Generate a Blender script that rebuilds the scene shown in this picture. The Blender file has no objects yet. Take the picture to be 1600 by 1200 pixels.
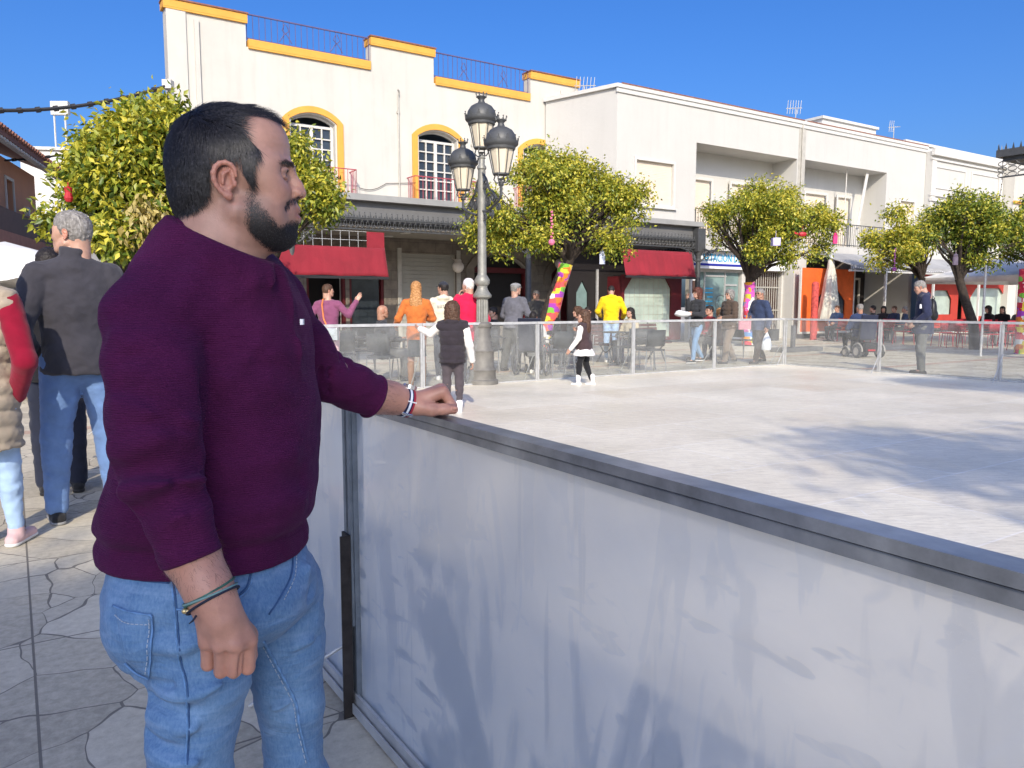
import bpy, bmesh, math, random
import numpy as np
from mathutils import Vector, Matrix
from mathutils.bvhtree import BVHTree
R = math.radians
E = 1.32
PITCH = math.atan(123/1200)
AZ = R(33.0)
CP, SP = math.cos(PITCH), math.sin(PITCH)
def ray(px, py):
    xn = (px-800)/1200; yn = (py-600)/1200
    return (xn, CP-yn*SP, -SP-yn*CP)
def G(px, py, z=0.0):
    d = ray(px, py); t = (z-E)/d[2]
    return Vector((d[0]*t, d[1]*t, z))
def P(px, py, Y):
    d = ray(px, py); t = Y/d[1]
    return Vector((d[0]*t, Y, E+d[2]*t))
VX, VY = math.cos(AZ), math.sin(AZ)          # along the facades, to the right
UX, UY = -VY, VX                             # away from the camera, into the facades
def FP(px, py, c):                           # pixel -> (s, z) on the vertical plane at depth c along U
    d = ray(px, py); t = c/(d[0]*UX+d[1]*UY)
    return ((d[0]*VX+d[1]*VY)*t, E+d[2]*t)
def W(s, c, z=0.0):
    return Vector((s*VX+c*UX, s*VY+c*UY, z))
# ---------------------------------------------------------------- camera, sky, sun
C = bpy.context.scene.collection
S = bpy.context.scene
cam_d = bpy.data.cameras.new('camera'); cam = bpy.data.objects.new('camera', cam_d); C.objects.link(cam)
cam.location = (0, 0, E); cam.rotation_euler = (R(90)-PITCH, 0, 0)
cam_d.sensor_width = 36; cam_d.lens = 27; cam_d.clip_start = 0.05; cam_d.clip_end = 2000
S.camera = cam
SUN_EL = R(31.0)
SX, SY = 0.06, -1.0                          # horizontal direction towards the sun
_n = math.hypot(SX, SY); SX /= _n; SY /= _n
w = bpy.data.worlds.new('World'); S.world = w; w.use_nodes = True
nt = w.node_tree; bg = nt.nodes['Background']
sky = nt.nodes.new('ShaderNodeTexSky'); sky.sky_type = 'NISHITA'; sky.sun_disc = False
sky.sun_elevation = SUN_EL; sky.sun_rotation = math.atan2(SX, SY)
sky.altitude = 0; sky.air_density = 1.0; sky.dust_density = 4.2; sky.ozone_density = 8.0
hs_ = nt.nodes.new('ShaderNodeHueSaturation'); hs_.inputs['Saturation'].default_value = 1.18; hs_.inputs['Hue'].default_value = .510
nt.links.new(sky.outputs[0], hs_.inputs['Color']); nt.links.new(hs_.outputs[0], bg.inputs[0]); bg.inputs[1].default_value = 0.1
sun_d = bpy.data.lights.new('sun', 'SUN'); sun = bpy.data.objects.new('sun', sun_d); C.objects.link(sun)
sun_d.energy = 2.1; sun_d.angle = R(0.53); sun_d.color = (1.0, 0.89, 0.72)
sun.rotation_euler = Vector((SX*math.cos(SUN_EL), SY*math.cos(SUN_EL), math.sin(SUN_EL))).to_track_quat('Z', 'Y').to_euler()
sun.location = (0, -5, 30)
S.view_settings.view_transform = 'Standard'; S.view_settings.look = 'None'
S.view_settings.exposure = 1.07; S.view_settings.gamma = 1.0
S.cycles.max_bounces = 8; S.cycles.diffuse_bounces = 4; S.cycles.transparent_max_bounces = 16
S.cycles.use_denoising = True
# ---------------------------------------------------------------- mesh helpers
rnd = random.Random(7)
nrng = np.random.default_rng(5)
def basis(d):
    d = Vector(d).normalized()
    a = Vector((0, 0, 1)) if abs(d.z) < .9 else Vector((1, 0, 0))
    u = d.cross(a).normalized(); return d, u, d.cross(u)
class MB:
    def __init__(s): s.v = []; s.f = []; s.uv = None
    def add(s, vs, fs):
        n = len(s.v); s.v.extend([tuple(x) for x in vs]); s.f.extend([tuple(i+n for i in f) for f in fs]); return s
    def box(s, x0, x1, y0, y1, z0, z1, b=0):
        if b <= 0:
            return s.add([(x0,y0,z0),(x1,y0,z0),(x1,y1,z0),(x0,y1,z0),(x0,y0,z1),(x1,y0,z1),(x1,y1,z1),(x0,y1,z1)],
                     [(0,3,2,1),(4,5,6,7),(0,1,5,4),(1,2,6,5),(2,3,7,6),(3,0,4,7)])
        return s.ring([[(x0+b,y0,0),(x1-b,y0,0),(x1,y0+b,0),(x1,y1-b,0),(x1-b,y1,0),(x0+b,y1,0),(x0,y1-b,0),(x0,y0+b,0)]], z0, z1)
    def ring(s, polys, z0, z1):
        p = polys[0]; n = len(p)
        return s.add([(a[0],a[1],z0) for a in p]+[(a[0],a[1],z1) for a in p],
                     [tuple(range(n-1,-1,-1)), tuple(range(n,2*n))]+[(i,(i+1)%n,n+(i+1)%n,n+i) for i in range(n)])
    def obox(s, c, ax, ay, az):
        c = Vector(c); ax = Vector(ax); ay = Vector(ay); az = Vector(az)
        vs = [c+i*ax+j*ay+k*az for k in (-1,1) for (i,j) in ((-1,-1),(1,-1),(1,1),(-1,1))]
        return s.add(vs, [(0,3,2,1),(4,5,6,7),(0,1,5,4),(1,2,6,5),(2,3,7,6),(3,0,4,7)])
    def bar(s, a, b, w, h=None, up=None):
        a = Vector(a); b = Vector(b); d = b-a
        up = Vector(up) if up else (Vector((0,0,1)) if abs(d.normalized().z) < .95 else Vector((0,1,0)))
        side = d.cross(up).normalized(); u2 = side.cross(d).normalized(); h = h or w
        return s.obox((a+b)/2, d/2, side*w/2, u2*h/2)
    def tube(s, pts, r, n=8, cap=True, closed=False):
        pts = [Vector(p) for p in pts]; m = len(pts)
        rs = r if isinstance(r, (list, tuple)) else [r]*m
        vs = []; pu = None
        for i, p in enumerate(pts):
            if closed: d = pts[(i+1) % m]-pts[i-1]
            else: d = pts[min(i+1, m-1)]-pts[max(i-1, 0)]
            if d.length < 1e-9: d = Vector((0,0,1))
            d.normalize()
            if pu is None: _, u, v = basis(d)
            else:
                u = pu-d*pu.dot(d)
                if u.length < 1e-6: _, u, v = basis(d)
                u.normalize(); v = d.cross(u)
            pu = u
            for k in range(n):
                a = 2*math.pi*k/n; vs.append(p+u*math.cos(a)*rs[i]+v*math.sin(a)*rs[i])
        fs = []
        for i in range(m if closed else m-1):
            j = (i+1) % m
            for k in range(n): fs.append((i*n+k, i*n+(k+1)%n, j*n+(k+1)%n, j*n+k))
        if cap and not closed: fs.append(tuple(range(n-1,-1,-1))); fs.append(tuple((m-1)*n+k for k in range(n)))
        return s.add(vs, fs)
    def lathe(s, prof, n=16, c=(0,0,0)):
        vs = []; fs = []
        for (r, z) in prof:
            for k in range(n):
                a = 2*math.pi*k/n; vs.append((c[0]+r*math.cos(a), c[1]+r*math.sin(a), c[2]+z))
        m = len(prof)
        for i in range(m-1):
            for k in range(n): fs.append((i*n+k, i*n+(k+1)%n, (i+1)*n+(k+1)%n, (i+1)*n+k))
        if prof[0][0] > 1e-4: fs.append(tuple(range(n-1,-1,-1)))
        if prof[-1][0] > 1e-4: fs.append(tuple((m-1)*n+k for k in range(n)))
        return s.add(vs, fs)
    def sphere(s, c, r, n=12, sc=(1,1,1)):
        m = n//2; pr = [(math.sin(math.pi*i/m)*r, -math.cos(math.pi*i/m)*r) for i in range(m+1)]
        vs = []; fs = []
        for (a, z) in pr:
            for k in range(n):
                t = 2*math.pi*k/n; vs.append((c[0]+a*math.cos(t)*sc[0], c[1]+a*math.sin(t)*sc[1], c[2]+z*sc[2]))
        for i in range(m):
            for k in range(n): fs.append((i*n+k, i*n+(k+1)%n, (i+1)*n+(k+1)%n, (i+1)*n+k))
        return s.add(vs, fs)
    def plate(s, outer, holes, y0, y1, axis='y'):
        """polygon in (x,z) with holes, extruded from y0 to y1"""
        bm = bmesh.new()
        es = []
        for poly in [outer]+holes:
            vv = [bm.verts.new((a, 0, b)) for a, b in poly]
            es += [bm.edges.new((vv[i], vv[(i+1) % len(vv)])) for i in range(len(vv))]
        bmesh.ops.triangle_fill(bm, edges=es, use_beauty=True, normal=(0, -1, 0))
        bm.normal_update()
        base = len(s.v); n = len(bm.verts)
        bm.verts.index_update()
        for v in bm.verts: s.v.append((v.co.x, y0, v.co.z))
        for v in bm.verts: s.v.append((v.co.x, y1, v.co.z))
        for f in bm.faces:
            ids = [v.index for v in f.verts]
            if f.normal.y > 0: ids = ids[::-1]
            s.f.append(tuple(base+i for i in ids)); s.f.append(tuple(base+n+i for i in ids[::-1]))
        for e in es:
            if e.is_valid: a, b = e.verts[0].index, e.verts[1].index; s.f.append((base+a, base+b, base+n+b, base+n+a))
        bm.free(); return s
    def off(s, dx, dy, dz):
        s.v = [(a+dx, b+dy, c+dz) for a, b, c in s.v]; return s
    def mat4(s, M):
        s.v = [tuple(M @ Vector(a)) for a in s.v]; return s
def mesh_obj(name, v, f, m, parent=None, smooth=False, shade_angle=None, fix=True):
    me = bpy.data.meshes.new(name)
    me.from_pydata(v if not isinstance(v, np.ndarray) else v.tolist(), [], f if not isinstance(f, np.ndarray) else f.tolist())
    if fix and len(f) < 60000:
        bm = bmesh.new(); bm.from_mesh(me); bmesh.ops.recalc_face_normals(bm, faces=bm.faces); bm.to_mesh(me); bm.free()
    if m is not None:
        for k in (m if isinstance(m, list) else [m]): me.materials.append(k)
    if smooth:
        me.polygons.foreach_set('use_smooth', [True]*len(me.polygons))
        if shade_angle: me.set_sharp_from_angle(angle=R(shade_angle))
    me.update()
    o = bpy.data.objects.new(name, me); C.objects.link(o)
    if parent: o.parent = parent
    return o
def build(mb, name, m, parent=None, smooth=False, ang=40): return mesh_obj(name, mb.v, mb.f, m, parent, smooth, ang if smooth else None)
def tag(o, label=None, cat=None, group=None, kind=None):
    if label: o['label'] = label
    if cat: o['category'] = cat
    if group: o['group'] = group
    if kind: o['kind'] = kind
    return o
def empty(name, loc=(0,0,0), rz=0.0, label=None, cat=None, group=None):
    o = bpy.data.objects.new(name, None); C.objects.link(o); o.location = loc; o.rotation_euler = (0, 0, rz); o.empty_display_size = .1
    return tag(o, label, cat, group)
def ftree(o):
    return [c for c in bpy.data.objects if c.parent == o]
def copy_tree(o, parent=None):
    c = o.copy(); C.objects.link(c); c.parent = parent
    for k in ftree(o): copy_tree(k, c)
    return c
class Fac:
    """a thing in facade coordinates: root Empty at (s0, c0), children given in absolute (s, c, z)"""
    def __init__(s, name, s0, c0, label, cat, group=None, z0=0.0):
        s.o = empty(name, W(s0, c0, z0), AZ, label, cat, group); s.s0, s.c0, s.z0 = s0, c0, z0
    def part(s, name, mb, m, parent=None, smooth=False, label=None):
        mb.off(-s.s0, -s.c0, -s.z0); o = build(mb, name, m, parent or s.o, smooth)
        if label: o['label'] = label
        return o
def text_mesh(txt, size, m, name='lettering', parent=None, M=None, ext=0.004, align='LEFT', sx=1.0):
    cu = bpy.data.curves.new('t', 'FONT'); cu.body = txt; cu.size = size; cu.extrude = ext; cu.align_x = align; cu.resolution_u = 2
    to = bpy.data.objects.new('t', cu); C.objects.link(to)
    dg = bpy.context.evaluated_depsgraph_get(); me = bpy.data.meshes.new_from_object(to.evaluated_get(dg)); me.name = name
    bpy.data.objects.remove(to); bpy.data.curves.remove(cu)
    T = Matrix.Diagonal((sx, 1, 1, 1)); me.transform(T)
    if M is not None: me.transform(M)
    me.materials.clear(); me.materials.append(m)
    o = bpy.data.objects.new(name, me); C.objects.link(o)
    if parent: o.parent = parent
    return o
STAND = Matrix.Rotation(R(90), 4, 'X')        # text lying in XY -> standing in XZ facing -Y
# ---------------------------------------------------------------- materials
def hexc(r, g, b):
    f = lambda c: ((c/255+.055)/1.055)**2.4 if c/255 > .04045 else c/255/12.92
    return (f(r), f(g), f(b), 1)
class NT:
    def __init__(s, name):
        s.m = bpy.data.materials.new(name); s.m.use_nodes = True; s.t = s.m.node_tree; s.b = s.t.nodes['Principled BSDF']; s.out = s.t.nodes['Material Output']
    def n(s, typ, **kw):
        x = s.t.nodes.new(typ)
        for k, v in kw.items():
            if k.startswith('i_'):
                kk = k[2:]; kk = int(kk) if kk.isdigit() else kk.replace('_', ' ')
                x.inputs[kk].default_value = v
            else: setattr(x, k, v)
        return x
    def l(s, a, b): s.t.links.new(a, b)
    def coords(s, scale=(1,1,1), rot=(0,0,0), kind='Object'):
        c = s.n('ShaderNodeTexCoord'); mp = s.n('ShaderNodeMapping'); s.l(c.outputs[kind], mp.inputs[0])
        mp.inputs['Scale'].default_value = scale; mp.inputs['Rotation'].default_value = rot; return mp.outputs[0]
    def noise(s, vec, scale, detail=4, rough=.55, dist=0):
        x = s.n('ShaderNodeTexNoise'); x.inputs['Scale'].default_value = scale; x.inputs['Detail'].default_value = detail
        x.inputs['Roughness'].default_value = rough; x.inputs['Distortion'].default_value = dist
        if vec is not None: s.l(vec, x.inputs['Vector'])
        return x.outputs['Fac']
    def ramp(s, fac, stops):
        x = s.n('ShaderNodeValToRGB'); e = x.color_ramp.elements
        while len(e) < len(stops): e.new(.5)
        for i, (p, c) in enumerate(stops): e[i].position = p; e[i].color = c if len(c) == 4 else (*c, 1)
        s.l(fac, x.inputs[0]); return x.outputs[0]
    def mix(s, fac, a, b, typ='MIX'):
        x = s.n('ShaderNodeMix', data_type='RGBA', blend_type=typ)
        for i, v in ((0, fac), (6, a), (7, b)):
            if hasattr(v, 'default_value') and hasattr(v, 'is_linked'): s.l(v, x.inputs[i])
            else: x.inputs[i].default_value = v
        return x.outputs[2]
    def math(s, op, a, b=0.0):
        x = s.n('ShaderNodeMath', operation=op)
        for i, v in ((0, a), (1, b)):
            if hasattr(v, 'is_linked'): s.l(v, x.inputs[i])
            else: x.inputs[i].default_value = v
        return x.outputs[0]
    def bump(s, h, strength=.3, dist=.01):
        x = s.n('ShaderNodeBump'); x.inputs['Strength'].default_value = strength; x.inputs['Distance'].default_value = dist
        s.l(h, x.inputs['Height']); s.l(x.outputs[0], s.b.inputs['Normal']); return x
    def base(s, c):
        if hasattr(c, 'is_linked'): s.l(c, s.b.inputs['Base Color'])
        else: s.b.inputs['Base Color'].default_value = c
    def set(s, **kw):
        for k, v in kw.items(): s.b.inputs[k.replace('_', ' ')].default_value = v
        return s
def var(c, k): return (min(1, c[0]*k), min(1, c[1]*k), min(1, c[2]*k), 1)
def simple(name, c, rough=.6, metal=0, nscale=6, amt=.15, bump=0, bscale=60, bdist=.002, spec=.4, kind='Object', streak=False):
    t = NT(name); t.set(Roughness=rough, Metallic=metal, Specular_IOR_Level=spec)
    v = t.coords(kind=kind, scale=(1,1,.25) if streak else (1,1,1)); f = t.noise(v, nscale, 5, .6)
    t.base(t.ramp(f, [(.3, var(c, 1-amt)), (.7, var(c, 1+amt*.6))]))
    if bump: t.bump(t.noise(v, bscale, 3), bump, bdist)
    return t.m
def cloth(name, c, scale=900, amt=.12, rough=.9, sheen=.15, fold=.25, fscale=7):
    t = NT(name); t.set(Roughness=rough, Specular_IOR_Level=.2, Sheen_Weight=sheen)
    v = t.coords(); f = t.noise(v, 14, 4)
    t.base(t.ramp(f, [(.3, var(c, 1-amt)), (.7, var(c, 1+amt))]))
    g = t.noise(v, fscale, 3, .5, .8); t.bump(g, fold, .03); return t.m
# walls
def plaster(name, c, amt=.05):
    t = NT(name); t.set(Roughness=.92, Specular_IOR_Level=.2)
    v = t.coords(); a = t.noise(v, .55, 6, .65, .4); st = t.noise(t.coords(scale=(2.2,2.2,.18)), 1.6, 5, .6)
    m1 = t.ramp(a, [(.32, var(c, 1-amt)), (.62, c)]); m2 = t.ramp(st, [(.2, (1-amt*1.2,)*3), (.5, (1,1,1))])
    t.base(t.mix(1.0, m1, m2, 'MULTIPLY')); t.bump(t.noise(v, 9, 8, .7), .22, .03); return t.m
M = {}
M['white'] = plaster('white_plaster', (.585, .562, .505, 1), .10)
M['white2'] = plaster('grey_white_plaster', (.55, .537, .50, 1), .055)
M['whitetrim'] = simple('white_trim', (.60, .585, .545, 1), .8, amt=.05)
M['yellow'] = simple('ochre_paint', (.72, .36, .065, 1), .8, nscale=3, amt=.1)
M['brownwall'] = plaster('brown_plaster', (.62, .32, .20, 1), .08)
M['darkbrown'] = simple('brown_trim', (.10, .055, .045, 1), .7)
M['iron'] = simple('grey_painted_iron', (.085, .088, .09, 1), .5, metal=.2, nscale=8, amt=.2, bump=.1)
M['fascia'] = simple('grey_fascia_paint', (.15, .15, .15, 1), .6, nscale=2, amt=.12, streak=True)
M['pinkrail'] = simple('red_railing_paint', (.42, .07, .09, 1), .6)
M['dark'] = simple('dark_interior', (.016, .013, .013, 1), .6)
M['ceiling'] = simple('porch_ceiling', (.30, .28, .25, 1), .8, amt=.08)
M['shutter'] = simple('rolling_shutter', (.36, .35, .31, 1), .55, nscale=2, amt=.1, streak=True)
M['blind'] = simple('cream_blind', (.72, .62, .50, 1), .7, nscale=2, amt=.05)
M['reddoor'] = simple('dark_red_paint', (.11, .012, .016, 1), .45, amt=.2)
M['redbright'] = simple('red_paint', (.42, .02, .03, 1), .5)
M['stoneblock'] = simple('arch_stone', (.22, .19, .155, 1), .85, nscale=3, amt=.3, bump=.4, bscale=18, bdist=.01)
def brick_stone():
    t = NT('dressed_stone'); t.set(Roughness=.9)
    b = t.n('ShaderNodeTexBrick'); b.inputs['Scale'].default_value = 1; b.inputs['Brick Width'].default_value = .62; b.inputs['Row Height'].default_value = .3
    b.inputs['Mortar Size'].default_value = .008
    b.inputs['Color1'].default_value = (.21,.18,.145,1); b.inputs['Color2'].default_value = (.15,.13,.11,1); b.inputs['Mortar'].default_value = (.08,.07,.06,1)
    c = t.n('ShaderNodeTexCoord'); sx = t.n('ShaderNodeSeparateXYZ'); cx = t.n('ShaderNodeCombineXYZ')
    t.l(c.outputs['Object'], sx.inputs[0]); t.l(sx.outputs[0], cx.inputs[0]); t.l(sx.outputs[2], cx.inputs[1]); t.l(cx.outputs[0], b.inputs['Vector'])
    n = t.noise(c.outputs['Object'], 4, 5); t.base(t.mix(.35, b.outputs[0], t.ramp(n, [(.3,(.08,.07,.06)),(.7,(.35,.3,.25))])))
    t.bump(n, .3, .02); return t.m
M['stone'] = brick_stone()
def awning(name, c):
    t = NT(name); t.set(Roughness=.85, Sheen_Weight=.1); v = t.coords(); n = t.noise(v, 1.6, 5, .6, .5)
    t.base(t.ramp(n, [(.3, var(c, .82)), (.7, var(c, 1.12))]))
    t.bump(t.noise(v, 3.0, 3, .5, .6), .25, .05); return t.m
M['awning'] = awning('red_awning_cloth', (.26, .013, .026, 1))
M['orange'] = awning('orange_tarp', (.80, .13, .012, 1))
M['redtarp'] = awning('red_tarp', (.42, .03, .015, 1))
M['whitecloth'] = awning('white_canvas', (.78, .78, .77, 1))
M['greycloth'] = awning('grey_canvas', (.34, .34, .34, 1))
M['alu'] = simple('brushed_aluminium', (.55, .55, .54, 1), .42, metal=.35, nscale=12, amt=.18, bump=.1, bscale=40)
M['aludark'] = simple('weathered_aluminium_rail', (.24, .255, .28, 1), .30, metal=.45, nscale=14, amt=.35, bump=.12, bscale=50)
M['steel'] = simple('rusty_dark_steel', (.045, .038, .036, 1), .6, metal=.4, nscale=20, amt=.5, bump=.2, bscale=80)
M['bolt'] = simple('zinc_bolt', (.7, .7, .7, 1), .3, metal=.9)
M['seam'] = simple('dark_gap', (.05, .055, .06, 1), .6)
M['lampglass'] = simple('milky_lamp_glass', (.66, .58, .44, 1), .35, nscale=5, amt=.06)
M['globe'] = simple('white_globe_glass', (.72, .66, .60, 1), .3, nscale=4, amt=.05)
M['pipe'] = simple('cast_pipe', (.45, .43, .38, 1), .6)
M['cable'] = simple('black_cable', (.025, .025, .028, 1), .6)
M['winglass'] = simple('window_glass_dark', (.035, .045, .055, 1), .08, spec=.8, nscale=2, amt=.4)
M['shopglass'] = simple('shop_window_glass', (.20, .29, .28, 1), .12, spec=.7, nscale=1.2, amt=.35)
M['winglass2'] = simple('window_glass_curtain', (.14, .10, .09, 1), .2, spec=.7, nscale=2, amt=.4)
M['curtain'] = simple('pale_green_glass_block', (.42, .50, .44, 1), .3, nscale=1.5, amt=.25)
M['blue'] = simple('cyan_sign_paint', (.02, .42, .75, 1), .5)
M['navyline'] = simple('navy_sign_stripe', (.02, .03, .35, 1), .5)
M['signwhite'] = simple('white_sign_panel', (.80, .81, .82, 1), .5, amt=.03)
M['signyellow'] = simple('yellow_plate', (.75, .45, .03, 1), .5)
M['wood'] = simple('bench_wood', (.10, .045, .04, 1), .6, nscale=9, amt=.3)
M['chairdark'] = simple('dark_wicker', (.028, .032, .036, 1), .55, nscale=30, amt=.3, bump=.5, bscale=120, bdist=.003)
M['chairmetal'] = simple('grey_tube_metal', (.28, .28, .28, 1), .35, metal=.7)
M['chairred'] = simple('red_plastic', (.36, .015, .03, 1), .4)
M['chairwhite'] = simple('white_plastic', (.70, .70, .68, 1), .4)
M['black'] = simple('black_plastic', (.018, .018, .02, 1), .45)
M['tyre'] = simple('rubber', (.09, .09, .09, 1), .7)
M['chrome'] = simple('chrome', (.7, .7, .72, 1), .2, metal=.9)
M['plantergrey'] = simple('planter_concrete', (.38, .36, .32, 1), .9)
M['redpost'] = simple('patched_red_post', (.60, .09, .08, 1), .7, nscale=9, amt=.5)
M['pinkcloth'] = cloth('pink_cloth', (.72, .18, .30, 1))
M['rooftile'] = simple('roof_tile', (.25, .11, .075, 1), .8, nscale=12, amt=.35)
M['car'] = simple('dark_green_car_paint', (.03, .06, .055, 1), .2, metal=.3, spec=.7)
M['silver'] = simple('silver_fabric', (.62, .66, .68, 1), .3, metal=.5, nscale=10, amt=.2)
def paving():
    t = NT('plaza_paving'); t.set(Roughness=.75, Specular_IOR_Level=.35)
    c = t.coords(rot=(0,0,-AZ)); wob = t.n('ShaderNodeTexNoise'); wob.inputs['Scale'].default_value = 1.4; wob.inputs['Detail'].default_value = 3; t.l(c, wob.inputs['Vector'])
    sub = t.n('ShaderNodeVectorMath', operation='SUBTRACT'); t.l(wob.outputs['Color'], sub.inputs[0]); sub.inputs[1].default_value = (.5,.5,.5)
    sc = t.n('ShaderNodeVectorMath', operation='SCALE'); t.l(sub.outputs[0], sc.inputs[0]); sc.inputs['Scale'].default_value = .28
    ad = t.n('ShaderNodeVectorMath', operation='ADD'); t.l(c, ad.inputs[0]); t.l(sc.outputs[0], ad.inputs[1])
    vo = t.n('ShaderNodeTexVoronoi', feature='DISTANCE_TO_EDGE'); vo.inputs['Scale'].default_value = 3.1; vo.inputs['Randomness'].default_value = 1.0; t.l(ad.outputs[0], vo.inputs['Vector'])
    vc = t.n('ShaderNodeTexVoronoi', feature='F1'); vc.inputs['Scale'].default_value = 3.1; vc.inputs['Randomness'].default_value = 1.0; t.l(ad.outputs[0], vc.inputs['Vector'])
    # crack width varies
    wn = t.noise(c, 2.2, 3); lim = t.math('MULTIPLY', t.math('POWER', wn, 2.8), .055)
    crack = t.math('LESS_THAN', vo.outputs['Distance'], lim)
    br = t.n('ShaderNodeTexBrick', offset=0.0); t.l(c, br.inputs['Vector']); br.inputs['Scale'].default_value = 1
    br.inputs['Brick Width'].default_value = 1.15; br.inputs['Row Height'].default_value = 1.15; br.inputs['Mortar Size'].default_value = .0045
    br.inputs['Mortar Smooth'].default_value = 0.1
    crack2 = t.math('MAXIMUM', crack, br.outputs['Fac'])
    fine = t.noise(c, 26, 7, .72); big = t.noise(c, .8, 4)
    cell = t.n('ShaderNodeSeparateColor'); t.l(vc.outputs['Color'], cell.inputs[0])
    tone = t.math('ADD', t.math('MULTIPLY', fine, .6), t.math('ADD', t.math('MULTIPLY', cell.outputs[0], .2), t.math('MULTIPLY', big, .28)))
    col = t.ramp(tone, [(.36, (.35,.31,.235)), (.55, (.53,.475,.365)), (.74, (.67,.61,.48))])
    # red bands every few metres
    sep = t.n('ShaderNodeSeparateXYZ'); t.l(c, sep.inputs[0])
    band = t.math('LESS_THAN', t.math('PINGPONG', t.math('ADD', sep.outputs[1], 1.1), 1.75), .13)
    farw = t.math('GREATER_THAN', sep.outputs[1], 6.4)
    col = t.mix(t.math('MULTIPLY', t.math('MULTIPLY', band, farw), .45), col, (.40,.16,.11,1))
    t.base(t.mix(t.math('MULTIPLY', crack2, .85), col, (.14,.125,.105,1)))
    h = t.math('SUBTRACT', t.math('MULTIPLY', fine, .35), crack2); t.bump(h, .8, .008); return t.m
M['paving'] = paving()
def ice():
    t = NT('rink_floor'); t.set(Roughness=.4, Specular_IOR_Level=.3)
    c = t.coords(rot=(0,0,-AZ)); br = t.n('ShaderNodeTexBrick', offset=0.5); t.l(c, br.inputs['Vector']); br.inputs['Scale'].default_value = 1
    br.inputs['Brick Width'].default_value = 2.0; br.inputs['Row Height'].default_value = 1.0; br.inputs['Mortar Size'].default_value = .010; br.inputs['Mortar Smooth'].default_value = .3
    br.inputs['Color1'].default_value = (.82,.74,.585,1); br.inputs['Color2'].default_value = (.89,.83,.68,1); br.inputs['Mortar'].default_value = (.93,.88,.78,1)
    s1 = t.noise(t.coords(scale=(1,7,1), rot=(0,0,-AZ-.25)), 6, 6, .72, 1.2); s2 = t.noise(t.coords(scale=(9,1,1), rot=(0,0,-AZ+.5)), 4, 6, .72, 1.5)
    big = t.noise(c, .7, 5, .6)
    sc = t.ramp(s1, [(.36, (.76,.75,.74)), (.58, (1,1,1))]); sc2 = t.ramp(s2, [(.56, (0,0,0)), (.72, (1,1,1))])
    col = t.mix(1.0, br.outputs['Color'], sc, 'MULTIPLY'); col = t.mix(1.0, col, t.ramp(big, [(.3,(.88,.88,.88)),(.65,(1,1,1))]), 'MULTIPLY')
    col = t.mix(t.math('MULTIPLY', sc2, .5), col, (.90,.89,.87,1)); t.base(col)
    t.l(t.ramp(big, [(.35,(.28,)*3),(.65,(.55,)*3)]), t.b.inputs['Roughness'])
    t.bump(s1, .12, .004); return t.m
M['ice'] = ice()
def clearpane():
    t = NT('clear_acrylic'); m = t.m; tr = t.n('ShaderNodeBsdfTransparent'); tr.inputs[0].default_value = (.96,.975,.97,1)
    gl = t.n('ShaderNodeBsdfGlossy'); gl.inputs['Roughness'].default_value = .04; df = t.n('ShaderNodeBsdfDiffuse'); df.inputs[0].default_value = (.8,.8,.78,1)
    mx = t.n('ShaderNodeMixShader'); lw = t.n('ShaderNodeLayerWeight'); lw.inputs[0].default_value = .5
    t.l(t.math('ADD', t.math('MULTIPLY', t.math('POWER', lw.outputs['Facing'], 4.0), .55), .03), mx.inputs[0]); t.l(tr.outputs[0], mx.inputs[1]); t.l(gl.outputs[0], mx.inputs[2])
    mx2 = t.n('ShaderNodeMixShader'); n = t.noise(t.coords(scale=(1,1,.5)), 3.5, 6, .65)
    t.l(t.ramp(n, [(.3,(.04,)*3),(.8,(.13,)*3)]), mx2.inputs[0]); t.l(mx.outputs[0], mx2.inputs[1]); t.l(df.outputs[0], mx2.inputs[2])
    t.l(mx2.outputs[0], t.out.inputs[0]); return m
M['clear'] = clearpane()
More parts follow.
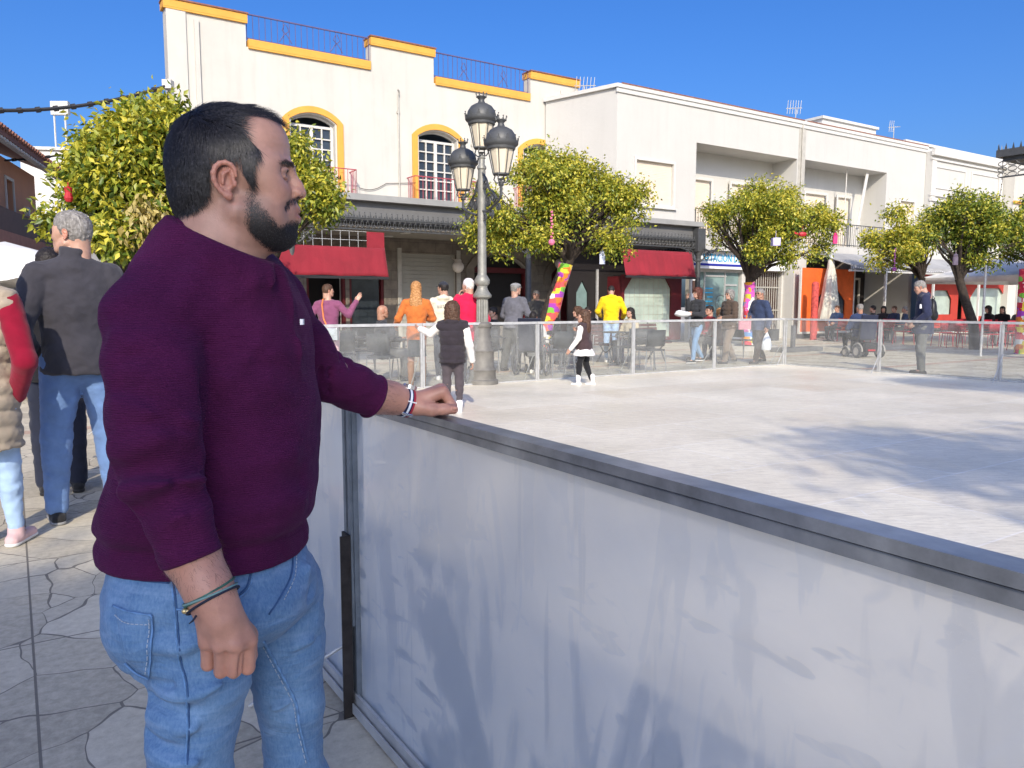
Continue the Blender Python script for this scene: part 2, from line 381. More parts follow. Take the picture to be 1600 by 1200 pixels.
def frostpane():
    t = NT('wet_frosted_acrylic'); m = t.m
    v = t.coords(); vs = t.coords(scale=(1,1,.06)); dg = t.coords(scale=(1,1,1), rot=(0,R(52),0))
    drip = t.noise(vs, 26, 3, .5, .1); big = t.noise(v, 2.1, 5, .6, 1.1); mid = t.noise(t.coords(scale=(3,3,.8), rot=(0,R(38),0)), 2.2, 4, .6, .8)
    wipe = t.math('GREATER_THAN', t.noise(t.coords(scale=(1,5,1), rot=(0,R(-50),0)), 3, 3, .5), .62)
    # condensation: milky diffuse / translucent layer with clearer wiped patches
    sm = t.noise(t.coords(scale=(2.2,2.2,7), rot=(0,R(50),0)), 3.2, 3, .45, .3); blob = t.noise(t.coords(scale=(1.6,1.6,.9)), 1.35, 5, .62, .5)
    thin = t.math('MAXIMUM', t.math('MULTIPLY', t.ramp(sm, [(.60,(0,)*3),(.625,(1,)*3)]), t.ramp(big, [(.44,(0,)*3),(.50,(1,)*3)])), t.ramp(blob, [(.57,(0,)*3),(.60,(1,)*3)]))
    thin = t.math('MAXIMUM', thin, t.math('MULTIPLY', t.ramp(mid, [(.54,(0,)*3),(.57,(1,)*3)]), .6))
    dripm = t.math('MULTIPLY', t.ramp(drip, [(.33,(1,)*3),(.38,(0,)*3)]), t.ramp(t.noise(t.coords(scale=(1,1,.4)), 1.7, 3), [(.45,(0,)*3),(.55,(1,)*3)]))
    milk = t.math('SUBTRACT', .66, t.math('ADD', t.math('MULTIPLY', thin, .30), t.math('MULTIPLY', dripm, .20)))
    df = t.n('ShaderNodeBsdfDiffuse'); tl = t.n('ShaderNodeBsdfTranslucent')
    col = t.ramp(big, [(.33,(.86,.85,.82)),(.62,(.97,.94,.88))]); col = t.mix(t.math('MULTIPLY', thin, .55), col, (.60,.64,.70,1)); col = t.mix(t.math('MULTIPLY', dripm, .35), col, (.48,.50,.54,1)); t.l(col, df.inputs[0]); t.l(col, tl.inputs[0])
    mk = t.n('ShaderNodeMixShader'); mk.inputs[0].default_value = .62; t.l(df.outputs[0], mk.inputs[1]); t.l(tl.outputs[0], mk.inputs[2])
    rf = t.n('ShaderNodeBsdfRefraction'); rf.inputs['IOR'].default_value = 1.02; rf.inputs['Roughness'].default_value = .42; rf.inputs[0].default_value = (.86,.88,.90,1)
    a = t.n('ShaderNodeMixShader'); t.l(milk, a.inputs[0]); t.l(rf.outputs[0], a.inputs[1]); t.l(mk.outputs[0], a.inputs[2])
    gl = t.n('ShaderNodeBsdfGlossy'); gl.inputs['Roughness'].default_value = .12; lw = t.n('ShaderNodeLayerWeight'); lw.inputs[0].default_value = .5
    b = t.n('ShaderNodeMixShader'); t.l(t.math('ADD', t.math('MULTIPLY', t.math('POWER', lw.outputs['Facing'], 4.0), .5), .035), b.inputs[0]); t.l(a.outputs[0], b.inputs[1]); t.l(gl.outputs[0], b.inputs[2])
    vo = t.n('ShaderNodeTexVoronoi', feature='F1'); vo.inputs['Scale'].default_value = 120; t.l(v, vo.inputs['Vector'])
    drop = t.math('MULTIPLY', t.math('LESS_THAN', vo.outputs['Distance'], .32), t.math('GREATER_THAN', t.noise(v, 6, 3), .57))
    bp = t.n('ShaderNodeBump'); bp.inputs['Strength'].default_value = .5; bp.inputs['Distance'].default_value = .002
    t.l(t.math('ADD', drop, t.math('MULTIPLY', big, .3)), bp.inputs['Height'])
    for x in (gl, rf): t.l(bp.outputs[0], x.inputs['Normal'])
    t.l(b.outputs[0], t.out.inputs[0]); return m
M['frost'] = frostpane()
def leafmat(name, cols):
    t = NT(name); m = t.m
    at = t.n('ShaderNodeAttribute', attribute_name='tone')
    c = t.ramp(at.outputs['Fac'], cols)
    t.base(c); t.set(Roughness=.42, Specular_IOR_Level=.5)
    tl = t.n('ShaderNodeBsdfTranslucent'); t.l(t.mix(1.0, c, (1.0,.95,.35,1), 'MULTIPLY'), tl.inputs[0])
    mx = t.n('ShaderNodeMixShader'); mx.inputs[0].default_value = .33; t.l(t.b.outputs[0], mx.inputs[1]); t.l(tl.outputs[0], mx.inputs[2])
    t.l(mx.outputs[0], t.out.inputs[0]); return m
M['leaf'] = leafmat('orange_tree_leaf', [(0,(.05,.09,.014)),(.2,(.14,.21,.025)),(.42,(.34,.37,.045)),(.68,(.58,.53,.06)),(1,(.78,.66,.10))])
M['leafdark'] = leafmat('dark_tree_leaf', [(0,(.012,.03,.01)),(.5,(.035,.07,.018)),(.85,(.09,.13,.03)),(1,(.2,.2,.04))])
M['leafdry'] = leafmat('dry_leaf', [(0,(.42,.33,.10)),(.5,(.56,.46,.18)),(1,(.70,.60,.28))])
M['bark'] = simple('bark', (.05, .038, .03, 1), .9, nscale=14, amt=.5, bump=.6, bscale=30, bdist=.01)
def knit(name, cols, sc=5.0):
    t = NT(name); t.set(Roughness=.95, Sheen_Weight=.2)
    v = t.coords(scale=(1,1,1.6)); vo = t.n('ShaderNodeTexVoronoi', feature='F1', distance='CHEBYCHEV'); vo.inputs['Scale'].default_value = sc; t.l(v, vo.inputs['Vector'])
    se = t.n('ShaderNodeSeparateColor'); t.l(vo.outputs['Color'], se.inputs[0])
    x = t.n('ShaderNodeValToRGB'); x.color_ramp.interpolation = 'CONSTANT'; e = x.color_ramp.elements
    while len(e) < len(cols): e.new(.5)
    for i, cc in enumerate(cols): e[i].position = .12+.76*i/len(cols) if i else 0; e[i].color = (*cc, 1)
    t.l(se.outputs[0], x.inputs[0]); t.base(x.outputs[0]); t.bump(t.noise(v, 60, 2), .4, .01); return t.m
M['knit1'] = knit('patchwork_knitting', [(.6,.02,.05),(.75,.6,.05),(.2,.5,.05),(.8,.75,.65),(.7,.2,.03),(.35,.05,.4),(.75,.1,.1)])
M['knit2'] = knit('patchwork_crochet', [(.7,.1,.45),(.8,.75,.7),(.5,.45,.04),(.75,.3,.02),(.1,.1,.35),(.6,.03,.06),(.8,.75,.75),(.1,.25,.5)])
# ---------------------------------------------------------------- ground and rink floor
mb = MB(); mb.add([(-400,-120,0),(400,-120,0),(400,500,0),(-400,500,0)], [(0,1,2,3)])
tag(build(mb, 'ground', M['paving']), kind='structure')
RS0, RS1, RC0, RC1 = 0.885, 14.02, -2.05, 10.73        # rink rectangle in (s, c)
mb = MB(); q = [W(RS0+.02, RC0, 0), W(RS1, RC0, 0), W(RS1, RC1, 0), W(RS0+.02, RC1, 0)]
zt = .035
mb.add([(p.x,p.y,.004) for p in q]+[(p.x,p.y,zt) for p in q], [(4,5,6,7),(0,1,5,4),(1,2,6,5),(2,3,7,6),(3,0,4,7)])
tag(build(mb, 'rink_floor', M['ice']), kind='structure')
# ---------------------------------------------------------------- rink barriers
PW = 2.17; RH = 1.045
def panel(s0, c0, along, label, frost=False, group='rink barrier panels', PL=PW):
    """one framed panel starting at (s0,c0), running PW along 'c' or 's'"""
    rz = AZ if along == 's' else AZ+R(90)
    o = empty('barrier_panel', W(s0, c0, 0), rz, label, 'barrier', group)
    g = .004; L = PL-g
    if frost:
        y0, y1 = -.026, .026                      # local y: along 'c', +y points to -s (towards the walkway)
        m = MB().box(g, L, y0, y1, RH-.018, RH, .004); m.box(g, L, y0+.002, y1-.004, RH-.040, RH-.0205); m.box(g, L, y0+.006, y1-.010, RH-.0205, RH-.018)
        build(m, 'top_rail', M['aludark'], o)
        m = MB().box(g, L, -.02, .034, .012, .03); m.box(g, L, -.016, -.008, .03, .062); m.box(g, L, .012, .022, .03, .072); m.box(g, L, .03, .034, .03, .045)
        build(m, 'bottom_rail', M['alu'], o)
    else:
        build(MB().box(g, L, -.02, .02, RH-.042, RH, .006), 'top_rail', M['alu'], o)
        build(MB().box(g, L, -.014, .014, .038, .06), 'bottom_rail', M['alu'], o)
    for k, x in enumerate((g, L-.028)):
        m = MB().box(x, x+.028, -.018, .018, .03 if frost else .0, RH-.048)
        if frost: m.box(x+.006, x+.026, .0185, .027, .3, RH-.05)
        build(m, 'post', M['galv'] if frost else M['alu'], o)
    pn = build(MB().box(.034, L-.034, -.004, .004, .06, RH-.044), 'pane', M['frost'] if frost else M['clear'], o)
    if frost:
        m = MB().box(g-.03, g+.026, .0285, .036, .0, .60); m.box(g-.032, g-.026, .036, .062, .0, .60)
        b = build(m, 'steel_bracket', M['steel'], o)
        for z in (.14, .36, .55): build(MB().tube([(g+.004, .036, z), (g+.004, .042, z)], .008, 8), 'bolt', M['bolt'], b)
        m = MB().tube([(g+.03+.0, .03, .22), (g+.20, .30, .01)], .006, 8); build(m, 'brace_rod', M['alu'], o)
    else:
        m = MB().bar((L-.05, .02, .5), (L-.05, .34, .004), .012); build(m, 'brace_rod', M['alu'], o)
    return o
M['galv'] = simple('galvanised_post', (.20, .23, .26, 1), .5, metal=.45, nscale=16, amt=.25)
nl = ['frosted barrier panel just past the right edge of the photo', 'long frosted wet barrier panel in the foreground under the resting hand',
      'frosted barrier panel running on behind the man in the purple sweater', 'frosted barrier panel second along behind the purple sweater',
      'frosted barrier panel third along behind the purple sweater', 'frosted barrier panel farthest along, by the left far rink corner']
for k in range(6):
    panel(RS0, 2.28+2.11*(k-2), 'c', nl[k], True, PL=2.11)
fl = ['clear barrier panel at the far left rink corner behind the man', 'clear barrier panel in front of the bald seated man', 'clear barrier panel between the girl in the black vest and the flat-capped man',
      'clear barrier panel behind the girl in white skates', 'clear barrier panel in front of the wooden bench', 'clear barrier panel in front of the strolling couple']
for k in range(6):
    panel(RS1-.0-PW*(6-k)-.03, RC1, 's', fl[k])
rl = ['clear barrier panel in front of the electric wheelchair', 'clear barrier panel in front of the man in the navy parka', 'clear barrier panel at the right edge of the photo', 'clear barrier panel nearest the viewer on the far right rink side, outside the photo']
for k in range(4):
    o = panel(RS1, RC1-PW*(k+1)+.0, 'c', rl[k])
# ---------------------------------------------------------------- buildings along the facade line
def arch(x0, x1, z0, zs, rise, n=14):
    """segmental arch outline: from (x0,z0) up to spring zs, rise, down to (x1,z0)"""
    pts = [(x0, z0), (x0, zs)]; w2 = (x1-x0)/2; Rr = (w2*w2+rise*rise)/(2*rise); cz = zs+rise-Rr; cx = (x0+x1)/2
    a0 = math.atan2(zs-cz, x0-cx); a1 = math.atan2(zs-cz, x1-cx)
    for i in range(1, n): a = a0+(a1-a0)*i/n; pts.append((cx+Rr*math.cos(a), cz+Rr*math.sin(a)))
    return pts+[(x1, zs), (x1, z0)]
def rect(x0, x1, z0, z1): return [(x0, z0), (x0, z1), (x1, z1), (x1, z0)]
CF = 22.4
RRM = simple('dull_purple_railing_paint', (.11,.09,.20,1), .6)
# --- old white house with ochre trim
B1 = Fac('white_house', 3.8, CF, 'tall white plastered house with ochre parapet bands and arched balcony doors above the grey porch', 'building')
doors = [(7.0, 8.32, 4.42, 6.62, .22), (11.05, 12.42, 4.42, 6.62, .22), (15.02, 16.35, 4.42, 6.62, .22)]
holes = [arch(a, b, z0, z1, r) for a, b, z0, z1, r in doors]
gholes = [rect(4.6, 5.9, .1, 3.0), rect(7.3, 8.5, .02, 2.75), rect(8.62, 9.75, .02, 2.75), rect(10.35, 12.3, .05, 2.95), arch(12.95, 15.2, .6, 2.55, .5), arch(16.1, 17.2, .02, 2.4, .3)]
outer = [(3.8,0),(17.36,0),(17.36,9.05),(15.3,9.05),(15.3,8.3),(11.6,8.3),(11.6,9.13),(9.5,9.13),(9.5,8.4),(5.83,8.4),(5.83,9.05),(3.8,9.05)]
m = MB().plate(outer, holes+gholes, CF, CF+.42)
m.ring([[(3.8, CF+.42), (4.1, CF+.42), (8.6, CF+7), (17.3, CF+7), (17.3, CF+7.3), (8.3, CF+7.3)]], 0, 8.3)
m.ring([[(3.8, CF+.421), (4.3, CF+.421), (5.6, CF+2.3), (5.3, CF+2.3)]], 8.301, 9.05)
m.ring([[(4.2, CF+.43), (17.25, CF+.43), (17.25, CF+6.9), (8.6, CF+6.9)]], 7.9, 8.1)
B1.part('wall', m, M['white'])
m = MB()
for a, b, z0, z1, t in ((3.74, 5.87, 9.05, 9.24, .46), (5.88, 9.46, 8.4, 8.6, .44), (9.47, 11.64, 9.13, 9.32, .46), (11.65, 15.26, 8.3, 8.5, .44), (15.27, 17.4, 9.05, 9.24, .46)):
    m.box(a, b, CF-.07, CF+t, z0+.003, z1)
    m.box(a, b, CF-.065, CF-.003, z0-.045, z0)
B1.part('parapet_band', m, M['yellow'])
for a, b, z0, z1, t in ((3.74, 5.87, 9.24, 9.28, .46), (9.47, 11.64, 9.32, 9.36, .46), (15.27, 17.4, 9.24, 9.28, .46)): B1.part('coping_tile', MB().box(a-.02, b+.02, CF-.1, CF+t, z0+.002, z1), M['rooftile'])
for q in ((3.8, 4.28, CF-.05, CF-.002, 0, 9.0), (4.48, 4.6, CF-.07, CF-.002, 0, 8.85), (16.55, 16.66, CF-.06, CF-.002, 4.3, 8.8), (17.2, 17.36, CF-.05, CF-.002, 0, 8.9)): B1.part('pilaster', MB().box(*q), M['white'])
for (a, b, z0, z1, t) in ((5.88, 9.46, 8.6, 9.3, 0), (11.65, 15.26, 8.5, 9.28, 0)):
    m = MB(); c = CF+.1
    m.bar((a, c, z1), (b, c, z1), .05, .03); m.bar((a, c, z0+.06), (b, c, z0+.06), .03)
    n = int((b-a)/.165)
    for i in range(n+1):
        x = a+(b-a)*i/n; m.tube([(x, c, z0), (x, c, z1)], .010, 5)
    for q in (.3, .72):
        x = a+(b-a)*q
        for sg in (-1, 1): m.tube([(x+sg*.18, c-.02, z0+.12), (x+sg*.05, c-.02, z0+.32), (x-sg*.10, c-.02, z0+.45), (x-sg*.02, c-.02, z0+.62)], .012, 5)
    B1.part('roof_railing', m, RRM)
for q, (a, b, z0, z1, r) in enumerate(doors):
    m = MB(); e = .2
    o_ = arch(a-e-.04, b+e+.04, z0, z1+.02, r+.19); i_ = arch(a-.05, b+.05, z0-.0, z1, r+.03)
    m.plate(o_[:1]+o_[1:-1]+[o_[-1]]+i_[::-1], [], CF-.05, CF-.003)
    B1.part('window_surround', m, M['yellow'])
    c = CF+.2
    fr = MB(); fr.plate(arch(a, b, z0, z1, r), [rect(a+.07, b-.07, z0+.07, z1-.13), arch(a+.07, b-.07, z1-.06, z1, r-.06)], c, c+.06)
    mid = (a+b)/2; fr.box(mid-.05, mid+.05, c-.012, c+.05, z0+.07, z1-.13)
    for sd in (a+.07, mid+.05):
        x2 = sd+(mid-.05-(a+.07)); fr.box((sd+x2)/2-.018, (sd+x2)/2+.018, c-.006, c+.05, z0+.3, z1-.13)
        for k in range(1, 6):
            z = z0+.3+(z1-.13-z0-.3)*(k-.0)/6; fr.box(sd, x2, c-.004, c+.05, z-.018, z+.018)
        fr.box(sd, x2, c-.008, c+.05, z0+.07, z0+.3)
    d = B1.part('balcony_door', fr, M['whitetrim'])
    p = MB().box(a+.05, b-.05, c+.062, c+.07, z0+.05, z1-.03); p.off(-B1.s0, -B1.c0, 0); build(p, 'pane', M['winglass'], d)
    p = MB().box(a+.2, mid-.12, c+.075, c+.085, z0+.3, z1-.3); p.box(mid+.2, b-.14, c+.075, c+.085, z0+.2, z1-.5); p.off(-B1.s0, -B1.c0, 0); build(p, 'curtain', M['winglass2'], d)
    # slim iron balcony
    m = MB(); x0, x1, y0 = a-.42, b+.42, CF-.55; zb, zt_ = 4.40, 5.28
    loop = [(x0, CF, zt_), (x0, y0, zt_), (x1, y0, zt_), (x1, CF, zt_)]
    m.tube(loop, .016, 6); m.tube([(p_[0], p_[1], zb+.08) for p_ in loop], .012, 6)
    for i in range(17): x = x0+(x1-x0)*i/16; m.tube([(x, y0, zb), (x, y0, zt_)], .009, 5)
    for i in range(5):
        y = y0+.55*i/5
        for x in (x0, x1): m.tube([(x, y, zb), (x, y, zt_)], .009, 5)
    B1.part('balcony_railing', m, M['pinkrail'])
for x, z1 in ((10.35, 7.7), (12.98, 7.0)):
    m = MB(); m.tube([(x, CF-.04, 4.3), (x, CF-.04, z1), (x, CF-.1, z1+.12), (x-.06, CF-.16, z1+.18)], .028, 6); m.box(x-.05, x+.05, CF-.05, CF-.002, z1-.5, z1-.44); B1.part('drain_pipe', m, M['pipe'])
m = MB(); m.tube([(9.0+.9*i/10, CF-.05, 4.85-.12*math.sin(math.pi*i/10)+.02*i) for i in range(11)], .01, 5); m.tube([(9.9, CF-.05, 5.05), (10.9, CF-.05, 5.15)], .01, 5); B1.part('wall_cable', m, M['cable'])
# ground floor fittings under the porch
m = MB(); m.plate([(4.25,0),(17.2,0),(17.2,3.4),(4.25,3.4)], gholes, CF-.10, CF-.004); B1.part('stone_cladding', m, M['stone'])
m = MB()
for (a, b, zs, r) in ((12.95, 15.2, 2.55, .5), (16.1, 17.2, 2.4, .3)):
    o_ = arch(a-.3, b+.3, zs-.35, zs, r+.3); i_ = arch(a, b, zs-.35, zs, r); m.plate(o_+i_[::-1], [], CF-.17, CF-.104)
B1.part('arch_stones', m, M['stoneblock'])
m = MB()
for a, b, z0, z1 in ((10.35, 12.3, .05, 2.95),):
    n = 22
    for i in range(n): z = z0+(z1-z0)*i/n; m.box(a, b, CF+.02+(.012 if i % 2 else 0), CF+.08, z+.012, z+(z1-z0)/n); m.box(a, b, CF+.05, CF+.08, z, z+.012)
B1.part('rolling_shutter', m, M['shutter'])
for a in (10.2, 12.31): B1.part('shutter_frame', MB().box(a, a+.14, CF-.14, CF+.1, 0, 3.1), M['pipe'])
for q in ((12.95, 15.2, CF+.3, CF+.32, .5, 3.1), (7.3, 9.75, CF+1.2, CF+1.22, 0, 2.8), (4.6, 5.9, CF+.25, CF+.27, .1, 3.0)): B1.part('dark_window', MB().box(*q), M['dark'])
m = MB(); m.box(16.1, 17.2, CF+.14, CF+.2, .02, 2.75); m.box(16.16, 16.6, CF+.12, CF+.139, .2, 1.1); m.box(16.7, 17.14, CF+.12, CF+.139, .2, 1.1); m.box(16.16, 16.6, CF+.12, CF+.139, 1.25, 2.3); m.box(16.7, 17.14, CF+.12, CF+.139, 1.25, 2.3)
B1.part('red_door', m, M['reddoor'])
for bx in ([(7.3, 7.38, CF-.06, CF+.1, .02, 2.675), (8.42, 8.5, CF-.06, CF+.1, .02, 2.675), (7.3, 8.5, CF-.06, CF+.1, 2.68, 2.76)], [(8.62, 8.7, CF-.06, CF+.1, .02, 2.675), (9.67, 9.75, CF-.06, CF+.1, .02, 2.675), (8.62, 9.75, CF-.06, CF+.1, 2.68, 2.76)],
           [(4.6, 4.68, CF-.06, CF+.1, .1, 3.0), (5.82, 5.9, CF-.06, CF+.1, .1, 3.0)], [(12.95, 13.03, CF+.1, CF+.25, .6, 2.415), (15.1, 15.2, CF+.1, CF+.25, .6, 2.415), (12.95, 15.2, CF+.1, CF+.25, 2.42, 2.6)]):
    m = MB()
    for q in bx: m.box(*q)
    B1.part('door_frame', m, M['reddoor'])
m = MB(); m.box(8.72, 9.62, CF+.02, CF+.04, .3, 2.6); B1.part('door_glass', m, M['winglass'])
# --- porch: slab, fascia, lattice valance, ceiling, columns
CP0 = 19.3
PO = Fac('cast_iron_porch', 5.6, CP0, 'long grey cast iron porch with lattice valance along the cafe fronts', 'porch')
x0, x1 = 5.6, 20.66
m = MB(); m.box(x0, x1, CP0, CF-.06, 4.06, 4.22); PO.part('roof_slab', m, simple('slab_edge_grey', (.30, .30, .29, 1), .8, nscale=2, amt=.15))
m = MB(); m.box(x0+.1, x1-.12, CP0+.22, CP0+.27, 3.52, 4.058); m.box(x1-.17, x1-.12, CP0+.27, CF-.2, 3.52, 4.058); PO.part('fascia', m, M['fascia'])
m = MB(); m.box(x0+.1, x1-.18, CP0+.3, CF-.175, 3.40, 3.46)
PO.part('ceiling', m, M['ceiling'])
m = MB()
for x in (7, 9.6, 12.2, 14.8, 17.4):
    for y in (20.4, 21.6): m.lathe([(0.001, 0), (.15, 0), (.16, .02), (.001, .03)], 14, (x, y, 3.365))
PO.part('ceiling_lamp', m, M['whitetrim'])
m = MB(); cz = CP0+.10
m.box(x0+.1, x1-.15, cz-.02, cz+.02, 3.565, 3.60); m.box(x0+.1, x1-.15, cz-.02, cz+.02, 3.30, 3.325); m.box(x0+.1, x1-.15, cz-.035, cz+.035, 3.60, 3.625)
x = x0+.2; k = 0
while x < x1-.25:
    m.tube([(x+.12*math.cos(t*math.pi/6), cz, 3.445+.12*math.sin(t*math.pi/6)) for t in range(12)], .010, 4, closed=True)
    m.add([(x-.035, cz, 3.625), (x, cz-.006, 3.62), (x+.035, cz, 3.625), (x, cz, 3.76), (x, cz+.006, 3.62)], [(0,1,3),(1,2,3),(2,4,3),(4,0,3)])
    m.sphere((x, cz, 3.755), .018, 6); m.sphere((x-.06, cz, 3.655), .022, 6)
    x += .155; k += 1
y = CP0+.2
while y < CF-.3:
    m.tube([(x1-.15, y+.12*math.cos(t*math.pi/6), 3.445+.12*math.sin(t*math.pi/6)) for t in range(12)], .010, 4, closed=True); y += .155
m.box(x1-.17, x1-.13, CP0+.1, CF-.2, 3.565, 3.60); m.box(x1-.17, x1-.13, CP0+.1, CF-.2, 3.30, 3.325)
PO.part('lattice_valance', m, M['iron'], smooth=False)
for x in (6.0, 13.2, 20.45):
    m = MB(); c = (x, CP0+.12, 0)
    m.lathe([(.19,0),(.19,.5),(.16,.55),(.15,.62),(.17,.66),(.115,.74),(.10,1.0),(.12,1.03),(.095,1.07),(.085,2.85),(.12,2.88),(.12,2.93),(.09,2.96),(.10,3.05),(.19,3.2),(.2,3.28)], 14, c)
    PO.part('column', m, M['iron'], smooth=True)
    m = MB()
    for sg in (-1, 1):
        pts = []
        for i in range(26):
            a = i/25*4.2*math.pi; r = .20*(1-i/30); pts.append((x+sg*(.42+r*math.cos(a)), CP0+.12, 3.08+r*math.sin(a)))
        m.tube(pts, .018, 5); m.tube([(x+sg*.08, CP0+.12, 2.85), (x+sg*.25, CP0+.12, 2.95), (x+sg*.55, CP0+.12, 3.25), (x+sg*1.1, CP0+.12, 3.33)], .03, 5)
    PO.part('scroll_bracket', m, M['iron'])
m = MB(); m.box(20.25, 20.62, CP0-.05, CP0+.3, 3.2, 4.0); PO.part('corner_block', m, M['iron'])
m = MB(); m.tube([(20.55, CP0-.05, 3.3), (20.62, CP0-.4, 3.15), (20.66, CP0-.55, 3.3)], .03, 6); o = PO.part('globe_bracket', m, M['iron'])
m = MB(); m.sphere((20.66, CP0-.55, 3.52), .2, 16); PO.part('globe_lamp', m, M['globe'], smooth=True)
m = MB(); m.sphere((12.15, CF-.5, 2.55), .19, 16); m.tube([(12.15, CF-.1, 2.85), (12.15, CF-.5, 2.72)], .02, 6); m.lathe([(.12,0),(.10,.06),(.001,.12)], 12, (12.15, CF-.5, 2.72)); PO.part('globe_lamp', m, M['globe'], smooth=True)
m = MB(); m.sphere((16.0, 21.6, 2.75), .18, 16); PO.part('globe_lamp', m, M['globe'], smooth=True)
m = MB(); m.tube([(16.0, 21.6, 0), (16.0, 21.6, 2.58)], .035, 8); m.lathe([(.12,0),(.10,.06),(.001,.14)], 12, (16.0, 21.6, 2.92)); PO.part('globe_post', m, M['iron'])
# red awnings: drop cloths hanging at the porch edge
def dropcloth(s0, s1, z0, z1, c_, label, notch=None):
    A = Fac('red_awning', s0, c_, label, 'awning', 'red cloth cafe awnings', z0=z0)
    m = MB(); n = 40; k = 8; vs = []
    for i in range(n+1):
        for j in range(k+1):
            s = s0+(s1-s0)*i/n; z = z0+(z1-z0)*j/k
            vs.append((s, c_-.22*(1-j/k)**1.0+.018*math.sin(i*.9+j*.3)*(1-j/k)+.01*math.sin(i*2.3), z-.012*math.sin(i*.5)*(1-j/k)))
    m.add(vs, [(i*(k+1)+j, (i+1)*(k+1)+j, (i+1)*(k+1)+j+1, i*(k+1)+j+1) for i in range(n) for j in range(k)])
    o = A.part('cloth', m, M['awning'], smooth=True); sd = o.modifiers.new('s', 'SOLIDIFY'); sd.thickness = .012
    if notch:
        m = MB(); m.plate([(notch[0], z1-.01), (notch[1], z1-.01), (notch[1], z1+.42), (notch[0], z1+.42)], [], c_+.005, c_+.017); A.part('upper_cloth', m, M['awning'])
        m = MB()
        for i in range(14): x = s0+.1+(notch[0]-s0-.1)*i/14; m.box(x, x+.012, c_+.01, c_+.02, z1+.004, z1+.42)
        for z in (.18, .41): m.box(s0, notch[0], c_+.008, c_+.022, z1+z, z1+z+.012)
        A.part('mesh_strip', m, M['alu'])
    m = MB(); m.box(s0, s1, c_-.245, c_-.19, z0-.075, z0-.01); m.tube([(s0, c_-.22, z0-.03), (s1, c_-.22, z0-.03)], .03, 8); A.part('bottom_bar', m, M['cable'])
    return A
dropcloth(4.5, 8.52, 2.08, 2.84, CP0+.12, 'wide red awning cloth with tree shade over the left cafe doors', notch=(8.02, 8.52))
dropcloth(16.9, 20.1, 2.30, 3.16, CP0+.12, 'red awning cloth at the right end of the porch beside the iron corner column')
# glazed screen under the right awning
Fs = Fac('glass_wind_screen', 17.2, 19.75, 'pale glass screen with chamfered corners and red frame below the right awning', 'screen')
m = MB(); m.plate([(17.3,.1),(20.1,.1),(20.1,2.35),(17.3,2.35)], [[(17.42,.22),(17.42,1.8),(17.75,2.25),(19.35,2.25),(19.6,1.9),(19.6,.22)]], 19.85, 19.92); m.box(17.3, 17.36, 19.93, 21.5, .1, 2.3)
Fs.part('frame', m, M['reddoor'])
m = MB(); m.box(17.4, 19.65, 19.93, 19.94, .15, 2.3); Fs.part('pane', m, M['curtain'])
m = MB()
for i in range(10): x = 17.5+i*.22; m.box(x, x+.008, 19.921, 19.929, .2, 2.28)
for i in range(7): z = .4+i*.3; m.box(17.4, 19.6, 19.915, 19.9205, z, z+.008)
Fs.part('glazing_grid', m, M['pipe'])
Fd = Fac('glass_wind_screen', 14.6, 20.6, 'dark screen with narrow pointed pane, widened to darken the porch behind the yellow hoodie', 'screen')
m = MB(); m.plate([(15.6,.05),(18.3,.05),(18.3,3.36),(15.6,3.36)], [[(15.95,.5),(15.95,1.75),(16.2,2.15),(16.45,1.75),(16.45,.5)]], 20.6, 20.66); Fd.part('frame', m, M['dark'])  # plate widened as a dark sheet over the sunlit porch wall
m = MB(); m.box(15.8, 16.6, 20.67, 20.68, .4, 2.2); Fd.part('pane', m, M['shopglass'])
m = MB(); m.box(16.75, 16.83, 20.5, 20.56, .0, 2.55); m.box(16.76, 16.82, 20.49, 20.4995, 1.9, 2.5); Fd.part('post', m, M['alu'])
# --- second white building
CB = 19.6
B2 = Fac('white_apartment_building', 16.78, CB, 'modern white apartment building with recessed balconies and closed cream blinds', 'building')
lg1 = (20.42, 25.95, 3.75, 6.98); lg2 = (26.4, 32.0, 3.75, 7.0)
wn = [(17.62, 19.32, 4.72, 6.12), (33.1, 34.2, 4.5, 5.9)]
outer = [(16.78, 3.48), (20.4, 3.48), (20.4, 3.3), (35.0, 3.3), (35.0, 8.3), (16.78, 8.3)]
m = MB().plate(outer, [rect(*lg1), rect(*lg2)]+[rect(*q) for q in wn], CB, CB+.35)
# chamfered return on the left
c2 = CF-.06
m.add([(16.78, CB, 3.48), (15.9, c2, 3.48), (15.9, c2, 8.3), (16.78, CB, 8.3), (17.1, CB+.35, 3.48), (17.1, c2, 3.48), (17.1, c2, 8.3), (17.1, CB+.35, 8.3)], [(0,1,2,3),(4,7,6,5),(3,2,6,7),(0,4,5,1)])
m.box(17.1, 35, CB+8, CB+8.3, 3.3, 8.0); m.box(34.7, 35.0, CB+.35, CB+8, 0, 8.3); m.box(17.1, 34.7, CB+.35, CB+8, 7.75, 7.95)
for (a, b, z0, z1) in (lg1, lg2):
    m.box(a-.15, b+.15, CB+1.15, CB+1.3, z0-.2, z1+.3); m.box(a-.3, a-.001, CB+.351, CB+1.15, z0-.2, z1+.3); m.box(b+.001, b+.3, CB+.351, CB+1.15, z0-.2, z1+.3)
    m.box(a, b, CB+.351, CB+1.15, z1, z1+.2); m.box(a, b, CB+.02, CB+1.15, z0-.25, z0-.001)
B2.part('wall', m, M['white2'])
m = MB(); m.box(16.7, 35.03, CB-.09, CB+.4, 8.303, 8.42); m.box(16.72, 35.0, CB-.05, CB+.0-.003, 8.16, 8.30)
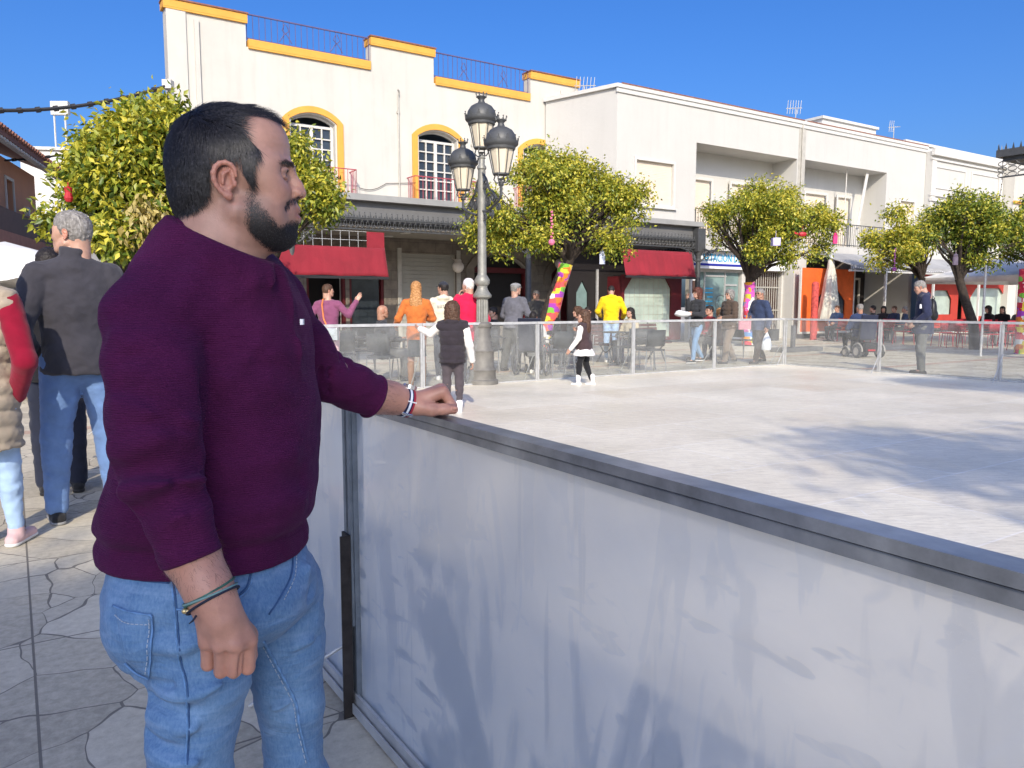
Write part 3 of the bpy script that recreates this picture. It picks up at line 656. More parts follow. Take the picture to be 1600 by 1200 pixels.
m.add([(16.7, CB-.09, 8.303), (15.8, c2, 8.303), (15.8, c2, 8.42), (16.7, CB-.09, 8.42), (17.1, CB+.4, 8.303), (17.1, c2, 8.303), (17.1, c2, 8.42), (17.1, CB+.4, 8.42)], [(0,1,2,3),(4,7,6,5),(3,2,6,7),(0,4,5,1)])
B2.part('cornice', m, M['whitetrim'])
m = MB()
m.box(16.9, 26.2, CB-.1, CB-.05, 8.42, 8.46); m.box(26.4, 35, CB-.1, CB-.05, 8.42, 8.46); B2.part('coping', m, M['rooftile'])
def blindwin(B, x0, x1, z0, z1, c, frame=.09, sill=True):
    m = MB(); m.plate(rect(x0-frame, x1+frame, z0-frame, z1+frame), [rect(x0, x1, z0, z1)], c-.045, c-.003)
    if sill: m.box(x0-frame-.04, x1+frame+.04, c-.10, c-.046, z0-frame-.05, z0-frame)
    o = B.part('window_frame', m, M['whitetrim'])
    m = MB(); n = int((z1-z0)/.055)
    for i in range(n): z = z0+(z1-z0)*i/n; m.box(x0, x1, c+.08, c+.10, z+.004, z+(z1-z0)/n); m.box(x0, x1, c+.09, c+.10, z, z+.004)
    m.off(-B.s0, -B.c0, 0); build(m, 'roller_blind', M['blind'], o)
for q in wn: blindwin(B2, *q, CB)
cb = CB+1.15
for (a, b) in ((20.95, 22.3), (23.4, 24.6), (27.9, 29.3), (30.1, 31.0)):
    blindwin(B2, a, b, 3.8, 5.95, cb-.12, .1, False)
# blind in the chamfer
vx, vy = (15.9-16.78), (c2-CB); ll = math.hypot(vx, vy); vx /= ll; vy /= ll; nx, ny = -vy, vx
def cham(t, z, d): return (16.78+vx*t-nx*d*-1, CB+vy*t-ny*d*-1, z)
m = MB()
for (t0, t1, z0, z1, d0, d1) in ((1.35, 2.35, 4.7, 6.2, -.04, -.001),):
    ps = [cham(t, z, d) for d in (d0, d1) for (t, z) in ((t0, z0), (t1, z0), (t1, z1), (t0, z1))]
    m.add(ps, [(0,1,2,3),(7,6,5,4),(0,4,5,1),(1,5,6,2),(2,6,7,3),(3,7,4,0)])
B2.part('roller_blind', m, M['blind'])
def railing(B, a, b, c, z0, z1, fancy=False, step=.13):
    m = MB(); m.bar((a, c, z1), (b, c, z1), .045, .03); m.bar((a, c, z0+.05), (b, c, z0+.05), .03)
    n = int((b-a)/step)
    for i in range(n+1):
        x = a+(b-a)*i/n; m.tube([(x, c, z0), (x, c, z1)], .009 if i % 12 else .02, 5)
        if fancy and i % 2:
            m.tube([(x+.05*math.cos(t*math.pi/4), c, (z0+z1)/2+.12+.09*math.sin(t*math.pi/4)) for t in range(8)], .008, 4, closed=True)
            m.tube([(x+.04*math.cos(t*math.pi/4), c, (z0+z1)/2-.2+.06*math.sin(t*math.pi/4)) for t in range(8)], .008, 4, closed=True)
    B.part('balcony_railing', m, M['iron'])
railing(B2, 20.42, 25.95, CB-.03, 3.75, 4.72, True); railing(B2, 26.4, 32.0, CB-.03, 3.75, 4.65)
m = MB(); m.box(26.0, 26.4, CB-.02, CB-.003, 3.3, 8.16); m.tube([(26.15, CB-.06, 3.2), (26.15, CB-.06, 8.35)], .03, 6); B2.part('drain_pipe', m, M['pipe'])
m = MB(); m.bar((30.0, CB+.1, 3.8), (30.9, CB+.2, 6.9), .16, .03); m.tube([(29.55, CB+.3, 3.8), (29.6, CB+.3, 7.0)], .02, 5); B2.part('leaning_board', m, M['whitetrim'])
# shop below
m = MB(); m.plate([(20.75, 0), (26.35, 0), (26.35, 3.3), (20.75, 3.3)], [rect(20.85, 23.55, .15, 2.62), rect(24.25, 25.9, .02, 2.7)], CB+.5, CB+.7); m.box(26.0, 26.75, CB+.0, CB+.5, 0, 3.29); B2.part('shop_front', m, M['white2'])
m = MB(); m.box(20.85, 23.5, CB+.62, CB+.63, .15, 2.62); B2.part('shop_window', m, M['shopglass'])
m = MB()
for x in (21.6, 22.7): m.box(x, x+.05, CB+.58, CB+.619, .15, 2.62)
m.box(20.85, 23.55, CB+.56, CB+.619, 2.55, 2.64); m.box(20.85, 23.55, CB+.56, CB+.619, .12, .2); m.box(21.65, 22.8, CB+.59, CB+.619, 2.38, 2.44); m.box(22.75, 23.4, CB+.59, CB+.619, 2.05, 2.12)
B2.part('window_mullion', m, M['alu'])
SGN = Fac('shop_sign', 20.7, CB+.25, 'white shop sign with cyan lettering and navy stripe behind the globe lamp', 'sign')
m = MB(); m.box(20.72, 25.9, CB+.28, CB+.45, 2.66, 3.28); SGN.part('board', m, M['signwhite'])
m = MB(); m.box(20.72, 23.9, CB+.265, CB+.2795, 2.76, 2.84); SGN.part('stripe', m, M['navyline'])
text_mesh('CAPTACIÓN DE CE', .40, M['blue'], 'lettering', SGN.o, Matrix.Translation((.22, .012, 2.92)) @ STAND, .006, sx=.78)
PSM = Fac('window_decal', 21.1, CB+.6, 'cyan lines and round smiling face outline on the shop window', 'decal')
m = MB()
for i, (a, b) in enumerate(((.5, 1.0), (.45, 1.0), (.7, 1.0), (.2, 1.0), (.45, 1.0), (.2, 1.0), (.4, 1.0))): m.box(21.1+a, 21.1+b, CB+.612, CB+.617, 1.93-i*.16, 1.97-i*.16)
PSM.part('lines', m, M['blue'])
m = MB(); m.tube([(22.55+.3*math.cos(t*math.pi/12), CB+.612, 1.4+.3*math.sin(t*math.pi/12)) for t in range(24)], .012, 4, closed=True); m.tube([(22.55+.2*math.cos(t*math.pi/8), CB+.612, 1.4-.16*math.sin(t*math.pi/8)) for t in range(9)], .01, 4); m.sphere((22.45, CB+.612, 1.5), .02, 6); m.sphere((22.65, CB+.612, 1.5), .02, 6)
PSM.part('smiling_face', m, M['fascia'])
PT = Fac('poster', 20.9, CB+.55, 'white poster with dark figure photo on the left of the shop window', 'poster')
m = MB(); m.box(20.9, 21.3, CB+.56, CB+.575, 1.5, 2.3); PT.part('sheet', m, M['signwhite']); m = MB(); m.box(20.95, 21.25, CB+.553, CB+.5595, 1.75, 2.22); PT.part('picture', m, M['darkbrown'])
PT = Fac('plaque', 23.7, CB+.45, 'yellow and brown plaque on the shop door pillar', 'plaque')
m = MB(); m.box(23.75, 24.05, CB+.47, CB+.495, 1.95, 2.5); PT.part('plate', m, M['darkbrown']); m = MB(); m.box(23.79, 24.01, CB+.46, CB+.4695, 2.05, 2.32); PT.part('yellow_field', m, M['signyellow'])
GT = Fac('iron_gate', 24.25, CB+.6, 'pale iron gate of upright bars beside the shop', 'gate')
m = MB()
for i in range(13): x = 24.28+i*.133; m.tube([(x, CB+.62, .05), (x, CB+.62, 2.6)], .018, 5)
for z in (.1, 1.1, 2.0, 2.62): m.box(24.25, 25.9, CB+.6, CB+.65, z, z+.05)
GT.part('bars', m, simple('grey_gate_paint', (.38,.37,.33,1), .6)); m = MB(); m.box(24.2, 25.95, CB+.72, CB+.74, 0, 2.75); GT.part('back_panel', m, M['darkbrown'])
# rooftop bits
RT = Fac('rooftop_stair_hut', 34.0, CB+3, 'white box shaped stair hut on top of the white apartment roof', 'building', z0=7.9)
m = MB(); m.box(32.3, 36.6, CB+3.5, CB+7, 7.95, 10.0); m.box(33.5, 36.9, CB+2.6, CB+3.499, 7.95, 9.25); RT.part('wall', m, M['whitetrim']); m = MB(); m.box(32.2, 36.7, CB+3.4, CB+7.1, 10.003, 10.12); m.box(33.4, 37.0, CB+2.5, CB+3.39, 9.253, 9.33); RT.part('roof', m, M['whitetrim'])
def aerial(s, c, z, h, label, tilt=0, fan=True):
    a = Fac('tv_aerial', s, c, label, 'aerial', 'television aerials on the roofs', z0=z)
    m = MB(); m.tube([(s, c, z), (s+tilt*.3, c, z+h)], .018, 5); m.bar((s-.45, c, z+h-.05), (s+.5, c, z+h+.1), .025)
    for i in range(6 if fan else 3): x = s-.4+.16*i; m.tube([(x, c-.0, z+h-.25+.02*i), (x+.06, c, z+h+.28+.02*i)], .012, 4)
    a.part('antenna', m, M['pipe'])
aerial(17.4, CB+2.5, 7.95, 1.05, 'small white television aerial just right of the ochre roof corner')
aerial(26.4, CB+.6, 7.95, 1.1, 'television aerial with orange tint above the drain pipe between the two balconies', .6)
aerial(36.0, CB+2.2, 8.3, 1.5, 'thin dark television aerial in front of the rooftop stair hut', 0, False)
# --- third: ornamented white house, fourth beyond
B3 = Fac('ornamented_house', 35.05, CB, 'white house with stepped mouldings and framed parapet panels', 'building')
m = MB().plate([(35.02, 0), (41.5, 0), (41.5, 8.2), (35.02, 8.2)], [rect(36.0, 37.3, 3.6, 5.6), rect(39.0, 40.3, 3.6, 5.6), rect(35.6, 40.9, .1, 2.8)], CB-.25, CB+.1); m.box(35.02, 41.5, CB+.1, CB+8, 6.8, 7.2); m.box(41.2, 41.5, CB+.1, CB+8, 0, 8.2); B3.part('wall', m, M['white2'])
m = MB()
for z0, z1, d in ((6.0, 6.14, .14), (6.24, 6.32, .09), (8.02, 8.3, .16), (7.82, 7.9, .08)): m.box(34.98, 41.6, CB-.25-d, CB-.253, z0, z1)
for a in (35.3, 38.5): m.plate(rect(a, a+2.7, 6.6, 7.6), [rect(a+.08, a+2.62, 6.68, 7.52)], CB-.29, CB-.253)
for x in (35.02, 41.1): m.box(x, x+.35, CB-.31, CB-.256, 0, 7.8)
B3.part('moulding', m, M['whitetrim'])
m = MB(); m.box(35.9, 40.4, CB+.04, CB+.06, 3.5, 5.7); m.box(35.5, 41, CB+.07, CB+.09, .05, 2.9); B3.part('window_glass', m, M['winglass'])
m = MB()
for x in (36.0, 39.0): m.plate(rect(x, x+1.3, 3.6, 5.6), [rect(x+.08, x+.61, 3.7, 5.5), rect(x+.69, x+1.22, 3.7, 5.5)], CB-.02, CB+.03)
B3.part('window_frame', m, M['whitetrim'])
B4 = Fac('far_house', 41.6, CB, 'creamy white house with orange moulding line at the right edge', 'building')
m = MB().plate([(41.55, 0), (60, 0), (60, 8.9), (41.55, 8.4)], [rect(42.6, 44.2, 3.6, 5.9), rect(46.5, 48.2, 3.6, 5.9)], CB-.8, CB+.1); m.box(41.55, 60, CB+.1, CB+8, 7.7, 8.0); B4.part('wall', m, M['white'])
m = MB(); m.box(41.5, 60, CB-.92, CB-.803, 6.3, 6.42); B4.part('moulding', m, M['yellow']); m = MB(); m.box(42.5, 48.3, CB-.1, CB-.08, 3.5, 6.0); B4.part('window_glass', m, M['winglass'])
B5 = Fac('back_house', 44, CB+9, 'plain white upper storey rising behind the ornamented house', 'building')
m = MB(); m.box(43.5, 60, CB+6, CB+14, 0, 10.6); B5.part('wall', m, M['whitetrim']); m = MB(); m.box(43.4, 60.1, CB+5.9, CB+14.1, 10.603, 10.75); B5.part('cornice', m, M['whitetrim'])
# --- left side: brown corner building, white house with aerial, small red and white house
# --- left side background
bo = empty('brown_building', (-14.85, 24.4, 0), math.atan2(-.94, .33), 'brown rendered building with tiled eaves and a dark balcony at the left edge', 'building')
m = MB().plate([(0,0),(14,0),(14,5.3),(0,5.3)], [rect(2.6,3.3,3.5,4.75), rect(6,7,3.5,4.75), rect(.6,12,.1,2.5)], -.3, 0); m.box(0, 14, -9, -.3, 5.0, 5.3); m.box(-.0, .3, -9, -.301, 0, 5.0); build(m, 'wall', M['brownwall'], bo)
m = MB(); m.add([(-.4,.75,5.32),(14.3,.75,5.32),(14.3,-5,7.6),(-.4,-5,7.6),(-.4,.75,5.5),(14.3,.75,5.5),(14.3,-5,7.8),(-.4,-5,7.8)], [(0,3,2,1),(4,5,6,7),(0,1,5,4),(1,2,6,5),(2,3,7,6),(3,0,4,7)])
for i in range(60): m.tube([(-.3+i*.245, .8, 5.5), (-.3+i*.245, -5, 7.82)], .07, 6)
build(m, 'roof', M['rooftile'], bo)
m = MB()
m.box(-.25, 14.3, .56, .619, 5.25, 5.315)
for i in range(58): m.box(-.2+i*.25, -.08+i*.25, .61, .74, 5.25, 5.315)
build(m, 'eave_brackets', M['whitetrim'], bo)
m = MB(); m.box(-.2, 14, .002, .9, 2.72, 3.02); build(m, 'lower_cornice', simple('terracotta_cornice', (.38,.17,.11,1), .8), bo)
m = MB(); m.box(-.2, 14, .8, .9, 3.023, 3.55); m.box(-.2, -.1, .003, .8, 3.023, 3.55); build(m, 'balcony_parapet', M['darkbrown'], bo)
m = MB()
for x in (2.6, 6): m.plate(rect(x-.08, x+(.78 if x < 3 else 1.08), 3.42, 4.83), [rect(x, x+(.7 if x < 3 else 1), 3.5, 4.75)], .003, .04); m.box(x+.32, x+.37, -.1, -.05, 3.5, 4.75)
build(m, 'window_frame', M['whitetrim'], bo)
m = MB(); m.box(2.5, 7.2, -.2, -.15, 3.4, 4.9); m.box(.5, 12.1, -.25, -.2, .1, 2.6); build(m, 'window_glass', M['winglass'], bo)
m = MB(); m.box(1.3, 1.5, .003, .12, 3.95, 4.2); build(m, 'wall_lamp', M['whitetrim'], bo)
def hut(name, x, y, rz, w, d, h, label, m_, roof=None, wins=()):
    o = empty(name, (x, y, 0), rz, label, 'building')
    mm = MB().plate(rect(0, w, 0, h), [rect(*q) for q in wins], 0, .25); mm.box(0, .25, .25, d, 0, h); mm.box(w-.25, w, .25, d, 0, h); mm.box(.25, w-.25, .25, d, h-.25, h-.05); build(mm, 'wall', m_, o)
    build(MB().box(-.12, w+.12, -.12, d+.1, h+.003, h+.14), 'roof', roof or M['whitetrim'], o)
    if wins:
        mm = MB().box(.1, w-.1, .14, .16, .05, h-.1); build(mm, 'window_glass', M['winglass'], o)
        mm = MB()
        for a, b, c, d_ in wins: mm.plate(rect(a-.07, b+.07, c-.07, d_+.07), [rect(a, b, c, d_)], -.03, -.003)
        build(mm, 'window_frame', M['redbright'], o)
    return o
hut('white_roof_house', -22.5, 36, R(8), 9, 8, 8.4, 'plain white building with roof aerials behind the brown eaves', M['whitetrim'])
a = empty('tv_aerial', (-21.0, 36.3, 8.4), 0, 'pair of pale masts with a small head on the far white roof at left', 'aerial', 'television aerials on the roofs')
m = MB(); m.tube([(0,0,0),(0,0,2.2)], .04, 5); m.tube([(.5,0,0),(.5,0,1.9)], .04, 5); m.box(-.1,.7,-.1,.1,1.6,2.2); build(m, 'antenna', M['whitetrim'], a)
a = empty('tv_aerial', (-18.6, 36.3, 8.4), 0, 'thin dark flat aerial on the far white roof at left beside the tree', 'aerial', 'television aerials on the roofs')
m = MB(); m.tube([(0,0,0),(0,0,1.0)], .03, 5); m.bar((-.9,0,1.0),(.9,0,1.0), .06); build(m, 'antenna', M['cable'], a)
hut('white_cottage', -18.9, 33, R(68), 9, 6, 3.9, 'low white cottage with red window trims down the street', M['white2'], M['rooftile'], [(1.0,1.7,1.4,3.0), (2.6,3.3,1.4,3.0), (4.4,5.2,.1,3.0), (6.3,7,1.4,3.0)])
m = MB().box(0, 9, -.02, -.003, 0, 1.1)
o = [x for x in bpy.data.objects if x.name.startswith('white_cottage')][0]; build(m, 'red_plinth', simple('brick_red_plinth', (.30,.06,.045,1), .8), o)
# car down the street
co = empty('parked_car', (-15.6, 32.0, 0), R(78), 'dark green parked car at the end of the street on the left', 'car')
prof = [(-2.0,.35),(-2.05,.75),(-1.9,.98),(-1.2,1.02),(-.75,1.45),(.6,1.47),(1.25,1.02),(1.95,.9),(2.05,.6),(2.0,.35)]
m = MB(); n = len(prof)
for k, y in enumerate((-.82, -.6, .6, .82)): m.v += [(x, y*(1 if z < 1.1 else .86), z) for x, z in prof]
for k in range(3): m.f += [(k*n+i, k*n+(i+1)%n, (k+1)*n+(i+1)%n, (k+1)*n+i) for i in range(n)]
m.f += [tuple(range(n)), tuple(range(3*n, 4*n))]
build(m, 'body', M['car'], co)
m = MB(); m.obox((.93, 0, 1.25), (.3, 0, -.2), (0, .62, 0), (.01, 0, .015)); m.obox((-.98, 0, 1.24), (.2, 0, .2), (0, .62, 0), (-.012, 0, .012)); build(m, 'window', M['winglass'], co)
for x in (-1.25, 1.25):
    for y in (-.83, .83):
        m = MB(); m.tube([(x, y-.09, .32), (x, y+.09, .32)], .32, 18); wv = build(m, 'wheel', M['tyre'], co); m = MB(); m.tube([(x, y-.1, .32), (x, y+.1, .32)], .18, 12); build(m, 'rim', M['chrome'], wv)
for y in (-.6, .6): build(MB().box(1.9, 2.03, y-.16, y+.16, .66, .8), 'headlight', M['signwhite'], co)
# white market tents
for i, (px, py, Y, w_) in enumerate(((10, 410, 13.5, 2.6), (60, 400, 16.0, 3.0), (-30, 400, 17.5, 3.0), (75, 398, 19.0, 2.6))):
    c = P(px, py, Y); zt_ = c.z
    o = empty('market_tent', (c.x, c.y, 0), R(12), ['white pitched market tent nearest the grey fleece man', 'white pitched market tent second in the row at left', 'white pitched market tent cut by the left edge', 'white pitched market tent farthest along the row behind the grey haired head'][i], 'tent', 'white market tents')
    h = w_/2; m = MB(); nn = 6
    vs = []
    for a in range(nn+1):
        for b in range(nn+1):
            x = -h+w_*a/nn; y = -h+w_*b/nn; k = max(abs(x), abs(y))/h
            vs.append((x, y, 2.0+.45*(1-k)**1.15-.03*math.cos(x*4)*math.cos(y*4)*(1-k)))
    m.add(vs, [(a*(nn+1)+b, (a+1)*(nn+1)+b, (a+1)*(nn+1)+b+1, a*(nn+1)+b+1) for a in range(nn) for b in range(nn)])
    r = build(m, 'canopy', M['whitecloth'], o, True, 25); r.modifiers.new('s', 'SOLIDIFY').thickness = .02
    m = MB(); N = 16
    for sd in range(4):
        vs = []
        for a in range(N+1):
            t = -h+w_*a/N; p = [(t, -h), (h, t), (-t, h), (-h, -t)][sd]; sc = .24+.06*abs(math.sin(a*math.pi/4))
            vs += [(p[0], p[1], 2.0), (p[0]*1.012, p[1]*1.012, 2.0-sc)]
        m.add(vs, [(2*a, 2*a+1, 2*a+3, 2*a+2) for a in range(N)])
    r = build(m, 'valance', M['whitecloth'], o); r.modifiers.new('s', 'SOLIDIFY').thickness = .012
    for x in (-h+.05, h-.05):
        for y in (-h+.05, h-.05): build(MB().tube([(x, y, 0), (x, y, 2.0)], .025, 8), 'pole', M['chairwhite'], o)
# cables
def cable(name, a, b, sag, r, label):
    a = Vector(a); b = Vector(b); L = (b-a)
    pts = [a+L*t-Vector((0,0,sag*4*t*(1-t))) for t in [i/24 for i in range(25)]]
    m = MB().tube(pts, r, 6)
    for i in range(2, 24, 2): m.tube([pts[i]-L.normalized()*.05, pts[i]+L.normalized()*.05], r*1.6, 6)
    return tag(build(m, name, M['cable']), label, 'cable')
w0 = W(3.8, CF-.1, 7.05)
cable('overhead_cable', w0, P(-60, 170, 18), .25, .045, 'thick black twisted cable from the white house corner to the left edge')
cable('overhead_cable', P(140, 235, 24), P(-80, 252, 20), .1, .03, 'thinner black cable crossing in front of the brown eaves')
m = MB(); m.box(w0.x-.15, w0.x+.08, w0.y-.1, w0.y+.12, w0.z-.1, w0.z+.12); tag(build(m, 'cable_anchor', M['whitetrim']), 'small pale cable anchor on the corner of the white house', 'bracket')
# --- right hand cafe terrace under grey tarp
RC_ = Fac('terrace_shelter', 26.8, 17.8, 'grey tarp roofed cafe terrace shelter with orange side panels', 'shelter')
m = MB(); n = 20; vs = []
for i in range(n+1):
    s_ = 27.0+(40.5-27.0)*i/n; vs += [(s_, 19.3, 3.42), (s_, 18.6, 3.13+.02*math.sin(i)), (s_, 17.8, 2.86), (s_, 17.79, 2.7+.03*math.sin(i*2.1))]
m.add(vs, [(i*4+j, (i+1)*4+j, (i+1)*4+j+1, i*4+j+1) for i in range(n) for j in range(3)])
r = RC_.part('tarp_roof', m, M['greycloth'], smooth=False); r.modifiers.new('s', 'SOLIDIFY').thickness = .02
m = MB(); m.box(27.0, 40.5, 17.82, 17.9, 2.62, 2.69)
for x in (29.45, 33.0, 36.8, 40.4): m.box(x-.04, x+.04, 17.83, 17.91, 0, 2.62)
RC_.part('roof_frame', m, M['whitetrim'])
m = MB()
for i in range(90): m.sphere((27.1+i*.148, 17.76, 2.74+.03*math.sin(i*.8)), .022, 6)
RC_.part('light_string', m, M['signwhite'])
m = MB(); m.plate([(25.95,.28),(29.35,.28),(29.35,2.78),(25.95,2.78)], [[(26.9,.85),(26.9,1.5),(27.4,1.95),(28.3,1.95),(28.8,1.5),(28.8,.85)]], 19.2, 19.23); RC_.part('orange_panel', m, M['orange'])
m = MB(); m.box(26.8, 28.9, 19.24, 19.25, .8, 2.0); RC_.part('panel_window', m, M['winglass']); m = MB(); m.box(25.9, 29.4, 19.15, 19.25, .2, .279); m.box(29.36, 29.42, 19.18, 19.26, .2, 2.8); m.box(25.88, 25.94, 19.18, 19.26, .2, 2.8); RC_.part('panel_frame', m, M['whitetrim'])
m = MB(); m.plate([(34.2,.28),(37.3,.28),(37.3,2.7),(34.2,2.7)], [[(34.9,.9),(34.9,1.6),(35.3,2.0),(36.3,2.0),(36.7,1.6),(36.7,.9)]], 19.0, 19.03); m.plate([(37.7,.28),(44,.28),(44,2.8),(37.7,2.8)], [[(38.4,.8),(38.4,1.7),(38.9,2.15),(41.2,2.15),(41.8,1.7),(41.8,.8)]], 19.0, 19.03)
RC_.part('red_panel', m, M['redtarp']); m = MB(); m.box(34.8, 36.8, 19.1, 19.11, .85, 2.1); m.box(38.3, 41.9, 19.1, 19.11, .75, 2.2); RC_.part('clear_window', m, M['curtain'])
m = MB(); m.box(29.4, 34.2, 21.8, 21.82, 0, 3.3); RC_.part('dark_backdrop', m, M['dark'])
m = MB()
for x in (30.6, 32.3): m.plate(rect(x, x+1.4, .1, 2.6), [rect(x+.1, x+.62, .2, 2.5), rect(x+.72, x+1.3, .2, 2.5)], 21.7, 21.76)
RC_.part('door_frame', m, M['pipe'])
m = MB(); m.box(29.5, 29.7, 19.4, 21.8, 0, 3.2); RC_.part('side_wall', m, M['stoneblock'])
# open white parasol at the right edge
def parasol_open(c, rz, hw, ze, zt_, label):
    o = empty('garden_parasol', (c.x, c.y, 0), rz, label, 'parasol')
    m = MB(); n = 8; vs = [(0, 0, zt_)]; rings = 5
    for j in range(1, rings+1):
        for k in range(n*2):
            a = math.pi*k/n; t = j/rings; sq = 1/max(abs(math.cos(a)), abs(math.sin(a))); rr = hw*t*sq; vs.append((rr*math.cos(a), rr*math.sin(a), zt_-(zt_-ze)*t+(.04 if k % 4 else 0)*math.sin(math.pi*t)*-1))
    fs = [(0, 1+k, 1+(k+1) % 16) for k in range(16)]
    for j in range(rings-1): fs += [(1+j*16+k, 1+j*16+(k+1) % 16, 1+(j+1)*16+(k+1) % 16, 1+(j+1)*16+k) for k in range(16)]
    b0 = 1+(rings-1)*16; e0 = len(vs)
    for k in range(16): v = vs[b0+k]; vs.append((v[0]*1.005, v[1]*1.005, v[2]-.2))
    fs += [(b0+k, b0+(k+1) % 16, e0+(k+1) % 16, e0+k) for k in range(16)]
    m.add(vs, fs); r = build(m, 'canopy', M['whitecloth'], o, True, 25); r.modifiers.new('s', 'SOLIDIFY').thickness = .01
    build(MB().tube([(0,0,0),(0,0,zt_-.02)], .03, 8), 'pole', M['iron'], o)
    m = MB()
    for k in range(8): a = math.pi*k/4; sq = 1/max(abs(math.cos(a)), abs(math.sin(a))); m.tube([(0,0,zt_-.08), (hw*.96*sq*math.cos(a), hw*.96*sq*math.sin(a), ze-.0)], .012, 5)
    build(m, 'rib', M['alu'], o); build(MB().box(-.3,.3,-.3,.3,0,.08), 'base', M['plantergrey'], o); return o
parasol_open(P(1600, 440, 27), R(20), 2.3, 2.3, 3.2, 'wide open white parasol over red chairs at the right edge')
# iron bandstand corner reaching into the frame at the far right, hung with light strings
bs = P(1556, 245, 17); kz = bs.z
o = empty('iron_bandstand', (bs.x, bs.y, 0), math.atan2(-UY, -UX), 'dark ornate iron roof edge with spikes and hanging lights at the top right', 'bandstand')
m = MB(); m.box(0, 5, .0, 3.2, kz-.02, kz+.12); m.box(.1, 5, .1, 3.1, kz-.10, kz-.021); build(m, 'cornice', M['iron'], o)
m = MB()
for i in range(34): x = .04+i*.145; m.add([(x-.03,.02,kz+.12),(x+.03,.02,kz+.12),(x,.02,kz+.27),(x,.05,kz+.12)], [(0,1,2),(1,3,2),(3,0,2),(0,3,1)])
for i in range(22): y = .04+i*.145; m.add([(.02,y-.03,kz+.12),(.02,y+.03,kz+.12),(.02,y,kz+.27),(.05,y,kz+.12)], [(0,1,2),(1,3,2),(3,0,2),(0,3,1)])
m.box(0, 5, .01, .06, kz+.1205, kz+.135); m.box(0.01, .06, .061, 3.2, kz+.1205, kz+.135)
build(m, 'cresting', M['iron'], o)
m = MB()
for i in range(24):
    for k in range(3): x = .12+i*.2; m.tube([(x+.09*math.cos(a*math.pi/5), .06, kz-.16-k*.12+.05*math.sin(a*math.pi/5)) for a in range(10)], .010, 4, closed=True)
m.box(.1, 5, .04, .08, kz-.46, kz-.43); build(m, 'lace_frieze', M['iron'], o)
m = MB()
for i in range(9):
    x = .15+i*.5; L_ = .8+.5*abs(math.sin(i*1.7)); m.tube([(x, -0.02, kz-.1), (x+.03, -0.02, kz-.1-L_*.5), (x-.02, -0.02, kz-.1-L_)], .006, 4)
    for k in range(7): m.sphere((x+.01, -0.02, kz-.15-L_*k/7), .014, 6)
build(m, 'hanging_lights', M['cable'], o)
for x, y in ((4.8, .25), (.25, 3.0), (4.8, 3.0)):
    build(MB().tube([(x, y, 0), (x, y, kz-.1)], .07, 10), 'column', M['iron'], o)
# ---------------------------------------------------------------- trees
def leaves(blobs, n, ll=.085, seed=1, shell=.55, droop=.35, yellow=.0, per=9):
    g = np.random.default_rng(seed)
    vol = np.array([b[3]*b[4]*b[5] for b in blobs])**.75; vol = vol/vol.sum()
    nc = max(1, n//per); bi = g.choice(len(blobs), nc, p=vol); B = np.array(blobs, float)[bi]
    d = g.normal(size=(nc, 3)); d[:, 2] = d[:, 2]*.85+.12; d /= np.linalg.norm(d, axis=1)[:, None]
    rr = 1-(g.random(nc)**1.7)*shell; rr *= 1+.14*np.sin(d[:, 0]*7+B[:, 0]*3)*np.sin(d[:, 1]*6+1.3)+.13*g.normal(size=nc)
    c = B[:, :3]+d*B[:, 3:6]*rr[:, None]
    c = np.repeat(c, per, 0); dd = np.repeat(d, per, 0); N = len(c); rad = np.repeat(rr, per)
    off = g.normal(size=(N, 3))*ll*.95; c = c+off
    ax = dd*.6+g.normal(size=(N, 3))*.75; ax[:, 2] -= droop; ax /= np.linalg.norm(ax, axis=1)[:, None]
    up = g.normal(size=(N, 3))*.8+np.array([0, -.25, .9]); sd = np.cross(ax, up); sd /= np.linalg.norm(sd, axis=1)[:, None]; nn = np.cross(sd, ax)
    L = ll*(.7+.6*g.random(N))[:, None]; w_ = L*.24
    p0 = c; p1 = c+ax*L*.45+sd*w_+nn*L*.06; p2 = c+ax*L-nn*L*.14; p3 = c+ax*L*.45-sd*w_+nn*L*.06
    v = np.stack([p0, p1, p2, p3], 1).reshape(-1, 3)
    i = np.arange(N)*4; f = np.stack([np.stack([i, i+1, i+2], 1), np.stack([i, i+2, i+3], 1)], 1).reshape(-1, 3)
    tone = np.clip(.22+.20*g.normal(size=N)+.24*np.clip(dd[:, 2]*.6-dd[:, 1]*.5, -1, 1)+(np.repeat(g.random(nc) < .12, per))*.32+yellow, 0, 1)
    return v, f, np.repeat(tone, 4)
def fastmesh(name, v, f, m, parent=None, attr=None, smooth=False):
    me = bpy.data.meshes.new(name); k = f.shape[1]
    me.vertices.add(len(v)); me.vertices.foreach_set('co', np.ascontiguousarray(v, np.float32).ravel())
    me.loops.add(f.size); me.loops.foreach_set('vertex_index', f.astype(np.int32).ravel())
    me.polygons.add(len(f)); me.polygons.foreach_set('loop_start', np.arange(0, f.size, k, dtype=np.int32))
    if attr is not None:
        for nm, a in attr.items():
            if a.ndim == 1: t = me.attributes.new(nm, 'FLOAT', 'POINT'); t.data.foreach_set('value', a.astype(np.float32))
            else: t = me.attributes.new(nm, 'FLOAT_COLOR', 'POINT'); t.data.foreach_set('color', np.hstack([a, np.ones((len(a), 1))]).astype(np.float32).ravel())
    me.update(calc_edges=True); me.validate()
    if smooth: me.polygons.foreach_set('use_smooth', [True]*len(me.polygons))
    for q in (m if isinstance(m, list) else [m]): me.materials.append(q)
    o = bpy.data.objects.new(name, me); C.objects.link(o); o.parent = parent; return o
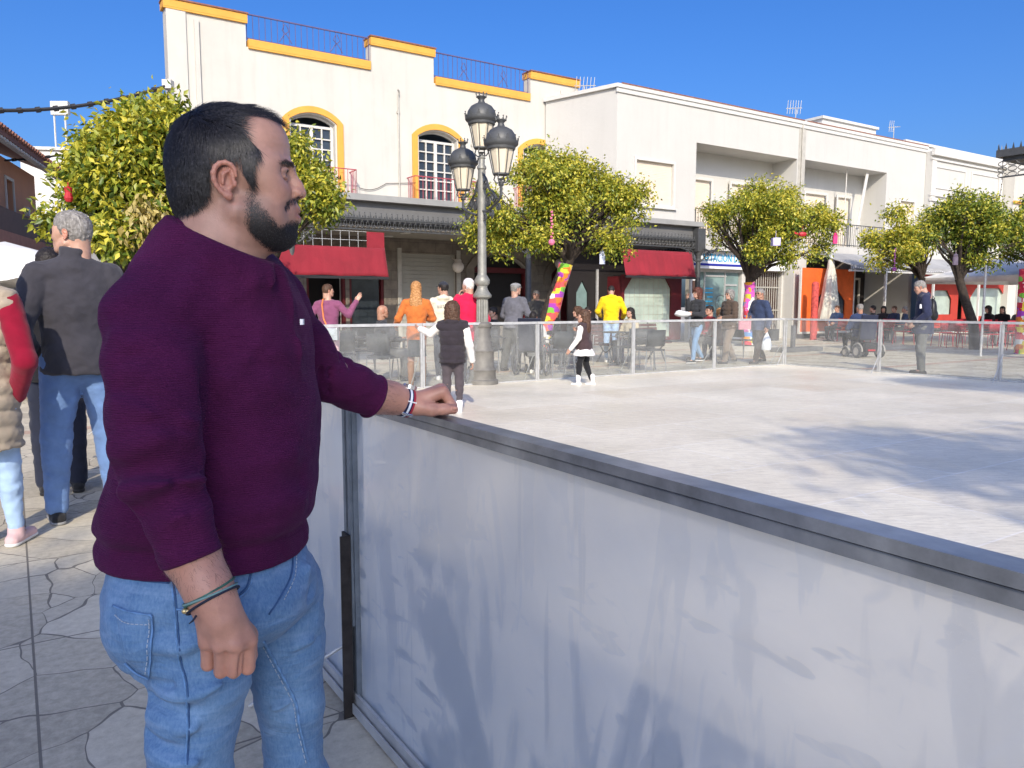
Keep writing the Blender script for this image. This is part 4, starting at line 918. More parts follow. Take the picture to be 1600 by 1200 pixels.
def crownblobs(cx, cy, cz, rx, ry, rz, n, seed):
    g = random.Random(seed); out = [(cx, cy, cz, rx*.66, ry*.66, rz*.72)]
    for i in range(n):
        a = i*2.399+g.random()*.5; e = -.45+1.3*g.random(); k = .55+.12*g.random(); r = .34+.16*g.random()
        out.append((cx+rx*k*math.cos(a)*math.cos(e), cy+ry*k*math.sin(a)*math.cos(e), cz+rz*k*math.sin(e), rx*r, ry*r, rz*(r+.04)))
    return out
def tree(base, H, crown, label, seed, n=15000, ll=.085, trunk_r=.11, knitm=None, knit_h=1.5, lean=(0, 0), fork=1.5, leafm=None, group='orange trees in the plaza', yellow=0, blobs=None, kind='orange_tree', shell=.55, per=9):
    o = empty(kind, base, 0, label, 'tree', group)
    cx, cy, cz, rx, ry, rz = crown
    bl = blobs or crownblobs(cx, cy, cz, rx, ry, rz, 16, seed)
    m = MB(); f0 = Vector((lean[0], lean[1], fork)); g = random.Random(seed+5)
    tp = [Vector((0, 0, 0)), Vector((lean[0]*.2+.03, lean[1]*.2, fork*.35)), Vector((lean[0]*.6-.02, lean[1]*.6, fork*.7)), f0]
    m.tube([(0,0,-.05)]+tp, [trunk_r*1.5, trunk_r*1.25, trunk_r*1.05, trunk_r*.95, trunk_r*.9], 12)
    for b in bl[1:]:
        e = Vector(b[:3]); mid = f0.lerp(e, .5)+Vector((g.uniform(-.15, .15), g.uniform(-.15, .15), g.uniform(.0, .3)))
        m.tube([f0-Vector((0,0,.1)), f0.lerp(mid, .5)+Vector((0,0,.1)), mid, mid.lerp(e, .6), e], [trunk_r*.48, trunk_r*.36, trunk_r*.25, trunk_r*.15, .006], 7)
        for k in range(3):
            q = mid.lerp(e, g.uniform(.2, .9)); t = e+Vector((g.uniform(-1, 1)*b[3], g.uniform(-1, 1)*b[4], g.uniform(-.4, .8)*b[5])); m.tube([q, q.lerp(t, .5)+Vector((0,0,.06)), t], [.018, .012, .004], 5)
    build(m, 'trunk', M['bark'], o, True)
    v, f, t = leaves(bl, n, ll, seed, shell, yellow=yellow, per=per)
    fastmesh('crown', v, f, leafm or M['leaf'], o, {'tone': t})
    if knitm:
        m = MB(); k = 8; pts = []; rs = []
        for i in range(k+1):
            t_ = i/k; zz = .15+(knit_h-.15)*t_; s_ = zz/fork; pts.append((lean[0]*s_*.95+.012*math.sin(i*2), lean[1]*s_, zz)); rs.append(trunk_r*(1.32-.22*t_)+.012*math.sin(i*1.7))
        m.tube(pts, rs, 14, cap=False); build(m, 'knitted_sleeve', knitm, o, True)
    return o
def gnd(px, Y): return Vector(((px-800)/1200*Y*1.0, Y, 0))
def gat(px, c):                                  # ground point on line c at pixel column px
    k = (px-800)/1200/CP; y = c/(k*UX+UY); return Vector((k*y, y, 0))
def crown_px(base, px0, px1, py0, py1, dep=1.0):
    Y = base.y; a = P(px0, (py0+py1)/2, Y); b = P(px1, (py0+py1)/2, Y); t_ = P((px0+px1)/2, py0, Y); q = P((px0+px1)/2, py1, Y)
    return ((a.x+b.x)/2-base.x, 0, (t_.z+q.z)/2, (b.x-a.x)/2, (b.x-a.x)/2*dep, (t_.z-q.z)/2)
def pxblobs(base, rows, sc=1.0):
    """crown lobes from photo columns: (px, py, radius px, depth offset)"""
    out = []
    for px, py, r, dy in rows:
        Y = base.y+dy; p = P(px, py, Y); k = r*Y/1200*sc; out.append((p.x-base.x, dy, p.z, k, k*.95, k*.88))
    return out
def lobes(base, px0, px1, pyt, pyb, n, seed, top=None):
    """many small lobes filling a ragged outline; top(px) gives the upper edge"""
    g = random.Random(seed); rows = [((px0+px1)/2, (pyt+pyb)/2, (pyb-pyt)*.36, 0)]; w_ = (px1-px0)/2; cx = (px0+px1)/2; cy = (pyt+pyb)/2; h_ = (pyb-pyt)/2; k = base.y/1200
    for i in range(n):
        for _ in range(30):
            u = g.uniform(-1, 1); v = g.uniform(-1, 1)
            if u*u+abs(v)**2.4 < 1 and (top is None or cy+v*h_ > top(cx+u*w_)): break
        r = g.uniform(.10, .25)*w_*(1-.35*abs(u)); px = cx+u*(w_-r); py = cy+v*(h_-r*.8); rows.append((px, py, r, g.uniform(-.8, .8)*w_*k*math.sqrt(max(.05, 1-u*u))))
    return rows
LB = 'orange trees in the plaza'
b = W(1.3, 11.9); bl = pxblobs(b, lobes(b, 92, 345, 165, 405, 46, 4, lambda x: 150+max(0, (215-x))*.75+max(0, x-290)*.3)+[(238, 188, 30, 0), (262, 172, 20, .2), (205, 205, 26, -.2), (165, 228, 26, .1), (76, 345, 18, -.3), (62, 350, 10, -.3), (190, 190, 14, 0), (136, 250, 20, 0), (108, 285, 14, 0)])
tree(b, 4, (0, 0, 3, 2, 2, 1), 'large orange tree with loose yellow green leaves at left behind the man', 11, 34000, .105, .14, fork=1.7, shell=.8, blobs=bl, yellow=.10)
b = gat(425, 15.0); bl = pxblobs(b, lobes(b, 300, 520, 190, 372, 30, 5)+[(492, 300, 34, -.8), (515, 318, 22, -.9), (470, 270, 34, -.6), (500, 335, 18, -.7), (450, 235, 30, 0)])
tree(b, 4, (0, 0, 3, 2, 2, 1), 'orange tree behind the head of the man with branches over the left awning', 12, 18000, .10, .12, fork=1.9, blobs=bl, yellow=.12, shell=.8)
b = gat(838, 15.2); bl = pxblobs(b, lobes(b, 728, 1012, 236, 408, 44, 6, lambda x: 228+max(0, x-900)*.42+max(0, 800-x)*.9)+[(850, 250, 26, 0), (815, 270, 26, 0), (760, 320, 24, 0), (745, 350, 20, 0), (890, 262, 28, 0), (735, 372, 16, 0), (1000, 300, 16, 0), (1004, 340, 12, 0), (975, 312, 40, 0), (765, 345, 38, 0), (960, 380, 30, -.4), (780, 378, 30, -.3)])
tree(b, 4, (0, 0, 3, 2, 2, 1), 'round orange tree with colourful patchwork knitting round its leaning trunk, centre', 13, 38000, .088, .15, M['knit1'], 2.3, lean=(.78, 0), fork=2.45, blobs=bl, yellow=.16, shell=.8)
b = W(18.4, 15.4); bl = pxblobs(b, lobes(b, 1100, 1318, 288, 424, 36, 7, lambda x: 282+max(0, 1170-x)*.5+max(0, x-1230)*.45)+[(1190, 300, 22, 0), (1160, 312, 20, 0), (1225, 308, 22, 0), (1180, 290, 12, 0), (1300, 345, 14, 0), (1110, 330, 14, 0), (1285, 350, 28, 0), (1125, 335, 22, 0)])
tree(b, 4, (0, 0, 3, 2, 2, 1), 'orange tree with dotted pink and blue crochet on its trunk beside the strolling couple', 14, 30000, .090, .14, M['knit2'], 2.0, fork=2.1, blobs=bl, yellow=.14, shell=.8)
b = gat(1432, 15.2); bl = pxblobs(b, lobes(b, 1352, 1478, 330, 425, 22, 8)+[(1460, 345, 22, 0), (1400, 335, 18, 0), (1358, 375, 14, 0), (1372, 410, 14, 0)])
tree(b, 4, (0, 0, 3, 2, 2, 1), 'sparse orange tree behind the man in the navy parka', 15, 9000, .12, .12, fork=2.3, yellow=.2, blobs=bl, shell=.9)
b = P(1520, 600, 23); b.z = 0; bl = pxblobs(b, lobes(b, 1440, 1602, 312, 425, 28, 9)+[(1500, 315, 20, 0), (1480, 335, 22, 0), (1540, 325, 24, 0), (1585, 350, 24, 0)])
tree(b, 4, (0, 0, 3, 2, 2, 1), 'dense orange tree with shade painted into its leaves before the ornamented house', 16, 16000, .10, .13, fork=2.1, lean=(-.6, 0), yellow=-.02, blobs=bl, shell=.8)  # lower leaf tone paints in the shade this crown stands in
b = P(1612, 600, 24); b.z = 0; bl = pxblobs(b, lobes(b, 1545, 1700, 305, 432, 26, 10))
tree(b, 4, (0, 0, 3, 2, 2, 1), 'orange tree cut by the right edge of the photo', 17, 12000, .10, .13, fork=2.2, yellow=.0, blobs=bl, shell=.8)
b = Vector((-17.0, 37, 0)); tree(b, 5, (0, 0, 4.6, 2.1, 2.1, 1.9), 'dark green tree down the street on the left', 18, 9000, .16, .15, leafm=M['leafdark'], fork=2.2, kind='street_tree', group=None)
# trees standing outside the frame that shade the man, the path and the rink
TB = 'tall trees behind the viewer'
tree(Vector((-.45, -13, 0)), 9, (0, 0, 8.75, 1.65, 1.5, 1.45), 'tall tree behind the viewer shading the man in the purple sweater', 21, 17000, .14, .2, fork=6.8, shell=.95, group=TB, kind='street_tree')
tree(Vector((-3.2, -13, 0)), 9, (0, 0, 8.3, 1.9, 1.4, 1.2), 'tall tree behind the viewer shading the cracked paving', 22, 8000, .14, .2, fork=6.6, shell=.95, group=TB, kind='street_tree')
tree(Vector((6.1, -9, 0)), 9, (0, 0, 9.05, 2.9, 1.8, 1.35), 'tall tree out of frame that shades the near rink floor', 23, 6500, .17, .2, fork=7.4, shell=.75, group=TB, kind='street_tree')
tree(Vector((9.2, -4, 0)), 9, (0, 0, 9.8, 2.0, 1.2, .8), 'tall tree out of frame shading the far rink floor', 24, 7000, .13, .2, fork=8.4, shell=.9, group=TB, kind='street_tree')
# knitted ornaments hanging in the crowns
def ornament(px, py, Y, kind, label, m_):
    p = P(px, py, Y); o = empty('knitted_ornament', p, 0, label, 'ornament', 'knitted ornaments hanging in the trees'); m = MB(); o.scale = (.72,)*3
    if kind == 'tassel': m.tube([(0,0,.18),(0,0,.12)], .01, 5); m.lathe([(.001,.12),(.07,.08),(.055,0),(.075,-.1),(.05,-.16),(.001,-.17)], 10)
    elif kind == 'cube': m.box(-.14,.14,-.14,.14,-.14,.14, .02); m.tube([(0,0,.14),(0,0,.4)], .008, 5)
    elif kind == 'chain':
        for i in range(9): m.sphere((.02*math.sin(i*2), 0, .5-.09*i), .04, 6)
        m.sphere((0,0,-.38), .10, 10)
    elif kind == 'bird': m.sphere((0,0,0), .12, 8, (1.4,.7,.8)); m.add([(-.12,0,0),(-.32,.04,.12),(-.3,-.05,.0)], [(0,1,2)]); m.tube([(0,0,.1),(0,0,.3)], .008, 5)
    elif kind == 'hanging': m.box(-.09,.09,-.05,.05,-.22,.1,.02); m.sphere((0,0,.14), .08, 8); m.tube([(0,0,.2),(0,0,.35)], .008, 5)
    build(m, 'yarn', m_, o); return o
ornament(107, 301, 10.0, 'tassel', 'red crocheted tassel in the left tree above the grey haired man', M['redbright'])
ornament(196, 345, 10.2, 'hanging', 'small white and green yarn figure low in the left tree', M['whitetrim'])
ornament(862, 358, 16.6, 'chain', 'pink beaded yarn chain ending in a ball under the centre tree', M['pinkcloth'])
ornament(1212, 378, 20.4, 'cube', 'pale lilac crocheted cube in the tree by the strolling couple', simple('lilac_yarn', (.55,.50,.75,1), .9))
ornament(1254, 366, 21.0, 'bird', 'red crocheted bird in the tree left of the grey tarp roof', M['redbright'])
ornament(1305, 372, 22.5, 'hanging', 'magenta crocheted figure hanging by the balcony railing', simple('magenta_yarn', (.65,.05,.2,1), .9))
ornament(1398, 407, 24.5, 'chain', 'purple yarn chain hanging under the sparse tree', simple('purple_yarn', (.3,.08,.3,1), .9))
ornament(1493, 405, 21.5, 'hanging', 'grey pink yarn figure under the dense dark tree', simple('mauve_yarn', (.4,.3,.33,1), .9))
ornament(941, 402, 18.0, 'hanging', 'white and blue crocheted bird under the centre tree', simple('pale_yarn', (.6,.65,.8,1), .9))
# dry hanging foliage clump
dv, df_, dt = leaves([(0,0,0,.12,.12,.26),(.08,0,.16,.13,.12,.16)], 420, .12, 77, .9, droop=1.4)
o = fastmesh('dry_leaf_bunch', dv, df_, M['leafdry'], None, {'tone': dt}); o.location = P(225, 352, 9.9); tag(o, 'bunch of dry straw coloured leaves hanging in the left tree', 'leaves')
# ---------------------------------------------------------------- smooth bodies: signed fields on a grid, meshed by surface nets
class SDF:
    def __init__(s, lo, hi, h):
        s.lo = np.array(lo, float); s.h = h; s.n = np.maximum(4, np.ceil((np.array(hi)-s.lo)/h).astype(int)+1)
        s.F = np.full(tuple(s.n), .4, np.float32)
        s.ax = [(s.lo[i]+np.arange(s.n[i])*h).astype(np.float32) for i in range(3)]
    def _sl(s, lo, hi):
        a = np.clip(np.floor((np.array(lo)-s.lo)/s.h).astype(int), 0, s.n-1); b = np.clip(np.ceil((np.array(hi)-s.lo)/s.h).astype(int)+1, 1, s.n)
        if (b <= a).any(): return None, None
        sl = tuple(slice(a[i], b[i]) for i in range(3))
        return sl, (s.ax[0][sl[0]][:, None, None], s.ax[1][sl[1]][None, :, None], s.ax[2][sl[2]][None, None, :])
    @staticmethod
    def smin(a, b, k):
        if k <= 0: return np.minimum(a, b)
        h = np.clip(.5+.5*(b-a)/k, 0, 1); return b*(1-h)+a*h-k*h*(1-h)
    def _put(s, sl, d, k, op):
        if op == 'add': s.F[sl] = s.smin(s.F[sl], d, k)
        elif op == 'sub': s.F[sl] = -s.smin(-s.F[sl], d, k)
    def _capd(s, X, a, b, ra, rb):
        ab = np.array(b, float)-a; L = max(1e-9, float(ab@ab))
        px, py, pz = X[0]-a[0], X[1]-a[1], X[2]-a[2]
        t = np.clip((px*ab[0]+py*ab[1]+pz*ab[2])/L, 0, 1)
        return np.sqrt((px-t*ab[0])**2+(py-t*ab[1])**2+(pz-t*ab[2])**2)-(ra+(rb-ra)*t)
    def cap(s, a, b, ra, rb=None, k=.02, op='add'):
        rb = ra if rb is None else rb; a = np.array(a, float); b = np.array(b, float); m = max(ra, rb)+k+2.5*s.h
        sl, X = s._sl(np.minimum(a, b)-m, np.maximum(a, b)+m)
        if sl: s._put(sl, s._capd(X, a, b, ra, rb), k, op)
        return s
    def chain(s, pts, rs, k=.02, op='add'):
        for i in range(len(pts)-1): s.cap(pts[i], pts[i+1], rs[i], rs[i+1], k, op)
        return s
    def ell(s, c, r, k=.02, op='add', rot=None):
        c = np.array(c, float); r = np.array(r, float); m = r.max()+k+2.5*s.h
        sl, X = s._sl(c-m, c+m)
        if not sl: return s
        p = [X[0]-c[0], X[1]-c[1], X[2]-c[2]]
        if rot is not None:
            q = np.array(rot, float); p = [q[0][i]*p[0]+q[1][i]*p[1]+q[2][i]*p[2] for i in range(3)]
        k0 = np.sqrt((p[0]/r[0])**2+(p[1]/r[1])**2+(p[2]/r[2])**2); k1 = np.sqrt((p[0]/r[0]**2)**2+(p[1]/r[1]**2)**2+(p[2]/r[2]**2)**2)+1e-9
        s._put(sl, k0*(k0-1)/k1, k, op); return s
    def ridge(s, pts, w, amp, fall=None):
        """raise (amp>0) or groove (amp<0) the surface along a polyline"""
        P_ = np.array(pts, float); m = w*2.6
        sl, X = s._sl(P_.min(0)-m, P_.max(0)+m)
        if not sl: return s
        d = None; n = len(P_)-1
        for i in range(n):
            q = s._capd(X, P_[i], P_[i+1], 0, 0); d = q if d is None else np.minimum(d, q)
        s.F[sl] -= amp*np.exp(-(d/w)**2); return s
    def plane(s, p, nrm, k=.0):
        """cut away the side the normal points to"""
        nrm = np.array(nrm, float); nrm /= np.linalg.norm(nrm)
        d = (s.ax[0][:, None, None]-p[0])*nrm[0]+(s.ax[1][None, :, None]-p[1])*nrm[1]+(s.ax[2][None, None, :]-p[2])*nrm[2]
        s.F = -s.smin(-s.F, -d.astype(np.float32), k); return s
    def wob(s, amp, f, ph=0.0):
        x, y, z = s.ax[0][:, None, None]*f, s.ax[1][None, :, None]*f, s.ax[2][None, None, :]*f
        s.F -= amp*(np.sin(x+1.7*np.sin(z*.9+ph)+ph)*np.sin(y*1.1+1.3*np.sin(x*.7)+2*ph)*np.sin(z*1.25+1.5*np.sin(y*.8+ph))); return s
    def mesh(s):
        F = s.F; I = F < 0; n = F.shape; o = s.lo; h = s.h
        cnt = np.zeros((n[0]-1, n[1]-1, n[2]-1), np.float32); acc = np.zeros(cnt.shape+(3,), np.float32)
        S3 = lambda d: slice(d, None) if d else slice(0, -1)
        for ax in range(3):
            a = [slice(None)]*3; b = [slice(None)]*3; a[ax] = slice(0, -1); b[ax] = slice(1, None)
            fa, fb = F[tuple(a)], F[tuple(b)]; cr = (fa < 0) != (fb < 0); t = np.where(cr, fa/(fa-fb+1e-12), 0)
            o1, o2 = [i for i in range(3) if i != ax]
            for d1 in (0, 1):
                for d2 in (0, 1):
                    q = [slice(None)]*3; q[o1] = slice(d1, n[o1]-1+d1); q[o2] = slice(d2, n[o2]-1+d2); q = tuple(q)
                    c = cr[q]; cnt += c; acc[..., ax] += np.where(c, t[q], 0); acc[..., o1] += c*d1; acc[..., o2] += c*d2
        act = cnt > 0; idx = -np.ones(cnt.shape, np.int64); ii = np.argwhere(act); idx[act] = np.arange(len(ii))
        v = o+(ii+acc[act]/cnt[act][:, None])*h
        qs = []
        for ax in range(3):
            o1, o2 = (ax+1) % 3, (ax+2) % 3
            a = [slice(None)]*3; b = [slice(None)]*3; a[ax] = slice(0, -1); b[ax] = slice(1, None)
            ia, ib = I[tuple(a)], I[tuple(b)]
            for sgn, mk in ((1, ia & ~ib), (-1, ~ia & ib)):
                e = np.argwhere(mk); e = e[(e[:, o1] > 0) & (e[:, o2] > 0) & (e[:, o1] < n[o1]-1) & (e[:, o2] < n[o2]-1)]
                if not len(e): continue
                def g(d1, d2):
                    k = e.copy(); k[:, o1] -= d1; k[:, o2] -= d2; return idx[k[:, 0], k[:, 1], k[:, 2]]
                q = np.stack([g(1, 1), g(0, 1), g(0, 0), g(1, 0)], 1)
                qs.append(q if sgn > 0 else q[:, ::-1])
        q = np.concatenate(qs) if qs else np.zeros((0, 4), int)
        q = q[(q >= 0).all(1)]
        return v, q
def relax(v, q, it=1, lam=.5):
    n = len(v); e = np.concatenate([q[:, [0, 1]], q[:, [1, 2]], q[:, [2, 3]], q[:, [3, 0]]]); 
    for _ in range(it):
        s_ = np.zeros_like(v); c = np.zeros(n)
        np.add.at(s_, e[:, 0], v[e[:, 1]]); np.add.at(s_, e[:, 1], v[e[:, 0]]); np.add.at(c, e[:, 0], 1); np.add.at(c, e[:, 1], 1)
        v = v+(s_/np.maximum(c, 1)[:, None]-v)*lam
    return v
def rotm(yaw, pitch=0, roll=0):
    """columns: forward, left, up; pitch>0 looks down, roll>0 tilts to own right"""
    cy, sy = math.cos(yaw), math.sin(yaw); A = np.array([[cy, -sy, 0], [sy, cy, 0], [0, 0, 1]])
    cp, sp = math.cos(pitch), math.sin(pitch); B = np.array([[cp, 0, sp], [0, 1, 0], [-sp, 0, cp]])
    cr, sr = math.cos(roll), math.sin(roll); D = np.array([[1, 0, 0], [0, cr, -sr], [0, sr, cr]]); return A@B@D
def skin(name, c, detail=True):
    t = NT(name); t.set(Roughness=.43, Specular_IOR_Level=.42, Subsurface_Weight=.12, Subsurface_Scale=.012)
    t.b.inputs['Subsurface Radius'].default_value = (1, .35, .2)
    at = t.n('ShaderNodeAttribute', attribute_name='tint'); v = t.coords()
    n = t.noise(v, 26, 6, .65); n2 = t.noise(v, 7, 3)
    c1 = t.ramp(n2, [(.3, var(c, .84)), (.7, (min(1, c[0]*1.08), c[1]*.98, c[2]*.95, 1))])
    c2 = t.mix(.5, c1, t.ramp(n, [(.35, var(c, .76)), (.65, var(c, 1.14))]))
    t.base(t.mix(1.0, c2, at.outputs['Color'], 'MULTIPLY')); t.bump(t.math('ADD', t.noise(v, 420, 3), t.math('MULTIPLY', t.noise(v, 90, 3), .8)), .35, .0014)
    return t.m
SK = {'a': skin('skin_light', (.50, .30, .22, 1)), 'b': skin('skin_tan', (.42, .23, .155, 1)), 'c': skin('skin_pale', (.68, .47, .38, 1))}
def head_sdf(h=.0022, lo=(-.13, -.105, -.17), hi=(.145, .105, .165), mouth_open=0.0, beard=0.0):
    s = SDF(lo, hi, h)
    s.ell((-.014, 0, .052), (.094, .074, .086), .0); s.ell((.030, 0, .066), (.058, .062, .062), .02); s.ell((-.035, 0, .02), (.068, .066, .07), .02)
    s.cap((-.045, 0, -.02), (-.038, 0, -.18), .060, .066, .03)
    s.ell((.040, 0, -.018), (.058, .058, .075), .03)
    for y in (-1, 1):
        s.cap((.006, y*.055, -.045), (.066, y*.026, -.076), .020, .020, .028)      # jaw
        s.ell((.063, y*.040, -.004), (.026, .024, .026), .022)                      # cheek
        s.cap((.072, y*.043, .046), (.090, y*.014, .043), .0125, .0105, .014)         # brow ridge
        s.ell((.045, y*.056, .028), (.03, .018, .03), .02)                          # temple / cheekbone
    s.ell((.080, 0, -.080), (.018, .024, .018), .022)                                # chin
    s.ell((.084, 0, -.042), (.018, .028, .026), .018)                                # muzzle
    for y in (-1, 1): s.ell((.094, y*.031, .027), (.017, .017, .012), .012, 'sub')  # eye socket
    for y in (-1, 1): s.ell((.0750, y*.031, .0265), (.0122, .0132, .0120), .002)      # eyeball mass
    for y in (-1, 1):
        s.chain([(.074, y*.046, .025), (.0850, y*.038, .0310), (.0880, y*.031, .0322), (.084, y*.021, .029)], [.003, .0040, .0042, .003], .004)
        s.chain([(.074, y*.046, .024), (.0845, y*.038, .0205), (.0868, y*.031, .0192), (.083, y*.021, .022)], [.003, .0034, .0034, .003], .004)
    s.cap((.089, 0, .036), (.1025, 0, .009), .0090, .0100, .014); s.cap((.1025, 0, .009), (.1085, 0, -.004), .0100, .0108, .008)      # nose
    for y in (-1, 1): s.ell((.101, y*.0125, -.0055), (.011, .0075, .0085), .007)
    for y in (-1, 1): s.ell((.107, y*.0062, -.0125), (.005, .0032, .004), .002, 'sub')
    mo = mouth_open
    s.chain([(.086, -.024, -.040), (.0985, -.009, -.0345+mo), (.1005, 0, -.0355+mo), (.0985, .009, -.0345+mo), (.086, .024, -.040)], [.003, .0055, .0052, .0055, .003], .006)
    s.chain([(.085, -.022, -.0425), (.0985, -.008, -.0500-mo), (.1000, 0, -.0505-mo), (.0985, .008, -.0500-mo), (.085, .022, -.0425)], [.003, .006, .0065, .006, .003], .006)
    s.chain([(.088, -.022, -.0415), (.106, 0, -.0425), (.088, .022, -.0415)], [.0010, .0016+mo*1.2, .0010], .002, 'sub')
    for y in (-1, 1): s.ridge([(.098, y*.020, -.008), (.088, y*.034, -.040)], .004, -.0016)
    # ears
    for y in (-1, 1):
        Y = y*.079
        s.ell((-.008, y*.074, .008), (.016, .010, .025), .006, rot=rotm(0, .12, 0))
        c = [(.010, Y, .014), (.0085, Y, .024), (.003, Y*1.02, .032), (-.006, Y*1.05, .0355), (-.015, Y*1.08, .0335), (-.022, Y*1.11, .027), (-.0255, Y*1.12, .017), (-.0255, Y*1.11, .006), (-.022, Y*1.08, -.004), (-.016, Y*1.05, -.0125), (-.008, Y*1.02, -.020)]
        s.chain(c, [.0028, .0034, .0038, .0040, .0042, .0042, .0042, .0040, .0038, .0038, .0045], .003)
        s.ell((-.004, Y*1.0, -.020), (.007, .0048, .008), .005)
        s.ell((-.004, Y*1.07, .006), (.009, .008, .014), .003, 'sub'); s.cap((-.010, Y*1.12, .026), (-.018, Y*1.16, .008), .0035, .003, .003, 'sub')
        s.chain([(-.001, Y*1.05, .022), (-.010, Y*1.08, .016), (-.012, Y*1.08, .0)], [.0022, .003, .0025], .003)
        s.ell((.007, Y*1.0, .000), (.004, .004, .006), .003)
    return s
def head_tint(v, beard=0, brow=(.16, .12, .11), eyes=True):
    x, y, z = v[:, 0], np.abs(v[:, 1]), v[:, 2]; t = np.ones((len(v), 3))
    def blend(m, c): 
        nonlocal t
        m = np.clip(m, 0, 1)[:, None]; t = t*(1-m)+np.array(c)*m
    g = lambda cx, cy, cz, r: np.exp(-(((x-cx)**2+(y-cy)**2+(z-cz)**2)/r**2))
    blend(g(.075, .04, -.008, .026)*.35, (1.12, .78, .74)); blend(g(.108, 0, -.004, .016)*.4, (1.1, .75, .7))
    blend(np.clip((y-.070)/.008, 0, 1)*(np.abs(z-.01) < .045)*(x < .02)*.5, (1.12, .72, .66))
    lip = (x > .082)*(y < .024)*(np.exp(-((z+.0425)/.0105)**2) > .42)*(1-(y/.025)**2); blend(lip*.75, (.95, .52, .50))
    bz = .0425+.006*np.clip((y-.015)/.02, 0, 1)-.008*np.clip((y-.034)/.014, 0, 1)
    blend(((np.abs(z-bz) < .0035)*(y > .012)*(y < .048)*(x > .068))*.9, brow)
    if eyes:
        e = (np.abs(z-.0265) < .006)*(np.abs(y-.031) < .0125)*(x > .074); blend(e*.8, (.75, .8, .85)); e = (np.abs(z-.0265) < .0055)*(np.abs(y-.031) < .0055)*(x > .074); blend(e*1.0, (.06, .04, .035))
    return t
HT = {}
s_ = head_sdf(.0042); hv, hq = s_.mesh(); hv = relax(hv, hq, 1, .3); keep = hv[:, 2] > -.135
HT['v'], HT['q'], HT['t'] = hv, hq[keep[hq].all(1)], head_tint(hv)
def hand_sdf(h=.0035, curl=.5, spread=.25):
    s = SDF((-.05, -.075, -.09), (.21, .07, .04), h)
    s.cap((-.05, 0, 0), (.0, 0, 0), .024, .023, 0); s.cap((-.01, 0, 0), (.02, 0, 0), .022, .022, .02)
    F_ = [(.020, .029, .100, .082), (.005, .009, .105, .090), (-.010, -.010, .098, .084), (-.024, -.028, .088, .066)]
    for (y0, y1, x1, L) in F_:
        s.cap((.010, y0*.7, 0), (.085*x1/.1, y1, -.002), .0135, .0118, .012)
        a = np.array((.088*x1/.1, y1, -.002)); ang = 0.0
        for j, (fr, r0, r1) in enumerate(((.46, .0105, .0095), (.30, .0093, .0085), (.24, .0085, .0072))):
            ang += curl*(.7+.45*j); d = np.array((math.cos(ang), spread*(y1)*2, -math.sin(ang))); b = a+d*L*fr
            s.cap(a, b, r0, r1, .0025); a = b
    s.chain([(.012, .020, -.008), (.045, .045, -.020), (.075, .050, -.034), (.098, .046, -.045)], [.015, .0125, .0105, .0085], .008)
    return s
hs = hand_sdf(.0042, .42); HT['hv'], HT['hq'] = hs.mesh(); HT['hv'] = relax(HT['hv'], HT['hq'], 1, .3)
hs = hand_sdf(.0042, .12, .6); HT['ov'], HT['oq'] = hs.mesh()
# hair and hats, in the head's own frame
def hair_field(kind):
    s = SDF((-.19, -.16, -.42), (.16, .16, .2), .0055)
    if kind in ('short', 'balding', 'wavy', 'long', 'curly'):
        g_ = {'short': .010, 'balding': .006, 'wavy': .026, 'long': .016, 'curly': .030}[kind]
        s.ell((-.016, 0, .056), (.096+g_, .077+g_, .088+g_), 0); s.ell((.020, 0, .078), (.058+g_*.6, .060+g_*.6, .062+g_*.6), .02); s.ell((-.045, 0, .01), (.060+g_, .062+g_, .08), .02)
        if kind == 'wavy': s.ell((-.05, 0, -.03), (.075, .095, .10), .03); s.ell((-.02, .075, .0), (.05, .03, .09), .03); s.ell((-.02, -.075, .0), (.05, .03, .09), .03)
        if kind == 'curly':
            s.ell((-.04, 0, -.02), (.095, .105, .12), .03); s.ell((-.055, 0, -.12), (.07, .105, .10), .04)
        if kind == 'long':
            s.ell((-.07, 0, -.06), (.055, .085, .13), .03); s.ell((-.09, 0, -.2), (.045, .115, .16), .05); s.ell((-.02, .07, -.07), (.035, .024, .13), .02); s.ell((-.02, -.07, -.07), (.035, .024, .13), .02)
        # face window and ears
        s.ell((.095, 0, -.015), (.062, .085, .082 if kind != 'balding' else .10), .008, 'sub')
        if kind == 'balding': s.ell((.05, 0, .15), (.10, .085, .06), .01, 'sub')
        if kind in ('short', 'balding'):
            for y in (-1, 1): s.ell((.0, y*.095, -.01), (.034, .03, .052), .006, 'sub')
            s.ell((.05, 0, -.09), (.105, .12, .105), .008, 'sub'); s.plane((-.06, 0, -.055), (0.1, 0, -1), .01)
        s.wob(.0045, 95, .3); s.wob(.003, 170, 1.1)
        if kind in ('wavy', 'curly', 'long'): s.wob(.008, 60, .7)
    elif kind == 'cap':
        s.ell((-.014, 0, .075), (.104, .084, .080), 0); s.plane((0, 0, .062), (-.12, 0, -1), .004); s.cap((.07, -.03, .062), (.07, .03, .062), .012, .012, .01); s.ell((.105, 0, .055), (.07, .062, .007), .006)
    elif kind == 'flatcap':
        s.ell((-.006, 0, .100), (.118, .098, .050), 0); s.ell((-.014, 0, .075), (.102, .083, .06), .02); s.plane((0, 0, .050), (-.10, 0, -1), .004); s.ell((.105, 0, .062), (.045, .06, .008), .01); s.wob(.002, 60)
    elif kind == 'beanie':
        s.ell((-.016, 0, .070), (.108, .088, .092), 0); s.plane((0, 0, .045), (-.25, 0, -1), .006); s.ridge([(.1, 0, .05), (0, .09, .035), (-.12, 0, .03), (0, -.09, .035), (.1, 0, .05)], .014, .005); s.wob(.002, 90)
    v, q = s.mesh(); return v, q
HM = {}
